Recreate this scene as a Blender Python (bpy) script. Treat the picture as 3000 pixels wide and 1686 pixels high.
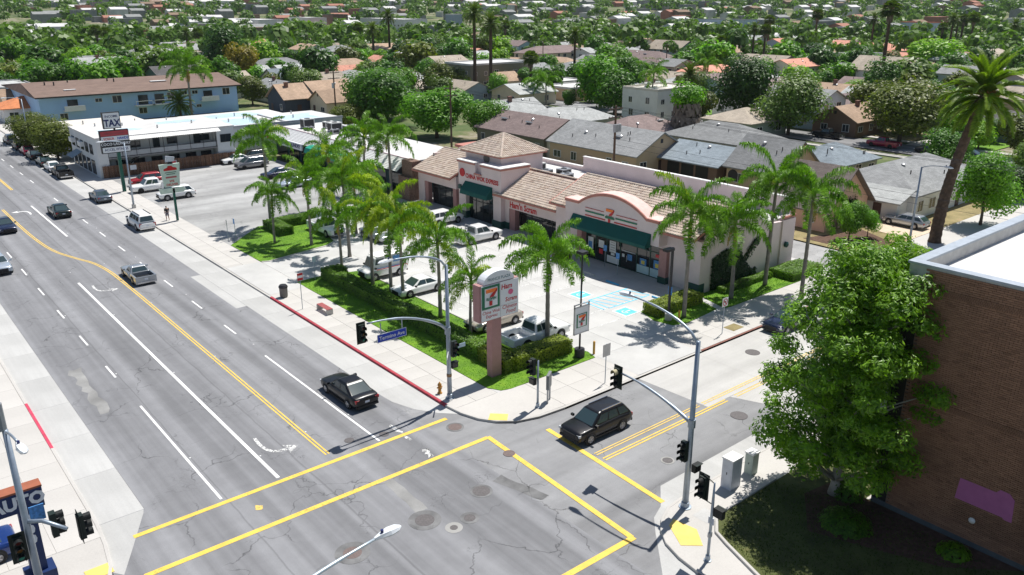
import bpy, math, random
from mathutils import Vector, Matrix

# ------------------------------------------------------------------ camera, sky, sun, exposure
scene = bpy.context.scene
for o in list(bpy.data.objects):
    bpy.data.objects.remove(o)
C = scene.collection
rad = math.radians
CAM_H, FPX, YAW, PITCH = 25.0, 2406.7, rad(50.193), rad(19.39)
cam_d = bpy.data.cameras.new('camera')
cam_d.sensor_width = 36.0
cam_d.lens = 36.0 * FPX / 3000.0
cam_d.clip_start = 0.5
cam_d.clip_end = 20000
cam = bpy.data.objects.new('camera', cam_d)
C.objects.link(cam)
cam.location = (0, 0, CAM_H)
FW = Vector((math.cos(YAW) * math.cos(PITCH), math.sin(YAW) * math.cos(PITCH), -math.sin(PITCH)))
cam.rotation_euler = FW.to_track_quat('-Z', 'Y').to_euler()
scene.camera = cam

SUN_TO = Vector((0.423, 0.116, 1.0)).normalized()
sun_d = bpy.data.lights.new('sun', 'SUN')
sun_d.energy = 5.0
sun_d.angle = rad(0.5)
sun_d.color = (1.0, 0.965, 0.91)
sun = bpy.data.objects.new('sun', sun_d)
C.objects.link(sun)
sun.location = (60, 40, 120)
sun.rotation_euler = (-SUN_TO).to_track_quat('-Z', 'Y').to_euler()

world = bpy.data.worlds.new('World')
scene.world = world
world.use_nodes = True
wn = world.node_tree
bg = wn.nodes['Background']
sky = wn.nodes.new('ShaderNodeTexSky')
sky.sky_type = 'NISHITA'
sky.sun_disc = False
sky.sun_elevation = math.asin(SUN_TO.z)
sky.sun_rotation = math.atan2(SUN_TO.x, SUN_TO.y)
sky.air_density = 1.0
sky.dust_density = 0.6
wn.links.new(sky.outputs[0], bg.inputs[0])
bg.inputs[1].default_value = 0.075
scene.view_settings.view_transform = 'Standard'
scene.view_settings.look = 'None'
scene.view_settings.gamma = 1.0
scene.view_settings.exposure = 0.2
scene.cycles.max_bounces = 6
scene.cycles.diffuse_bounces = 3
scene.cycles.transparent_max_bounces = 8
scene.cycles.volume_bounces = 1

# ------------------------------------------------------------------ helpers
RT = Vector((math.sin(YAW), -math.cos(YAW), 0))
UP = RT.cross(FW)
def P(px, py, z=0.0):
    """photo point (3000 px wide) -> the place on the horizontal plane at height z"""
    d = FW * FPX + RT * (px - 1500) - UP * (py - 843)
    t = (z - CAM_H) / d.z
    return Vector((d.x * t, d.y * t, z))
def inview(x, y, z=4.0, m=60):
    d = Vector((x, y, z - CAM_H))
    w = d.dot(FW)
    if w < 1: return False
    u = 1500 + FPX * d.dot(RT) / w
    v = 843 - FPX * d.dot(UP) / w
    return -m < u < 3000 + m and v < 1686 + m

rnd = random.Random(11)
def U(a, b): return rnd.uniform(a, b)

class MB:
    def __init__(s): s.v = []; s.f = []; s.t = []
    def add(s, vs, fs, tint=None):
        n = len(s.v); s.v += [tuple(v) for v in vs]
        s.f += [tuple(i + n for i in f) for f in fs]
        s.t += [tint if tint is not None else 0.5] * len(fs)
        return s
    def box(s, x0, y0, z0, x1, y1, z1, tint=None):
        return s.add([(x0,y0,z0),(x1,y0,z0),(x1,y1,z0),(x0,y1,z0),(x0,y0,z1),(x1,y0,z1),(x1,y1,z1),(x0,y1,z1)],
              [(0,3,2,1),(4,5,6,7),(0,1,5,4),(1,2,6,5),(2,3,7,6),(3,0,4,7)], tint)
    def cbox(s, c, d, m=None, tint=None):
        vs = []
        for k in range(8):
            p = Vector(((k & 1) - .5, ((k >> 1) & 1) - .5, ((k >> 2) & 1) - .5))
            p = Vector((p.x * d[0], p.y * d[1], p.z * d[2]))
            if m is not None: p = m @ p
            vs.append(p + Vector(c))
        return s.add(vs, [(0,2,3,1),(4,5,7,6),(0,1,5,4),(1,3,7,5),(3,2,6,7),(2,0,4,6)], tint)
    def poly(s, pts, tint=None):
        return s.add(pts, [tuple(range(len(pts)))], tint)
    def prism(s, pts, z0, z1, tint=None):
        """pts: xy outline counter-clockwise"""
        n = len(pts)
        vs = [(p[0], p[1], z0) for p in pts] + [(p[0], p[1], z1) for p in pts]
        fs = [tuple(reversed(range(n))), tuple(range(n, 2 * n))]
        fs += [(i, (i + 1) % n, n + (i + 1) % n, n + i) for i in range(n)]
        return s.add(vs, fs, tint)
    def extr(s, pts, axis, a, b, tint=None):
        """outline in a plane across axis ('x': pts are (y,z); 'y': pts are (x,z)) from a to b"""
        n = len(pts)
        g = (lambda p, q: (q, p[0], p[1])) if axis == 'x' else (lambda p, q: (p[0], q, p[1]))
        vs = [g(p, a) for p in pts] + [g(p, b) for p in pts]
        fs = [tuple(range(n)), tuple(reversed(range(n, 2 * n)))]
        fs += [(i, n + i, n + (i + 1) % n, (i + 1) % n) for i in range(n)]
        return s.add(vs, fs, tint)
    def tube(s, pts, rs, n=8, cap=True, tint=None):
        pts = [Vector(p) for p in pts]
        if not hasattr(rs, '__len__'): rs = [rs] * len(pts)
        b = len(s.v); a = None
        for i, p in enumerate(pts):
            d = (pts[min(i + 1, len(pts) - 1)] - pts[max(i - 1, 0)]).normalized()
            if a is None:
                a = Vector((1, 0, 0)) if abs(d.x) < .8 else Vector((0, 1, 0))
            a = (a - d * a.dot(d)).normalized(); c = d.cross(a)
            for k in range(n):
                t = 2 * math.pi * k / n
                s.v.append(tuple(p + (a * math.cos(t) + c * math.sin(t)) * rs[i]))
        for i in range(len(pts) - 1):
            for k in range(n):
                s.f.append((b + i*n + k, b + i*n + (k+1) % n, b + (i+1)*n + (k+1) % n, b + (i+1)*n + k)); s.t.append(tint if tint is not None else .5)
        if cap:
            s.f.append(tuple(b + k for k in reversed(range(n)))); s.t.append(.5)
            s.f.append(tuple(b + (len(pts)-1)*n + k for k in range(n))); s.t.append(.5)
        return s
    def lathe(s, prof, c=(0,0,0), n=12):
        b = len(s.v)
        for r, z in prof:
            for k in range(n):
                t = 2 * math.pi * k / n
                s.v.append((c[0] + r * math.cos(t), c[1] + r * math.sin(t), c[2] + z))
        for i in range(len(prof) - 1):
            for k in range(n):
                s.f.append((b+i*n+k, b+i*n+(k+1)%n, b+(i+1)*n+(k+1)%n, b+(i+1)*n+k)); s.t.append(.5)
        s.f.append(tuple(b + k for k in reversed(range(n)))); s.t.append(.5)
        s.f.append(tuple(b + (len(prof)-1)*n + k for k in range(n))); s.t.append(.5)
        return s
    def mesh(s, name, mat=None, smooth=False, tint=False):
        me = bpy.data.meshes.new(name)
        me.from_pydata(s.v, [], s.f)
        if tint:
            at = me.attributes.new('tint', 'FLOAT', 'FACE')
            at.data.foreach_set('value', s.t)
        if smooth:
            me.shade_smooth() if hasattr(me, 'shade_smooth') else None
        if mat is not None: me.materials.append(mat)
        return me
    def obj(s, name, mat, parent=None, smooth=False, tint=False, loc=None, rz=0):
        return link(name, s.mesh(name, mat, smooth, tint), parent, loc, rz)

def link(name, me, parent=None, loc=None, rz=0):
    o = bpy.data.objects.new(name, me)
    C.objects.link(o)
    if parent is not None: o.parent = parent
    if loc is not None: o.location = loc
    if rz: o.rotation_euler.z = rz
    return o
def tag(o, label=None, cat=None, group=None, kind=None):
    if label: o['label'] = label
    if cat: o['category'] = cat
    if group: o['group'] = group
    if kind: o['kind'] = kind
    return o
def thing(name, label, cat, loc=(0,0,0), rz=0, group=None):
    o = bpy.data.objects.new(name, None)
    C.objects.link(o)
    o.empty_display_size = .3
    o.location = loc; o.rotation_euler = (0, 0, rz)
    return tag(o, label, cat, group)
def struct(o): o['kind'] = 'structure'; return o
def copy_tree(o, parent=None):
    c = o.copy(); C.objects.link(c); c.parent = parent
    for ch in list(o.children): copy_tree(ch, c)
    return c

# ------------------------------------------------------------------ lettering (turned into meshes first, while the scene is small)
TXT = {}
def _text(s, bold=0.0, shear=0.0):
    cu = bpy.data.curves.new('t', 'FONT'); cu.body = s; cu.align_x = 'CENTER'; cu.align_y = 'CENTER'
    cu.size = 1; cu.extrude = .012; cu.offset = bold; cu.shear = shear; cu.resolution_u = 2
    cu.space_line = .9
    o = bpy.data.objects.new('t', cu); C.objects.link(o)
    return o
_want = {'termino':('Termino Ave',.012,0), 'eleven':('ELEVEN',.03,0), 'ham':('Ham',.02,.1), 'n':('n',.01,0), 'scram':('Scram',.02,.1), 'cwe':('China Wok\n Express',.0,.15),
  'cfood':('Chinese\n  Food',.0,.15), 'plaza':('FRANCIS PLAZA',0,0), 'tax':('TAX',.03,0), 'income':('INCOME',.01,0), 'hands':('HANDS',.03,0), 'barber':('SCISSOR',.02,0),
  'coco':('COCO LAUNDRY',.02,0), 'accel':('ACCEL FITNESS',.01,0), 'we':('WE',.02,0), 'deliver':('DELIVER',.02,0),
  'chinawok':('CHINA WOK EXPRESS',.03,0), 'hamscram':("Ham'n Scram",.03,0), 'auto':('AUTO',.05,0), 'd4':('4',.05,0), 'd0':('0',.05,0)}
_tmp = {k: _text(*v) for k, v in _want.items()}
bpy.context.view_layer.update()
_dg = bpy.context.evaluated_depsgraph_get()
for k, o in _tmp.items():
    TXT[k] = bpy.data.meshes.new_from_object(o.evaluated_get(_dg)); TXT[k].name = 'lettering'
for o in _tmp.values(): bpy.data.objects.remove(o)
FACE = {'-y': (rad(90), 0, 0), '-x': (rad(90), 0, rad(-90)), '+y': (rad(90), 0, rad(180)), 'up': (0, 0, 0)}
def letters(key, size, mat, loc, face, parent, sx=1.0, name='lettering'):
    me = TXT[key].copy(); me.materials.clear(); me.materials.append(mat)
    o = link(name, me, parent, loc); o.rotation_euler = FACE[face] if isinstance(face, str) else face
    o.scale = (size * sx, size, size)
    return o

# ------------------------------------------------------------------ materials
MATS = {}
def nt(name):
    m = bpy.data.materials.new(name); m.use_nodes = True
    t = m.node_tree
    return m, t, t.nodes['Principled BSDF']
def nd(t, kind, **k):
    n = t.nodes.new('ShaderNode' + kind)
    for a, b in k.items(): setattr(n, a, b)
    return n
def math_(t, op, a, b=None, c=None):
    n = nd(t, 'Math', operation=op)
    for i, x in enumerate((a, b, c)):
        if x is None: continue
        if isinstance(x, (int, float)): n.inputs[i].default_value = x
        else: t.links.new(x, n.inputs[i])
    return n.outputs[0]
def noise(t, co, scale, detail=4, rough=.55, dim='3D'):
    n = nd(t, 'TexNoise', noise_dimensions=dim); n.inputs['Scale'].default_value = scale
    n.inputs['Detail'].default_value = detail; n.inputs['Roughness'].default_value = rough
    if co is not None: t.links.new(co, n.inputs['Vector'])
    return n.outputs['Fac']
def ramp(t, fac, stops):
    r = nd(t, 'ValToRGB'); e = r.color_ramp.elements
    while len(e) < len(stops): e.new(.5)
    for i, (p, c) in enumerate(stops):
        e[i].position = p; e[i].color = (*c, 1) if len(c) == 3 else c
    t.links.new(fac, r.inputs[0]); return r.outputs[0]
def maprange(t, v, a, b, c, d):
    n = nd(t, 'MapRange'); n.inputs[1].default_value = a; n.inputs[2].default_value = b; n.inputs[3].default_value = c; n.inputs[4].default_value = d
    t.links.new(v, n.inputs[0]); return n.outputs[0]
def mix(t, fac, a, b, mode='MIX'):
    n = nd(t, 'Mix', data_type='RGBA', blend_type=mode)
    for i, x in ((0, fac), (6, a), (7, b)):
        if isinstance(x, (int, float)): n.inputs[i].default_value = x
        elif isinstance(x, tuple): n.inputs[i].default_value = (*x, 1)
        else: t.links.new(x, n.inputs[i])
    return n.outputs[2]
def coords(t): return nd(t, 'TexCoord').outputs['Object']
def mapping(t, co, sc=(1,1,1), rot=(0,0,0)):
    n = nd(t, 'Mapping'); n.inputs['Scale'].default_value = sc; n.inputs['Rotation'].default_value = rot
    t.links.new(co, n.inputs[0]); return n.outputs[0]
def bump(t, b, h, strength=.3, dist=.02):
    n = nd(t, 'Bump'); n.inputs['Strength'].default_value = strength; n.inputs['Distance'].default_value = dist
    t.links.new(h, n.inputs['Height']); t.links.new(n.outputs[0], b.inputs['Normal'])

def mk(name, col, rough=.75, metal=0., var=.12, scale=2.0, spec=.35, bmp=0., bscale=20, tint=0., rand=0., coat=0.):
    if name in MATS: return MATS[name]
    m, t, b = nt(name)
    co = coords(t)
    n1 = noise(t, co, scale, 5, .6)
    f = maprange(t, n1, .3, .7, 1 - var, 1 + var)
    if tint:
        at = nd(t, 'Attribute', attribute_name='tint')
        f = math_(t, 'MULTIPLY', f, maprange(t, at.outputs['Fac'], 0, 1, 1 - tint, 1 + tint))
    if rand:
        oi = nd(t, 'ObjectInfo')
        f = math_(t, 'MULTIPLY', f, maprange(t, oi.outputs['Random'], 0, 1, 1 - rand, 1 + rand))
    v = nd(t, 'VectorMath', operation='SCALE'); v.inputs[0].default_value = col; t.links.new(f, v.inputs['Scale'])
    t.links.new(v.outputs[0], b.inputs['Base Color'])
    b.inputs['Roughness'].default_value = rough; b.inputs['Metallic'].default_value = metal
    b.inputs['Specular IOR Level'].default_value = spec
    if coat: b.inputs['Coat Weight'].default_value = coat; b.inputs['Coat Roughness'].default_value = .05
    if bmp: bump(t, b, noise(t, co, bscale, 4, .6), bmp)
    MATS[name] = m
    return m

def asphalt(name, base, streak, seams=(), crack=1.0, seam_axis=0):
    m, t, b = nt(name); co = coords(t)
    big = noise(t, co, .12, 6, .6); mid = noise(t, co, 1.1, 6, .65); fine = noise(t, co, 28, 3, .7)
    st = noise(t, mapping(t, co, streak), 1.0, 4, .5)
    f = maprange(t, big, .3, .7, .88, 1.10)
    f = math_(t, 'MULTIPLY', f, maprange(t, st, .34, .66, .74, 1.17))
    f = math_(t, 'MULTIPLY', f, maprange(t, mid, .3, .7, .93, 1.06))
    f = math_(t, 'MULTIPLY', f, maprange(t, fine, .3, .7, .90, 1.10))
    # cracks: warped cell edges, only in patches
    wv = nd(t, 'TexNoise'); wv.inputs['Scale'].default_value = .55; wv.inputs['Detail'].default_value = 5; t.links.new(co, wv.inputs['Vector'])
    va = nd(t, 'VectorMath', operation='SCALE'); va.inputs['Scale'].default_value = 2.6; t.links.new(wv.outputs['Color'], va.inputs[0])
    vb = nd(t, 'VectorMath', operation='ADD'); t.links.new(co, vb.inputs[0]); t.links.new(va.outputs[0], vb.inputs[1])
    vo = nd(t, 'TexVoronoi', feature='DISTANCE_TO_EDGE'); vo.inputs['Scale'].default_value = .26; t.links.new(vb.outputs[0], vo.inputs['Vector'])
    ck = maprange(t, vo.outputs['Distance'], 0.0, .012, 1, 0)
    msk = maprange(t, noise(t, co, .22, 3), .47, .60, 0, 1)
    ck = math_(t, 'MULTIPLY', ck, msk)
    vo2 = nd(t, 'TexVoronoi', feature='DISTANCE_TO_EDGE'); vo2.inputs['Scale'].default_value = 1.5; t.links.new(vb.outputs[0], vo2.inputs['Vector'])
    ck2 = maprange(t, vo2.outputs['Distance'], 0.0, .028, .8, 0)
    ck2 = math_(t, 'MULTIPLY', ck2, maprange(t, noise(t, co, .31, 3), .60, .68, 0, 1))
    ck = math_(t, 'MULTIPLY', math_(t, 'MAXIMUM', ck, ck2), crack)
    if seams:
        sp = nd(t, 'SeparateXYZ'); t.links.new(co, sp.inputs[0])
        wob = maprange(t, noise(t, co, .35, 4), 0, 1, -.12, .12)
        xx = math_(t, 'ADD', sp.outputs[seam_axis], wob)
        for s_, w_ in seams:
            d = math_(t, 'ABSOLUTE', math_(t, 'SUBTRACT', xx, s_))
            ck = math_(t, 'MAXIMUM', ck, maprange(t, d, w_ * .3, w_, .42, 0))
    f = math_(t, 'MULTIPLY', f, maprange(t, ck, 0, 1, 1, .45))
    v = nd(t, 'VectorMath', operation='SCALE'); v.inputs[0].default_value = base; t.links.new(f, v.inputs['Scale'])
    t.links.new(v.outputs[0], b.inputs['Base Color'])
    b.inputs['Roughness'].default_value = .85; b.inputs['Specular IOR Level'].default_value = .25
    bump(t, b, noise(t, co, 60, 3, .7), .25, .01)
    MATS[name] = m; return m

def concrete(name, base, stain=.12, streak=None, rand=0.0):
    m, t, b = nt(name); co = coords(t)
    big = noise(t, co, .25, 6, .6); fine = noise(t, co, 9, 5, .65)
    f = maprange(t, big, .3, .7, 1 - stain, 1 + stain * .6)
    f = math_(t, 'MULTIPLY', f, maprange(t, fine, .3, .7, .95, 1.04))
    if streak:
        st = noise(t, mapping(t, co, streak), 1.0, 5, .6)
        f = math_(t, 'MULTIPLY', f, maprange(t, st, .35, .65, .90, 1.06))
    sp = maprange(t, noise(t, co, 1.7, 6, .75), .66, .74, 0, 1)
    f = math_(t, 'MULTIPLY', f, maprange(t, sp, 0, 1, 1, .84))
    if rand:
        oi = nd(t, 'ObjectInfo')
        f = math_(t, 'MULTIPLY', f, maprange(t, oi.outputs['Random'], 0, 1, 1 - rand, 1 + rand))
    v = nd(t, 'VectorMath', operation='SCALE'); v.inputs[0].default_value = base; t.links.new(f, v.inputs['Scale'])
    t.links.new(v.outputs[0], b.inputs['Base Color'])
    b.inputs['Roughness'].default_value = .85; b.inputs['Specular IOR Level'].default_value = .25
    bump(t, b, fine, .12, .01)
    MATS[name] = m; return m

def paint(name, col, wear=.5):
    """worn road paint: gaps let the pavement show"""
    m, t, b = nt(name); co = coords(t)
    n1 = noise(t, co, 5, 6, .75); n2 = noise(t, co, .5, 3)
    w = math_(t, 'ADD', n1, maprange(t, n2, .3, .7, -.06, .06))
    tr = nd(t, 'BsdfTransparent'); ms = nd(t, 'MixShader')
    k = maprange(t, w, .42 + .3 * wear, .42 + .3 * wear + .07, 1, .15)
    t.links.new(k, ms.inputs[0]); t.links.new(tr.outputs[0], ms.inputs[1]); t.links.new(b.outputs[0], ms.inputs[2])
    t.links.new(ms.outputs[0], t.nodes['Material Output'].inputs[0])
    f = maprange(t, noise(t, co, 2.0, 4), .3, .7, .85, 1.1)
    v = nd(t, 'VectorMath', operation='SCALE'); v.inputs[0].default_value = col; t.links.new(f, v.inputs['Scale'])
    t.links.new(v.outputs[0], b.inputs['Base Color']); b.inputs['Roughness'].default_value = .7
    MATS[name] = m; return m

def leaf(name, c1, c2, trans=.35, rand=.25, scale=.9, spec=.35):
    c1, c2 = [(c[0]*.95, c[1]*1.08, c[2]*.55) for c in (c1, c2)]
    m, t, b = nt(name); co = coords(t)
    n1 = maprange(t, noise(t, co, scale, 4, .6), .34, .66, 0, 1)
    at = nd(t, 'Attribute', attribute_name='tint')
    k = math_(t, 'ADD', math_(t, 'MULTIPLY', n1, .5), math_(t, 'MULTIPLY', at.outputs['Fac'], .5))
    c = mix(t, k, c1, c2)
    oi = nd(t, 'ObjectInfo')
    v = nd(t, 'VectorMath', operation='SCALE'); t.links.new(c, v.inputs[0])
    t.links.new(maprange(t, oi.outputs['Random'], 0, 1, 1 - rand, 1 + rand), v.inputs['Scale'])
    t.links.new(v.outputs[0], b.inputs['Base Color'])
    b.inputs['Roughness'].default_value = .45; b.inputs['Specular IOR Level'].default_value = spec
    tl = nd(t, 'BsdfTranslucent'); ms = nd(t, 'MixShader'); ms.inputs[0].default_value = trans
    v2 = nd(t, 'VectorMath', operation='MULTIPLY'); t.links.new(v.outputs[0], v2.inputs[0]); v2.inputs[1].default_value = (1.45, 1.75, .4)
    t.links.new(v2.outputs[0], tl.inputs[0])
    t.links.new(b.outputs[0], ms.inputs[1]); t.links.new(tl.outputs[0], ms.inputs[2])
    t.links.new(ms.outputs[0], t.nodes['Material Output'].inputs[0])
    MATS[name] = m; return m

def shingles(name, col, var=.16):
    m, t, b = nt(name); co = coords(t)
    br = nd(t, 'TexBrick'); br.inputs['Scale'].default_value = 1.0; br.inputs['Brick Width'].default_value = .5; br.inputs['Row Height'].default_value = .17
    br.inputs['Mortar Size'].default_value = .012; br.inputs['Color1'].default_value = (.86,.86,.86,1); br.inputs['Color2'].default_value = (1.1,1.1,1.1,1); br.inputs['Mortar'].default_value = (.66,.66,.66,1)
    t.links.new(nd(t, 'TexCoord').outputs['UV'], br.inputs['Vector'])
    f = maprange(t, noise(t, co, .5, 6, .65), .3, .7, 1 - var, 1 + var)
    f = math_(t, 'MULTIPLY', f, maprange(t, noise(t, mapping(t, co, (.8,.8,.15)), 1.6, 4), .3, .7, .93, 1.06))
    oi = nd(t, 'ObjectInfo'); f = math_(t, 'MULTIPLY', f, maprange(t, oi.outputs['Random'], 0, 1, .86, 1.14))
    v = nd(t, 'VectorMath', operation='SCALE'); v.inputs[0].default_value = col; t.links.new(f, v.inputs['Scale'])
    c = mix(t, 1.0, v.outputs[0], br.outputs['Color'], 'MULTIPLY')
    t.links.new(c, b.inputs['Base Color']); b.inputs['Roughness'].default_value = .9; b.inputs['Specular IOR Level'].default_value = .2
    MATS[name] = m; return m

def glass(name, col=(.02,.03,.035), rough=.06, spec=.6):
    m, t, b = nt(name)
    b.inputs['Base Color'].default_value = (*col, 1); b.inputs['Roughness'].default_value = rough
    b.inputs['Specular IOR Level'].default_value = spec
    MATS[name] = m; return m

M_ASPH = asphalt('main_asphalt', (.235, .237, .247), (.95, .010, 1), ((12.3,.06),(16.9,.08)), 1.0)
M_ASPH2 = asphalt('cross_asphalt', (.25, .251, .256), (.02, .5, 1), (), 1.0)
M_LOT = asphalt('lot_asphalt', (.36, .36, .355), (.06, .3, 1), (), .8)
M_STREET = asphalt('street_asphalt', (.24, .24, .245), (.4, .02, 1), (), .5)
M_CONC = concrete('pavement_concrete', (.49, .47, .44), .10)
M_GUT = concrete('gutter_concrete', (.475, .472, .458), .10, (.9, .03, 1), rand=.05)
M_GUTX = concrete('street_concrete', (.49, .48, .46), .12, (.03, .8, 1), rand=.05)
M_PLAZA = concrete('plaza_concrete', (.52, .515, .50), .15)
M_SLAB = concrete('sidewalk_concrete', (.52, .50, .47), .08, rand=.04)
M_KERB = concrete('kerb_concrete', (.52, .50, .47), .15)
M_RED = mk('red_kerb_paint', (.42, .05, .07), .7, var=.22, scale=3)
M_YEL = paint('yellow_road_paint', (.80, .53, .085), .60)
M_YEL2 = paint('faded_yellow_paint', (.72, .50, .13), .45)
M_WHT = paint('white_road_paint', (.80, .80, .78), .70)
M_WHT2 = paint('worn_white_paint', (.72, .72, .70), .22)
M_BLU = paint('blue_bay_paint', (.12, .55, .78), .62)
M_TACT = mk('tactile_yellow', (.78, .58, .16), .8, var=.12)
M_GND = None
# ------------------------------------------------------------------ ground, roads, pavements
def terrain(x, y):
    r = math.hypot(x, y)
    def ss(a, b):
        k = max(0., min(1., (r - a) / (b - a))); return k * k * (3 - 2 * k)
    return 16 * ss(480, 1100) + 26 * ss(1000, 2600) + 30 * ss(2400, 5500)
def ground_material():
    m, t, b = nt('suburb_ground'); co = coords(t)
    k = noise(t, co, .045, 5, .6); k2 = noise(t, co, .3, 5, .65)
    c = ramp(t, math_(t, 'ADD', math_(t, 'MULTIPLY', k, .6), math_(t, 'MULTIPLY', k2, .4)),
             [(.38, (.05,.09,.02)), (.49, (.10,.13,.04)), (.56, (.20,.18,.10)), (.63, (.34,.31,.27)), (.70, (.46,.44,.41))])
    t.links.new(c, b.inputs['Base Color']); b.inputs['Roughness'].default_value = .95
    bump(t, b, noise(t, co, 4, 5, .7), .4, .05)
    return m
M_GND = ground_material()
g = MB()
rings = [0, 40, 90, 150, 220, 320, 430, 520, 620, 740, 880, 1050, 1300, 1600, 2000, 2500, 3200, 4200, 5500, 8000]
NS = 72
for r in rings[1:]:
    for k in range(NS):
        a = 2 * math.pi * k / NS
        x, y = r * math.cos(a), r * math.sin(a)
        g.v.append((x, y, terrain(x, y) - .16))
g.v.append((0, 0, -.16)); c0 = len(g.v) - 1
for k in range(NS): g.f.append((c0, k, (k + 1) % NS))
for i in range(len(rings) - 2):
    for k in range(NS):
        g.f.append((i*NS + k, (i+1)*NS + k, (i+1)*NS + (k+1) % NS, i*NS + (k+1) % NS))
g.t = [.5] * len(g.f)
ground = struct(g.obj('ground', M_GND, smooth=True))

def sheet(name, pts, z, mat, parent=None, st=True):
    o = MB().poly([(p[0], p[1], z) for p in pts]).obj(name, mat, parent)
    if st and parent is None: struct(o)
    return o
def rect(x0, y0, x1, y1): return [(x0, y0), (x1, y0), (x1, y1), (x0, y1)]
main_road = sheet('main_road', rect(8.65, -80, 24.85, 520), 0, M_ASPH)
cross_street = sheet('cross_street', rect(24.85, 10, 60, 45), -.008, M_ASPH2)
sheet('west_cross_street', rect(-120, 8, 8.65, 40.3), -.004, M_ASPH)
# concrete street east of the corner
cs = struct(MB().poly([(p[0], p[1], -.003) for p in [(40.3,28.5),(141,28.5),(141,34.2),(40.0,34.2)]]).obj('concrete_street', M_GUTX))
struct(MB().poly([(p[0], p[1], -.003) for p in [(43.2,23.0),(141,23.0),(141,28.47),(42.6,28.47),(43.6,26.2)]]).obj('concrete_street_lane', M_GUTX))
sheet('north_side_street', rect(-120, 119, 8.6, 129), .004, M_STREET)
def road_joints():
    for x in (46.5, 52.6, 58.8, 65, 71.2):
        MB().poly([(x, 23.1, .002), (x + .03, 23.1, .002), (x + .03, 34.1, .002), (x, 34.1, .002)]).obj('expansion_joint', M_KERB, cs)
road_joints()

SLABS = {}
def slab(parent, x0, y0, x1, y1, z, mat, name='slab', gap=.013, th=.05):
    key = (round(x1 - x0, 3), round(y1 - y0, 3), mat.name)
    if key not in SLABS:
        w, d = (x1 - x0 - gap) / 2, (y1 - y0 - gap) / 2
        e = .012
        m = MB()
        m.add([(-w,-d,-th),(w,-d,-th),(w,d,-th),(-w,d,-th),(-w,-d,-e),(w,-d,-e),(w,d,-e),(-w,d,-e),(-w+e,-d+e,0),(w-e,-d+e,0),(w-e,d-e,0),(-w+e,d-e,0)],
              [(0,1,5,4),(1,2,6,5),(2,3,7,6),(3,0,4,7),(4,5,9,8),(5,6,10,9),(6,7,11,10),(7,4,8,11),(8,9,10,11)])
        SLABS[key] = m.mesh(name, mat)
    return link(name, SLABS[key], parent, ((x0 + x1) / 2, (y0 + y1) / 2, z))

# gutters: concrete panels beside the asphalt
gut_e = struct(MB().poly([(p[0], p[1], -.02) for p in rect(24.85, 44, 27.2, 520)]).obj('gutter_east', M_KERB))
y = 44.0
while y < 140:
    slab(gut_e, 24.85, y, 27.2, y + 4.6, .0, M_GUT, 'gutter_panel'); y += 4.6
slab(gut_e, 24.85, y, 27.2, 420, .0, M_GUT, 'gutter_panel')
slab(gut_e, 23.9, 65.5, 24.85, 76.5, .004, M_GUT, 'gutter_panel')
MB().poly([(24.85,44,.0),(24.95,42.2,.0),(25.5,40.4,.0),(26.4,39.0,.0),(27.4,38.0,0.),(27.6,38.6,0.),(27.2,39.4,0.),(27.2,44,0.)]).obj('gutter_panel', M_GUT, gut_e)
gut_w = struct(MB().poly([(p[0], p[1], -.02) for p in [(6.45,40),(8.55,40),(8.65,40.2),(8.65,520),(6.45,520)]]).obj('gutter_west', M_KERB))
y = 40.2
while y < 96:
    slab(gut_w, 6.45, y, 8.65, y + 5.2, .0, M_GUT, 'gutter_panel'); y += 5.2
slab(gut_w, 6.45, y, 8.65, 420, .0, M_GUT, 'gutter_panel')
MB().poly([(p[0], p[1], .0) for p in [(6.3,35.4),(7.2,37.2),(8.5,39.85),(8.6,40.18),(6.45,40.18),(6.25,38.2),(5.9,36.0)]]).obj('gutter_panel', M_GUT, gut_w)
gut_s = struct(MB().poly([(p[0], p[1], 0) for p in [(25.1,18.2),(25.3,19.55),(26.3,20.6),(27.4,21.78),(28.39,22.75),(29.43,23.19),(30.89,24.45),(60,24.7),(60,22.95),(31.4,22.95),(29.46,22.8),(28.48,22.35),(27.1,20.9),(26.58,18.55),(26.4,17)]]).obj('gutter_south', M_GUT))

# kerb strips: real 0.15 m steps
def kerb(name, pts, w, z0, z1, mat, parent=None):
    m = MB(); n = len(pts)
    L, Rr = [], []
    for i, p in enumerate(pts):
        a = Vector(pts[max(i-1, 0)]); b = Vector(pts[min(i+1, n-1)])
        d = (b - a).normalized(); nrm = Vector((-d.y, d.x))
        L.append(Vector(p)); Rr.append(Vector(p) + nrm * w)
    for i in range(n - 1):
        a, b, c, d = L[i], L[i+1], Rr[i+1], Rr[i]
        m.add([(a.x,a.y,z0),(b.x,b.y,z0),(b.x,b.y,z1-.02),(a.x,a.y,z1-.02),(a.x*.85+d.x*.15,a.y*.85+d.y*.15,z1),(b.x*.85+c.x*.15,b.y*.85+c.y*.15,z1),(c.x,c.y,z1),(d.x,d.y,z1),(c.x,c.y,z0),(d.x,d.y,z0)],
              [(0,1,2,3),(3,2,5,4),(4,5,6,7),(7,6,8,9)])
    return m.obj(name, mat, parent)
NE_ARC = [(27.2,39.4),(27.35,37.9),(27.75,36.6),(28.4,35.6),(29.4,34.8),(30.9,34.35),(33,34.2)]
sw_pts = [(27.2,520),(27.2,60)] + NE_ARC + [(141,34.2),(141,38.45),(30.8,38.45),(30.8,520)]
sidewalk_ne = struct(MB().prism([(p[0]+.1, p[1]) if p[0] < 28 else p for p in sw_pts], -.05, .128).obj('sidewalk_north_east', M_CONC))
kerb('kerb', [(27.2,66),(27.2,39.4)], .17, -.05, .155, M_RED, sidewalk_ne)
kerb('kerb', NE_ARC, .17, -.05, .154, M_KERB, sidewalk_ne)
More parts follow.
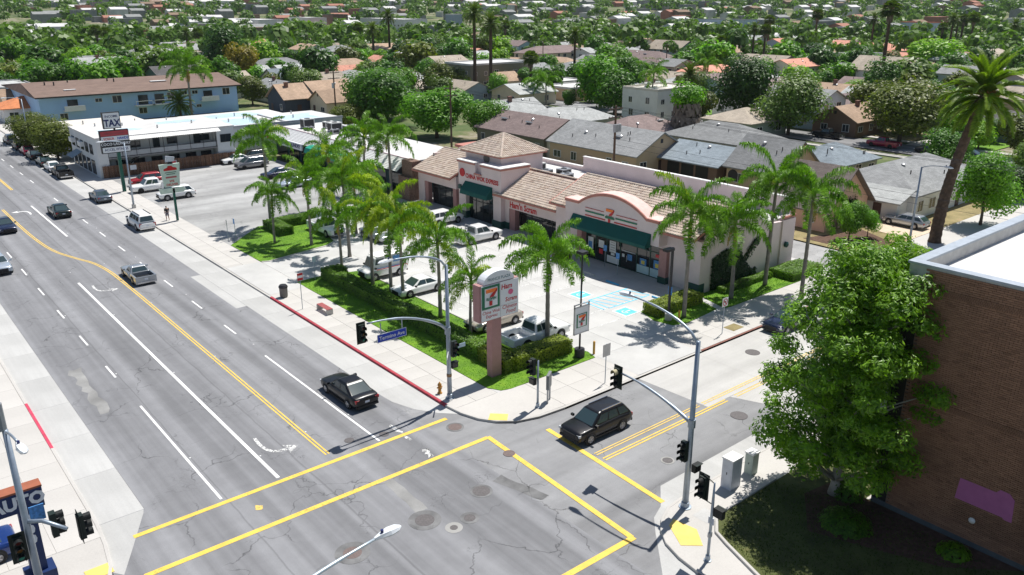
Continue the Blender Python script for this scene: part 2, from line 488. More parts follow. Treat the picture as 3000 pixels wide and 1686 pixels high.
kerb('kerb', [(33,34.2),(40.0,34.2)], .17, -.05, .153, M_KERB, sidewalk_ne)
kerb('kerb', [(47.0,34.2),(66,34.2)], .17, -.05, .153, mk('dull_red_kerb', (.22,.10,.08), .85, var=.3), sidewalk_ne)
kerb('kerb', [(66,34.2),(141,34.2)], .17, -.05, .152, M_KERB, sidewalk_ne)
kerb('kerb', [(27.2,520),(27.2,77)], .17, -.05, .153, M_KERB, sidewalk_ne)
kerb('dropped_kerb', [(27.2,77),(27.2,66)], .17, -.05, .135, M_KERB, sidewalk_ne)
kerb('dropped_kerb', [(40,34.2),(47.0,34.2)], .17, -.05, .135, M_KERB, sidewalk_ne)
y = 38.6
while y < 131:
    slab(sidewalk_ne, 27.39, y, 29.1, y + 1.75, .150, M_SLAB); slab(sidewalk_ne, 29.1, y, 30.8, y + 1.75, .150, M_SLAB); y += 1.75
slab(sidewalk_ne, 27.39, y, 30.8, 300, .150, M_SLAB)
x = 33.2
while x < 74:
    slab(sidewalk_ne, x, 34.39, x + 2.05, 36.4, .150, M_SLAB); slab(sidewalk_ne, x, 36.4, x + 2.05, 38.45, .150, M_SLAB); x += 2.05
slab(sidewalk_ne, x, 34.39, 140, 38.45, .150, M_SLAB)
corner = MB().poly([(p[0], p[1], .150) for p in [(27.39,38.58),(27.52,37.95),(27.9,36.7),(28.52,35.74),(29.48,34.96),(30.93,34.53),(33.18,34.39),(33.18,38.43),(30.8,38.58)]]).obj('slab', M_SLAB, sidewalk_ne)
sheet('driveway_apron', rect(27.39, 66.5, 30.8, 76.4), .158, M_PLAZA)
sheet('side_driveway_apron', rect(40.2, 34.39, 46.8, 38.45), .158, M_PLAZA)
MB().prism([tuple(P(a_, b_, .15)[:2]) for a_, b_ in ((1430,1231),(1486,1233),(1489,1214),(1436,1212))], .15, .165).obj('tactile_pad', M_TACT, sidewalk_ne)

# south-east corner
SE_ARC = [(26.3,10.0),(26.58,18.55),(26.75,19.8),(27.1,20.9),(27.7,21.75),(28.48,22.38),(29.46,22.82),(31.4,23.0)]
sidewalk_se = struct(MB().prism([(p[0]+.05, p[1]-.08) for p in [(26.3,-40),(26.3,10)] + SE_ARC[1:]] [::1] + [(141,22.92),(141,-40)], -.05, .14).obj('sidewalk_south_east', M_SLAB))
kerb('kerb', list(reversed(SE_ARC)), .16, -.05, .155, M_KERB, sidewalk_se)
kerb('kerb', [(141,23.0),(31.4,23.0)], .16, -.05, .154, M_KERB, sidewalk_se)
kerb('kerb', [(26.58,18.55),(26.3,10),(26.3,-40)], .16, -.05, .154, mk('dull_red_kerb', (.22,.10,.08)), sidewalk_se)
MB().prism([(27.5,20.3),(28.3,19.6),(29.1,20.6),(28.9,21.9),(28.3,21.7)], .14, .158).obj('tactile_pad', M_TACT, sidewalk_se)
MB().poly([(p[0], p[1], .146) for p in rect(29.9, 20.6, 30.9, 21.5)]).obj('utility_cover', M_PLAZA, sidewalk_se)

# west side
sidewalk_w = struct(MB().prism([(-60,36.2),(5.6,35.2),(6.0,36.2),(6.28,38),(6.4,40),(6.4,520),(-60,520)], -.05, .13).obj('sidewalk_west', M_CONC))
kerb('kerb', [(6.45,49.7),(6.45,57.0)], .17, -.05, .158, mk('bright_red_kerb', (.55,.06,.11), .7, var=.15), sidewalk_w)
kerb('kerb', [(5.7,35.2),(6.05,36.2),(6.32,38.2),(6.45,40.2),(6.45,49.7)], .17, -.05, .157, M_SLAB, sidewalk_w)
kerb('kerb', [(6.45,57.0),(6.45,420)], .17, -.05, .156, M_SLAB, sidewalk_w)
y = 38.9
while y < 80:
    x = 0.3
    for k in range(3):
        slab(sidewalk_w, x, y, x + 1.98, y + 3.0, .150, M_SLAB); x += 1.98
    y += 3.0
slab(sidewalk_w, .3, y, 6.24, 300, .150, M_SLAB)
MB().box(4.9, 35.75, .13, 6.0, 36.6, .155).obj('tactile_pad', M_TACT, sidewalk_w)

# plaza parking: concrete panels
plaza = struct(MB().prism([(30.8,38.45),(73,38.45),(73,92.5),(30.8,92.5)], -.05, .118).obj('plaza_parking', M_KERB))
for i in range(8):
    for j in range(13):
        slab(plaza, 30.9 + i * 4.1, 38.5 + j * 4.1, 35.0 + i * 4.1, 42.6 + j * 4.1, .135, M_PLAZA, 'panel', gap=.016)
slab(plaza, 63.7, 38.5, 73, 91.8, .135, M_PLAZA, 'panel')
north_lot = sheet('north_parking_lot', rect(30.8, 92.5, 56.0, 129.3), .14, M_LOT)
sheet('north_lot_edge', [(30.8,78.0),(38.5,79),(44,92.5),(30.8,92.5)], .145, M_LOT)
sheet('alley', rect(73.2, 38.5, 79.0, 190), .06, M_LOT)
sheet('residential_street', rect(141, -60, 150.5, 700), -.02, M_STREET)
for nm, xx in (('residential_sidewalk', 153.2), ('residential_walk', 136.8)):
    struct(MB().prism(rect(xx, -60, xx + 1.6, 500), -.1, .04).obj(nm, M_CONC))
sheet('far_street', rect(262, 40, 271, 900), -.02, M_STREET)
sheet('far_cross_street', rect(150.5, 118, 262, 126), -.03, M_STREET)

# ------------------------------------------------------------------ road markings (parts of the road)
def line(p, q, w, mat, parent, name, z=.008, n=1):
    p, q = Vector(p), Vector(q); d = (q - p).normalized(); nr = Vector((-d.y, d.x)) * w / 2
    return MB().poly([(*(p - nr), z), (*(q - nr), z), (*(q + nr), z), (*(p + nr), z)]).obj(name, mat, parent)
def pline(pts, w, mat, parent, name, z=.008):
    m = MB(); n = len(pts); L = []
    for i, p in enumerate(pts):
        d = (Vector(pts[min(i+1, n-1)]) - Vector(pts[max(i-1, 0)])).normalized(); nr = Vector((-d.y, d.x)) * w / 2
        L.append((Vector(p) - nr, Vector(p) + nr))
    for i in range(n - 1):
        m.poly([(*L[i][0], z), (*L[i+1][0], z), (*L[i+1][1], z), (*L[i][1], z)])
    return m.obj(name, mat, parent)
def smooth_pts(pts, k=5):
    out = []
    for i in range(len(pts) - 1):
        p0, p1, p2, p3 = [Vector(pts[max(0, min(len(pts)-1, j))]) for j in (i-1, i, i+1, i+2)]
        for s in range(k):
            u = s / k
            out.append(tuple(.5 * ((2*p1) + (p2-p0)*u + (2*p0-5*p1+4*p2-p3)*u*u + (3*p1-p0-3*p2+p3)*u**3)))
    return out + [tuple(pts[-1])]
curve = smooth_pts([(18.55,39.0),(18.57,60),(18.58,74),(18.55,79.5),(18.45,83.2),(18.0,86.9),(17.0,90.1),(15.95,94.2),(15.45,100),(15.25,108),(15.2,118)])
for s in (-.10, .10):
    pline([(p[0] + s, p[1]) for p in curve], .095, M_YEL, main_road, 'centre_line')
    line((18.35 + s, 130), (18.35 + s, 420), .12, M_YEL, main_road, 'centre_line')
line((15.27,38.5), (15.27,81.4), .20, M_WHT, main_road, 'turn_lane_line')
line((12.06,38.5), (12.06,52.2), .14, M_WHT, main_road, 'lane_line')
line((21.66,38.4), (21.66,54.6), .14, M_WHT, main_road, 'lane_line')
line((18.4,99.4), (18.4,118), .20, M_WHT, main_road, 'turn_lane_line')
y = 57.75
while y < 330:
    if not 118 < y < 128:
        line((12.06,y), (12.06,y+2.45), .13, M_WHT, main_road, 'lane_dash')
        line((21.66,y+2.3), (21.66,y+4.7), .13, M_WHT, main_road, 'lane_dash')
    y += 7.32
line((7.5,38.08), (26.35,38.08), .30, M_YEL, main_road, 'crosswalk_line', .010)
line((7.0,34.70), (26.9,34.56), .32, M_YEL, main_road, 'crosswalk_line', .010)
line((26.95,34.62), (26.3,22.35), .32, M_YEL, cross_street, 'crosswalk_line', .011)
line((7.2,22.55), (26.4,22.3), .34, M_YEL, main_road, 'crosswalk_line', .012)
line((30.35,33.0), (29.8,23.35), .32, M_YEL, cross_street, 'crosswalk_line', .010)
for yy in (29.12, 28.92):
    line((30.5,yy), (40.0,yy), .09, M_YEL2, cross_street, 'centre_line'); line((40.4,yy), (120,yy), .09, M_YEL2, cs, 'centre_line', .005)
for yy in (28.42, 28.20):
    line((30.5,yy), (42,yy), .10, M_YEL, cross_street, 'centre_line'); line((43,yy), (120,yy), .09, M_YEL2, cs, 'centre_line', .005)
def turn_arrow(x, y, sgn, mat, rev=1):
    """a left-turn arrow: shaft along the lane, head to one side"""
    pts = smooth_pts([(-.55,1.35),(-.62,.5),(-.5,-.2),(-.1,-.62),(.45,-.72)], 4)
    m = MB(); n = len(pts); L = []
    for i, p in enumerate(pts):
        d = (Vector(pts[min(i+1, n-1)]) - Vector(pts[max(i-1, 0)])).normalized(); nr = Vector((-d.y, d.x)) * (.10 + .03 * i / n)
        L.append((Vector(p) - nr, Vector(p) + nr))
    for i in range(n - 1): m.poly([(*L[i][0],0), (*L[i+1][0],0), (*L[i+1][1],0), (*L[i][1],0)])
    m.poly([(.42,-1.2,0),(1.25,-.74,0),(.42,-.22,0),(.52,-.6,0),(.52,-.85,0)])
    m.v = [(vx * sgn * .95, vy * rev * 1.15, .009) for vx, vy, _ in m.v]
    return m.obj('turn_arrow', mat, main_road, loc=(x, y, 0))
turn_arrow(16.6, 78.2, 1, M_WHT2); turn_arrow(16.55, 41.9, 1, M_WHT2); turn_arrow(16.9, 114.6, -1, M_WHT, -1)
turn_arrow(16.7, 139, 1, M_WHT)
def patch(pts, mat, parent, z=.005, name='repair_patch', jag=.12):
    out = []
    for i, p in enumerate(pts):
        q = pts[(i + 1) % len(pts)]
        for k in range(6):
            u = k / 6; out.append((p[0]*(1-u) + q[0]*u + U(-jag, jag), p[1]*(1-u) + q[1]*u + U(-jag, jag), z))
    return MB().poly(out).obj(name, mat, parent)
M_PATCH = asphalt('patch_asphalt', (.29,.288,.28), (.5,.5,1), (), .3)
M_PATCHD = asphalt('dark_patch_asphalt', (.17,.17,.17), (1.5,1.5,1), (), 2.0)
patch([(9.75,52.6),(10.35,52.5),(10.45,57),(10.5,61),(9.7,61),(9.8,57)], M_PATCH, main_road, jag=.16)
patch([(19.3,30.8),(20.0,30.8),(20.1,34.4),(19.5,34.5)], M_PATCH, main_road, jag=.05)
patch([(24.2,30.6),(25.0,27.6),(25.6,27.7),(24.9,30.8)], M_PATCHD, main_road, jag=.06)
patch([(23.05,37.2),(23.25,37.2),(23.25,39.6),(23.1,39.6)], M_WHT2, main_road, .0095, 'paint_scuff')
patch([(22.9,34.9),(23.2,34.8),(23.3,35.8),(23.0,35.8)], M_WHT2, main_road, .0135, 'paint_scuff', .15)
patch([(13.05,36.4),(13.3,36.2),(13.5,36.5),(13.2,36.8)], M_YEL2, main_road, .0095, 'paint_scuff', .03)
M_IRON = mk('cast_iron', (.13,.12,.12), .7, .3, .2, 8, bmp=.5, bscale=25)
M_IRONR = mk('rusty_iron', (.17,.13,.12), .8, .1, .2, 8, bmp=.5, bscale=25)
M_SEAL = asphalt('manhole_collar', (.18,.18,.18), (1,1,1), (), 1.5)
M_COL = concrete('pale_collar', (.34,.335,.32), .1)
def manhole(x, y, r, ring, mat, cmat, parent):
    m = MB().lathe([(r, 0), (r, .016), (r*.86, .016), (r*.84, .012), (r*.3, .012), (.01, .014)], (0,0,0), 20)
    o = m.obj('manhole_cover', mat, parent, loc=(x, y, 0))
    if ring: MB().lathe([(ring, 0), (ring, .009), (.01, .009)], (0,0,0), 22).obj('collar', cmat, o)
for a in [(19.28,30.06,.5,.85,M_IRON,M_SEAL),(23.09,30.28,.48,.62,M_IRON,M_SEAL),(21.15,28.75,.3,.5,M_IRON,M_SEAL),(20.05,28.6,.2,.45,M_IRON,M_COL),(15.16,30.1,.45,.85,M_IRONR,M_SEAL),(26.71,32.31,.36,0,M_IRONR,None),(26.13,36.85,.42,.55,M_IRONR,M_SEAL),(22.3,38.9,.3,0,M_IRON,None),(20.3,39.6,.3,0,M_IRON,None)]:
    manhole(*a, main_road)
for a in [(49.95,31.8,.55,0,M_IRON,None),(40.87,26.51,.55,0,M_IRON,None),(33.2,25.9,.3,.4,M_IRON,M_COL)]: manhole(*a, cross_street)
for x in (11.9, 15.1, 18.4, 21.5):
    for k in range(5):
        yy = 41 + k * 14.64 + (x % 1) * 3
        MB().lathe([(.06,0),(.055,.02),(.03,.028)], (0,0,0), 6).obj('reflector_stud', M_WHT, main_road, loc=(x + .35, yy, .004))

# plaza bay paint
for a, b in (((44.6,48.0),(53.4,48.0)), ((48.2,47.4),(53.3,47.4)), ((48.2,44.9),(53.3,44.9)), ((48.2,47.4),(48.2,44.9)), ((47.6,47.4),(47.6,44.9))):
    if a[1] != 48.0: line(a, b, .14, M_BLU, plaza, 'bay_line', .141)
for k in range(6):
    line((48.4 + k * .85, 47.35), (49.1 + k * .85, 44.95), .13, M_BLU, plaza, 'bay_hatch', .142)
for cx, cy in ((48.7, 48.9), (48.7, 43.45)):
    MB().poly([(p[0], p[1], .141) for p in rect(cx-.85, cy-.85, cx+.85, cy+.85)]).obj('bay_border', M_WHT, plaza)
    s = MB().poly([(p[0], p[1], .144) for p in rect(cx-.7, cy-.7, cx+.7, cy+.7)]).obj('bay_symbol', M_BLU, plaza)
    w = MB()
    ring = [(cx - .12 + .3*math.cos(a), cy + .3*math.sin(a)) for a in [rad(60 + 30*i) for i in range(9)]]
    for i in range(8): w.poly([(ring[i][0],ring[i][1],.147),(ring[i+1][0],ring[i+1][1],.147),(cx-.12+(ring[i+1][0]-cx+.12)*.72,cy+(ring[i+1][1]-cy)*.72,.147),(cx-.12+(ring[i][0]-cx+.12)*.72,cy+(ring[i][1]-cy)*.72,.147)])
    w.poly([(cx-.1,cy-.05,.148),(cx+.35,cy-.05,.148),(cx+.35,cy+.05,.148),(cx-.1,cy+.05,.148)]); w.poly([(cx+.3,cy-.08,.149),(cx+.5,cy-.08,.149),(cx+.5,cy+.08,.149),(cx+.3,cy+.08,.149)])
    w.obj('wheelchair_mark', M_WHT, s)
for yy in (42.6, 45.0, 51.2, 54, 56.8, 59.6, 62.4, 65.2, 68.0):
    line((44.5, yy), (52.5, yy), .10, M_WHT2, plaza, 'bay_line', .141)
for k in range(9): line((37.3, 44.5 + k*2.8), (42.2, 44.5 + k*2.8), .10, M_WHT2, plaza, 'bay_line', .1405)
M_WSTOP = mk('blue_wheel_stop', (.06,.35,.62), .7)
M_WSTOPG = mk('grey_wheel_stop', (.55,.53,.5), .8)
for i, (x, yy, mt) in enumerate([(53.1,49.2,M_WSTOP),(53.1,43.6,M_WSTOP),(53.4,52.6,M_WSTOPG),(53.4,55.4,M_WSTOPG)]):
    MB().extr([(-.09,0),(.09,0),(.06,.13),(-.06,.13)], 'y', -.8, .8).obj('wheel_stop', mt, None, loc=(x, yy, .135))
    o = C.objects[-1] if False else bpy.data.objects[-1]
for o in [o for o in bpy.data.objects if o.name.startswith('wheel_stop')]:
    blue = o.data.materials[0] is M_WSTOP
    tag(o, ('blue painted' if blue else 'plain grey') + ' concrete wheel stop on the plaza by the storefronts', 'wheel stop', 'wheel stops in the plaza')
# ------------------------------------------------------------------ the plaza building and its neighbours
def sh(m, root):
    L = root.location
    m.v = [(a - L.x, b - L.y, c - L.z) for a, b, c in m.v]; return m
def part(m, name, mat, parent, root=None, **k):
    return sh(m, root or parent).obj(name, mat, parent, **k)
def BX(*a): return MB().box(*a)
M_PINK = mk('pink_stucco', (.70,.585,.575), .9, var=.06, scale=.6, bmp=.2, bscale=30)
M_CORAL = mk('coral_trim', (.47,.20,.16), .8, var=.12)
M_CORALP = mk('coral_pillar', (.40,.22,.21), .8, var=.08)
M_GREEN = mk('dark_green_paint', (.015,.07,.06), .5)
M_AWN = mk('green_awning_canvas', (.004,.085,.075), .7, var=.1, scale=1.0)
M_FRAME = mk('green_window_frame', (.01,.06,.045), .4)
M_GLASS = glass('shop_glass', (.018,.022,.024), .05, .7)
M_HGLASS = glass('house_glass', (.025,.032,.04), .08, .7)
M_WROOF = concrete('white_roofing', (.64,.63,.615), .22)
M_CREAMROOF = concrete('cream_roofing', (.66,.62,.56), .12)
M_WHITE = mk('white_paint', (.78,.77,.75), .6, var=.05)
M_METAL = mk('galvanised_metal', (.42,.43,.45), .42, .75, .1, 6)
M_DARKM = mk('dark_metal', (.035,.035,.04), .5, .3, .1, 6)
M_BLACK = mk('bay_shade_black', (.014,.014,.015), .5, var=.05)
M_RED7 = mk('sign_red', (.50,.015,.02), .4, var=.03)
M_ORA7 = mk('sign_orange', (.90,.20,.03), .4, var=.03)
M_GRN7 = mk('sign_green', (.01,.16,.08), .4, var=.03)
M_SIGNW = mk('sign_white', (.74,.76,.78), .4, var=.03)
M_NAVY = mk('sign_navy', (.02,.03,.13), .4, var=.03)
M_POSTR = mk('poster_red', (.65,.05,.06), .5, var=.2, scale=6)
M_POSTB = mk('poster_blue', (.08,.25,.55), .5, var=.4, scale=9)
M_POSTY = mk('poster_yellow', (.75,.6,.12), .5, var=.3, scale=9)
def tile_material():
    m, t, b = nt('clay_roof_tile'); co = coords(t)
    at = nd(t, 'Attribute', attribute_name='tint')
    c = ramp(t, at.outputs['Fac'], [(0, (.40,.30,.24)), (.15, (.53,.43,.35)), (.45, (.57,.475,.39)), (.7, (.52,.42,.36)), (.9, (.63,.545,.46)), (1, (.46,.375,.32))])
    v = nd(t, 'VectorMath', operation='SCALE'); t.links.new(c, v.inputs[0])
    t.links.new(maprange(t, noise(t, co, 1.2, 5, .65), .3, .7, .82, 1.1), v.inputs['Scale'])
    t.links.new(v.outputs[0], b.inputs['Base Color']); b.inputs['Roughness'].default_value = .85
    MATS['tile'] = m; return m
M_TILE = tile_material()
def tiles(o, u, v, rows, lo, hi, parent, root, tw=.29, th=.36, name='roof_tiles'):
    """barrel tiles on the plane o + a*u + b*v (v runs up the slope); lo/hi give the row's ends"""
    o, u, v = Vector(o), Vector(u).normalized(), Vector(v).normalized(); n = u.cross(v).normalized()
    if n.z < 0: n = -n
    m = MB()
    for r in range(rows):
        b0 = r * th; a0, a1 = lo(b0), hi(b0)
        k = int((a1 - a0) / tw)
        for i in range(max(k, 0)):
            a = a0 + i * tw; tt = rnd.random(); dz = U(-.006, .006)
            vs = []
            for s, (bb, lift) in enumerate(((b0 - .05, .085), (b0 + th, .03))):
                for q in range(5):
                    w = q / 4; vs.append(o + u * (a + w * tw) + v * bb + n * (lift + dz + .075 * math.sin(math.pi * min(1, w * 1.35)) * (1 if w < .74 else 0)))
            base = [o + u * (a + q/4 * tw) + v * (b0 - .05) + n * .0 for q in range(5)]
            m.add(vs + base, [(q, q+1, 6+q, 5+q) for q in range(4)] + [(10+q, 11+q, q+1, q) for q in range(4)], tt)
    ob = part(m, name, M_TILE, parent, root, tint=True); ob['kind'] = 'stuff'
    return ob
def ridge_tiles(p, q, parent, root, step=.4):
    p, q = Vector(p), Vector(q); d = (q - p); L = d.length; d.normalize(); s = d.cross(Vector((0,0,1))).normalized(); nn = s.cross(d)
    m = MB()
    for i in range(int(L / step)):
        a = p + d * i * step; b = p + d * (i + 1.08) * step; vs = []
        for c, k in ((a, 1.12), (b, .95)):
            for t in range(6):
                an = math.pi * t / 5; vs.append(c + s * math.cos(an) * .15 * k + nn * (math.sin(an) * .15 * k + .02))
        m.add(vs, [(t, t+1, 7+t, 6+t) for t in range(5)] + [(0,1,2,3,4,5)], rnd.random())
    return part(m, 'ridge_tiles', M_TILE, parent, root, tint=True)

mall = thing('strip_mall', 'pink stucco strip mall with tiled roofs, a square tower and green awnings', 'building', (57, 65, .13))
Z0 = .13
w = MB()
w.box(56.7,42.2,Z0, 57.4,43.3,4.95); w.box(57.0,43.3,Z0, 57.35,45.9,4.95); w.box(57.0,57.55,Z0, 57.4,61.2,4.95)
w.box(57.0,45.9,3.3, 57.4,57.55,4.95)
w.box(70.7,42.6,Z0, 71.0,71.2,6.75); w.box(70.7,71.2,Z0,71.0,88,5.5); w.box(60.0,87.6,Z0, 70.7,88,6.2)
part(w, 'wall', M_PINK, mall)
# end wall with its stepped outline
m = MB().extr([(57.4,Z0),(71.0,Z0),(71.0,5.25),(69.2,5.25),(69.2,4.75),(67.6,4.85),(65.8,5.5),(64.2,6.3),(62.6,6.9),(60.9,7.15),(57.4,5.35)], 'y', 42.2, 42.55)
part(m, 'end_wall', M_PINK, mall)
m = MB()
m.box(69.0,42.05,5.0, 71.15,42.2,5.2); part(m, 'trim_band', M_CORAL, mall)
m = MB().box(68.9,42.02,Z0, 71.05,42.19,4.9); part(m, 'end_pier', M_PINK, mall)
lamp = part(MB().lathe([(.28,0),(.28,.18),(.1,.3)], (0,0,0), 12), 'wall_lamp', M_GREEN, mall, mall)
lamp.location = (12.6, -23.05, 2.3); lamp.rotation_euler = (rad(90), 0, 0)
lamp.data.transform(Matrix.Translation((57, 65, .13)))
for y0, y1 in ((42.2,43.3),):
    part(MB().box(56.66,y0-.03,Z0, 57.45,y1+.02,1.05), 'dado', M_GREEN, mall)
part(BX(56.95,43.3,Z0, 57.0,45.0,.25), 'plinth', M_PINK, mall)
for y0, y1 in ((45.9,46.75),(56.9,57.55)):
    part(MB().box(56.55,y0,Z0, 57.35,y1,3.3), 'pillar', M_CORALP, mall)
    part(MB().box(56.5,y0-.04,Z0, 57.36,y1+.04,.75), 'pillar_base', M_GREEN, mall)
# arched parapet
def arch(off=0.0):
    pts = [(46.3,3.75),(58.6,3.75),(58.6,6.12+off),(56.75,6.12+off)]
    c, hw, rise = 52.25, 4.45, 1.42
    R_ = (hw*hw + rise*rise) / (2*rise)
    for i in range(17):
        yy = c + hw - 2*hw*i/16
        pts.append((yy, 6.10 + off + math.sqrt(R_*R_ - (yy-c)**2) - (R_ - rise)))
    return pts + [(47.7,6.12+off),(46.3,6.12+off)]
part(MB().extr(arch(), 'x', 55.85, 57.1), 'arched_parapet', M_PINK, mall)
def band(pts, x0, x1, th, mat, name):
    m = MB()
    for i in range(len(pts) - 1):
        (a, b), (c, d) = pts[i], pts[i+1]
        m.add([(x0,a,b-th),(x0,c,d-th),(x0,c,d+.05),(x0,a,b+.05),(x1,a,b-th),(x1,c,d-th),(x1,c,d+.05),(x1,a,b+.05)], [(0,3,2,1),(3,7,6,2),(0,1,5,4),(4,5,6,7)])
    return part(m, name, mat, mall)
band(arch()[2:], 55.72, 55.848, .22, M_CORAL, 'arch_trim')
M_CAP = mk('pale_pink_cap', (.74,.52,.47), .85, var=.1)
band([(a, b + .02) for a, b in arch()[2:]], 55.852, 57.4, .0, M_CAP, 'arch_cap')
# storefront glazing
def glazing(x, ys, z0, z1, parent, tr=None, door=None, frame=M_FRAME, face=-1):
    g_ = MB()
    for yy in ys: g_.box(x-.05, yy-.05, z0, x+.05, yy+.05, z1)
    g_.box(x-.05, min(ys)-.05, z1, x+.05, max(ys)+.05, z1+.1); g_.box(x-.05, min(ys)-.05, z0-.02, x+.05, max(ys)+.05, z0+.08)
    if tr: g_.box(x-.045, min(ys), tr-.04, x+.045, max(ys), tr+.04)
    f = part(g_, 'window_frame', frame, parent)
    out = []
    ss = sorted(ys)
    for a, b in zip(ss, ss[1:]):
        out.append(part(MB().box(x-.012, a+.05, z0+.08, x+.012, b-.05, z1), 'pane', M_GLASS, f, parent))
    return f, out
f7, panes = glazing(57.28, (46.8,48.4,50.05,52.2,54.0,55.5,56.85), Z0, 3.3, mall, 2.65)
for a, b in ((46.87,48.33),(48.47,49.98)):
    part(MB().box(57.22, a, Z0+.1, 57.26, b, 1.0), 'kick_panel', mk('pale_blue_panel', (.50,.66,.72), .5, var=.08), f7, mall)
def poster(y0, z0, y1, z1, mat, p=None, x=57.2):
    return part(MB().box(x, y0, z0, x+.02, y1, z1), 'poster', mat, f7, mall)
poster(54.35,1.55,55.1,2.3,M_SIGNW); poster(55.85,1.1,56.6,2.35,M_SIGNW); poster(56.0,1.2,56.5,1.9,M_POSTB,x=57.19); poster(54.5,.9,55.0,1.4,M_POSTR); poster(52.75,1.4,53.6,2.55,M_SIGNW)
poster(52.3,.3,53.9,1.0,M_SIGNW); poster(52.9,1.1,53.4,1.35,M_SIGNW); poster(50.6,1.1,51.2,1.7,M_POSTB); poster(51.6,1.3,51.9,1.6,M_SIGNW); poster(50.2,1.9,51.9,1.96,M_SIGNW)
poster(48.8,1.05,49.6,1.7,M_POSTB); poster(49.0,1.15,49.4,1.5,M_POSTY,x=57.19); poster(47.1,1.05,47.9,1.9,M_POSTB); poster(47.3,1.2,47.7,1.6,M_POSTY,x=57.19); poster(46.95,2.2,47.7,2.5,M_POSTR)
for z_ in (1.6,1.85,2.1,2.35): poster(52.9,z_,53.45,z_+.1,M_METAL,x=57.185)

part(MB().box(57.1,50.1,2.72, 57.3,52.15,3.2), 'door_header', M_FRAME, f7, mall)
hd = part(MB().box(57.16,51.25,.9, 57.22,51.3,1.5), 'door_handle', M_METAL, f7, mall)
aw = MB().extr([(55.84,4.78),(55.8,4.78),(55.1,3.75),(55.1,3.5),(55.15,3.5),(55.17,3.73)], 'y', 47.25, 57.45)
for yy in (47.25, 57.4): aw.extr([(55.84,4.77),(55.13,3.74),(55.13,3.52),(55.84,3.52)], 'y', yy, yy+.05)
part(aw, 'awning', M_AWN, mall)
# the big numeral and its stripes
def seven(parent, root, cx, cz, s, plane, off, eleven=True):
    """a numeral 7 of orange bar, red stem and green word; plane '-x' (along Y) or '-y' (along X)"""
    def q(pts, mat, name, d):
        m = MB()
        if plane == '-x': m.extr([(cx - a*s, cz + b*s) for a, b in pts], 'x', off - d, off)
        else: m.extr([(cx + a*s, cz + b*s) for a, b in pts], 'y', off - d, off)
        return part(m, name, mat, parent, root)
    a = q([(-.38,.5),(.40,.5),(.22,.30),(-.38,.30)], M_ORA7, 'numeral_bar', .05)
    q([(.41,.5),(.41,.34),(.16,.02),(-.1,.02),(-.04,.12),(.2,.30)], M_RED7, 'numeral_stem', .052)
    q([(-.14,-.22),(.06,-.22),(.04,-.5),(-.14,-.5)], M_RED7, 'numeral_foot', .051)
    if eleven:
        loc = Vector((off-.02, cx, cz - .1*s)) if plane == '-x' else Vector((cx, off-.02, cz - .1*s))
        letters('eleven', .22*s, M_GRN7, loc - root.location, plane, a)
    return a
seven(mall, mall, 52.45, 5.45, 1.3, '-x', 55.83)
part(MB().box(55.79,51.85,5.15, 55.83,53.05,5.33), 'numeral_word_bar', M_GRN7, mall)
for z, h, mt, gap in ((5.28,.14,M_GRN7,.75),(4.9,.1,M_RED7,.6),(5.68,.04,M_RED7,.8)):
    for a, b in ((49.0,52.45-gap),(52.45+gap,55.75)):
        part(MB().box(55.8, a, z, 55.848, b, z+h), 'sign_stripe', mt, mall)
# 7-shop roof (mansard of tiles)
sl = Vector((5.0, 0, 2.25)).normalized()
base = MB().add([(56.0,42.4,5.25),(61.0,42.4,7.5),(61.0,61.2,7.5),(56.0,61.2,5.25),(56.0,42.4,5.05),(61.0,42.4,7.2),(61.0,61.2,7.2),(56.0,61.2,5.05)], [(0,1,2,3),(4,7,6,5),(0,4,5,1),(2,6,7,3),(0,3,7,4),(1,5,6,2)])
part(base, 'roof_deck', M_CORAL, mall)
tiles((56.0,42.4,5.27), (0,1,0), sl, 15, lambda b: 0, lambda b: 18.8, mall, mall)
ridge_tiles((61.0,42.4,7.52),(61.0,61.2,7.52), mall, mall)
part(MB().box(55.93,42.4,5.0, 56.0,61.2,5.2), 'fascia', M_CORAL, mall)
part(MB().extr([(56.0,5.0),(61.0,7.2),(61.0,4.6),(57.0,4.6)], 'y', 61.0, 61.2), 'gable_end', M_PINK, mall)
# middle shop
w = MB(); w.box(57.8,61.2,2.6, 58.2,71.8,4.2); w.box(57.8,69.9,Z0, 58.4,71.5,2.6); w.box(58.4,61.2,Z0,58.7,61.9,2.6)
part(w, 'wall', M_PINK, mall)
part(MB().box(57.85,68.9,Z0, 58.5,69.85,2.6), 'pillar', M_CORALP, mall)
part(MB().box(57.75,69.85,Z0, 58.45,71.55,.9), 'dado', M_GREEN, mall)
glazing(58.75, (61.9,63.6,65.3,67.0,68.9), Z0, 2.55, mall, 2.1, frame=M_DARKM)
sl2 = Vector((4.85,0,2.29)).normalized()
base = MB().add([(57.0,61.2,4.1),(61.85,61.2,6.4),(61.85,71.8,6.4),(57.0,71.8,4.1),(57.0,61.2,3.9),(61.85,61.2,6.1),(61.85,71.8,6.1),(57.0,71.8,3.9)], [(0,1,2,3),(4,7,6,5),(0,4,5,1),(2,6,7,3),(0,3,7,4),(1,5,6,2)])
part(base, 'roof_deck', M_CORAL, mall)
tiles((57.0,61.25,4.12), (0,1,0), sl2, 14, lambda b: 0, lambda b: 10.5, mall, mall)
ridge_tiles((61.85,61.2,6.42),(61.85,71.8,6.42), mall, mall)
part(MB().box(56.93,61.25,3.86, 57.0,71.8,4.05), 'fascia', M_CORAL, mall)
letters('hamscram', .95, M_RED7, (57.78-57, 67.45-65, 3.06-.13), '-x', mall, sx=.9)
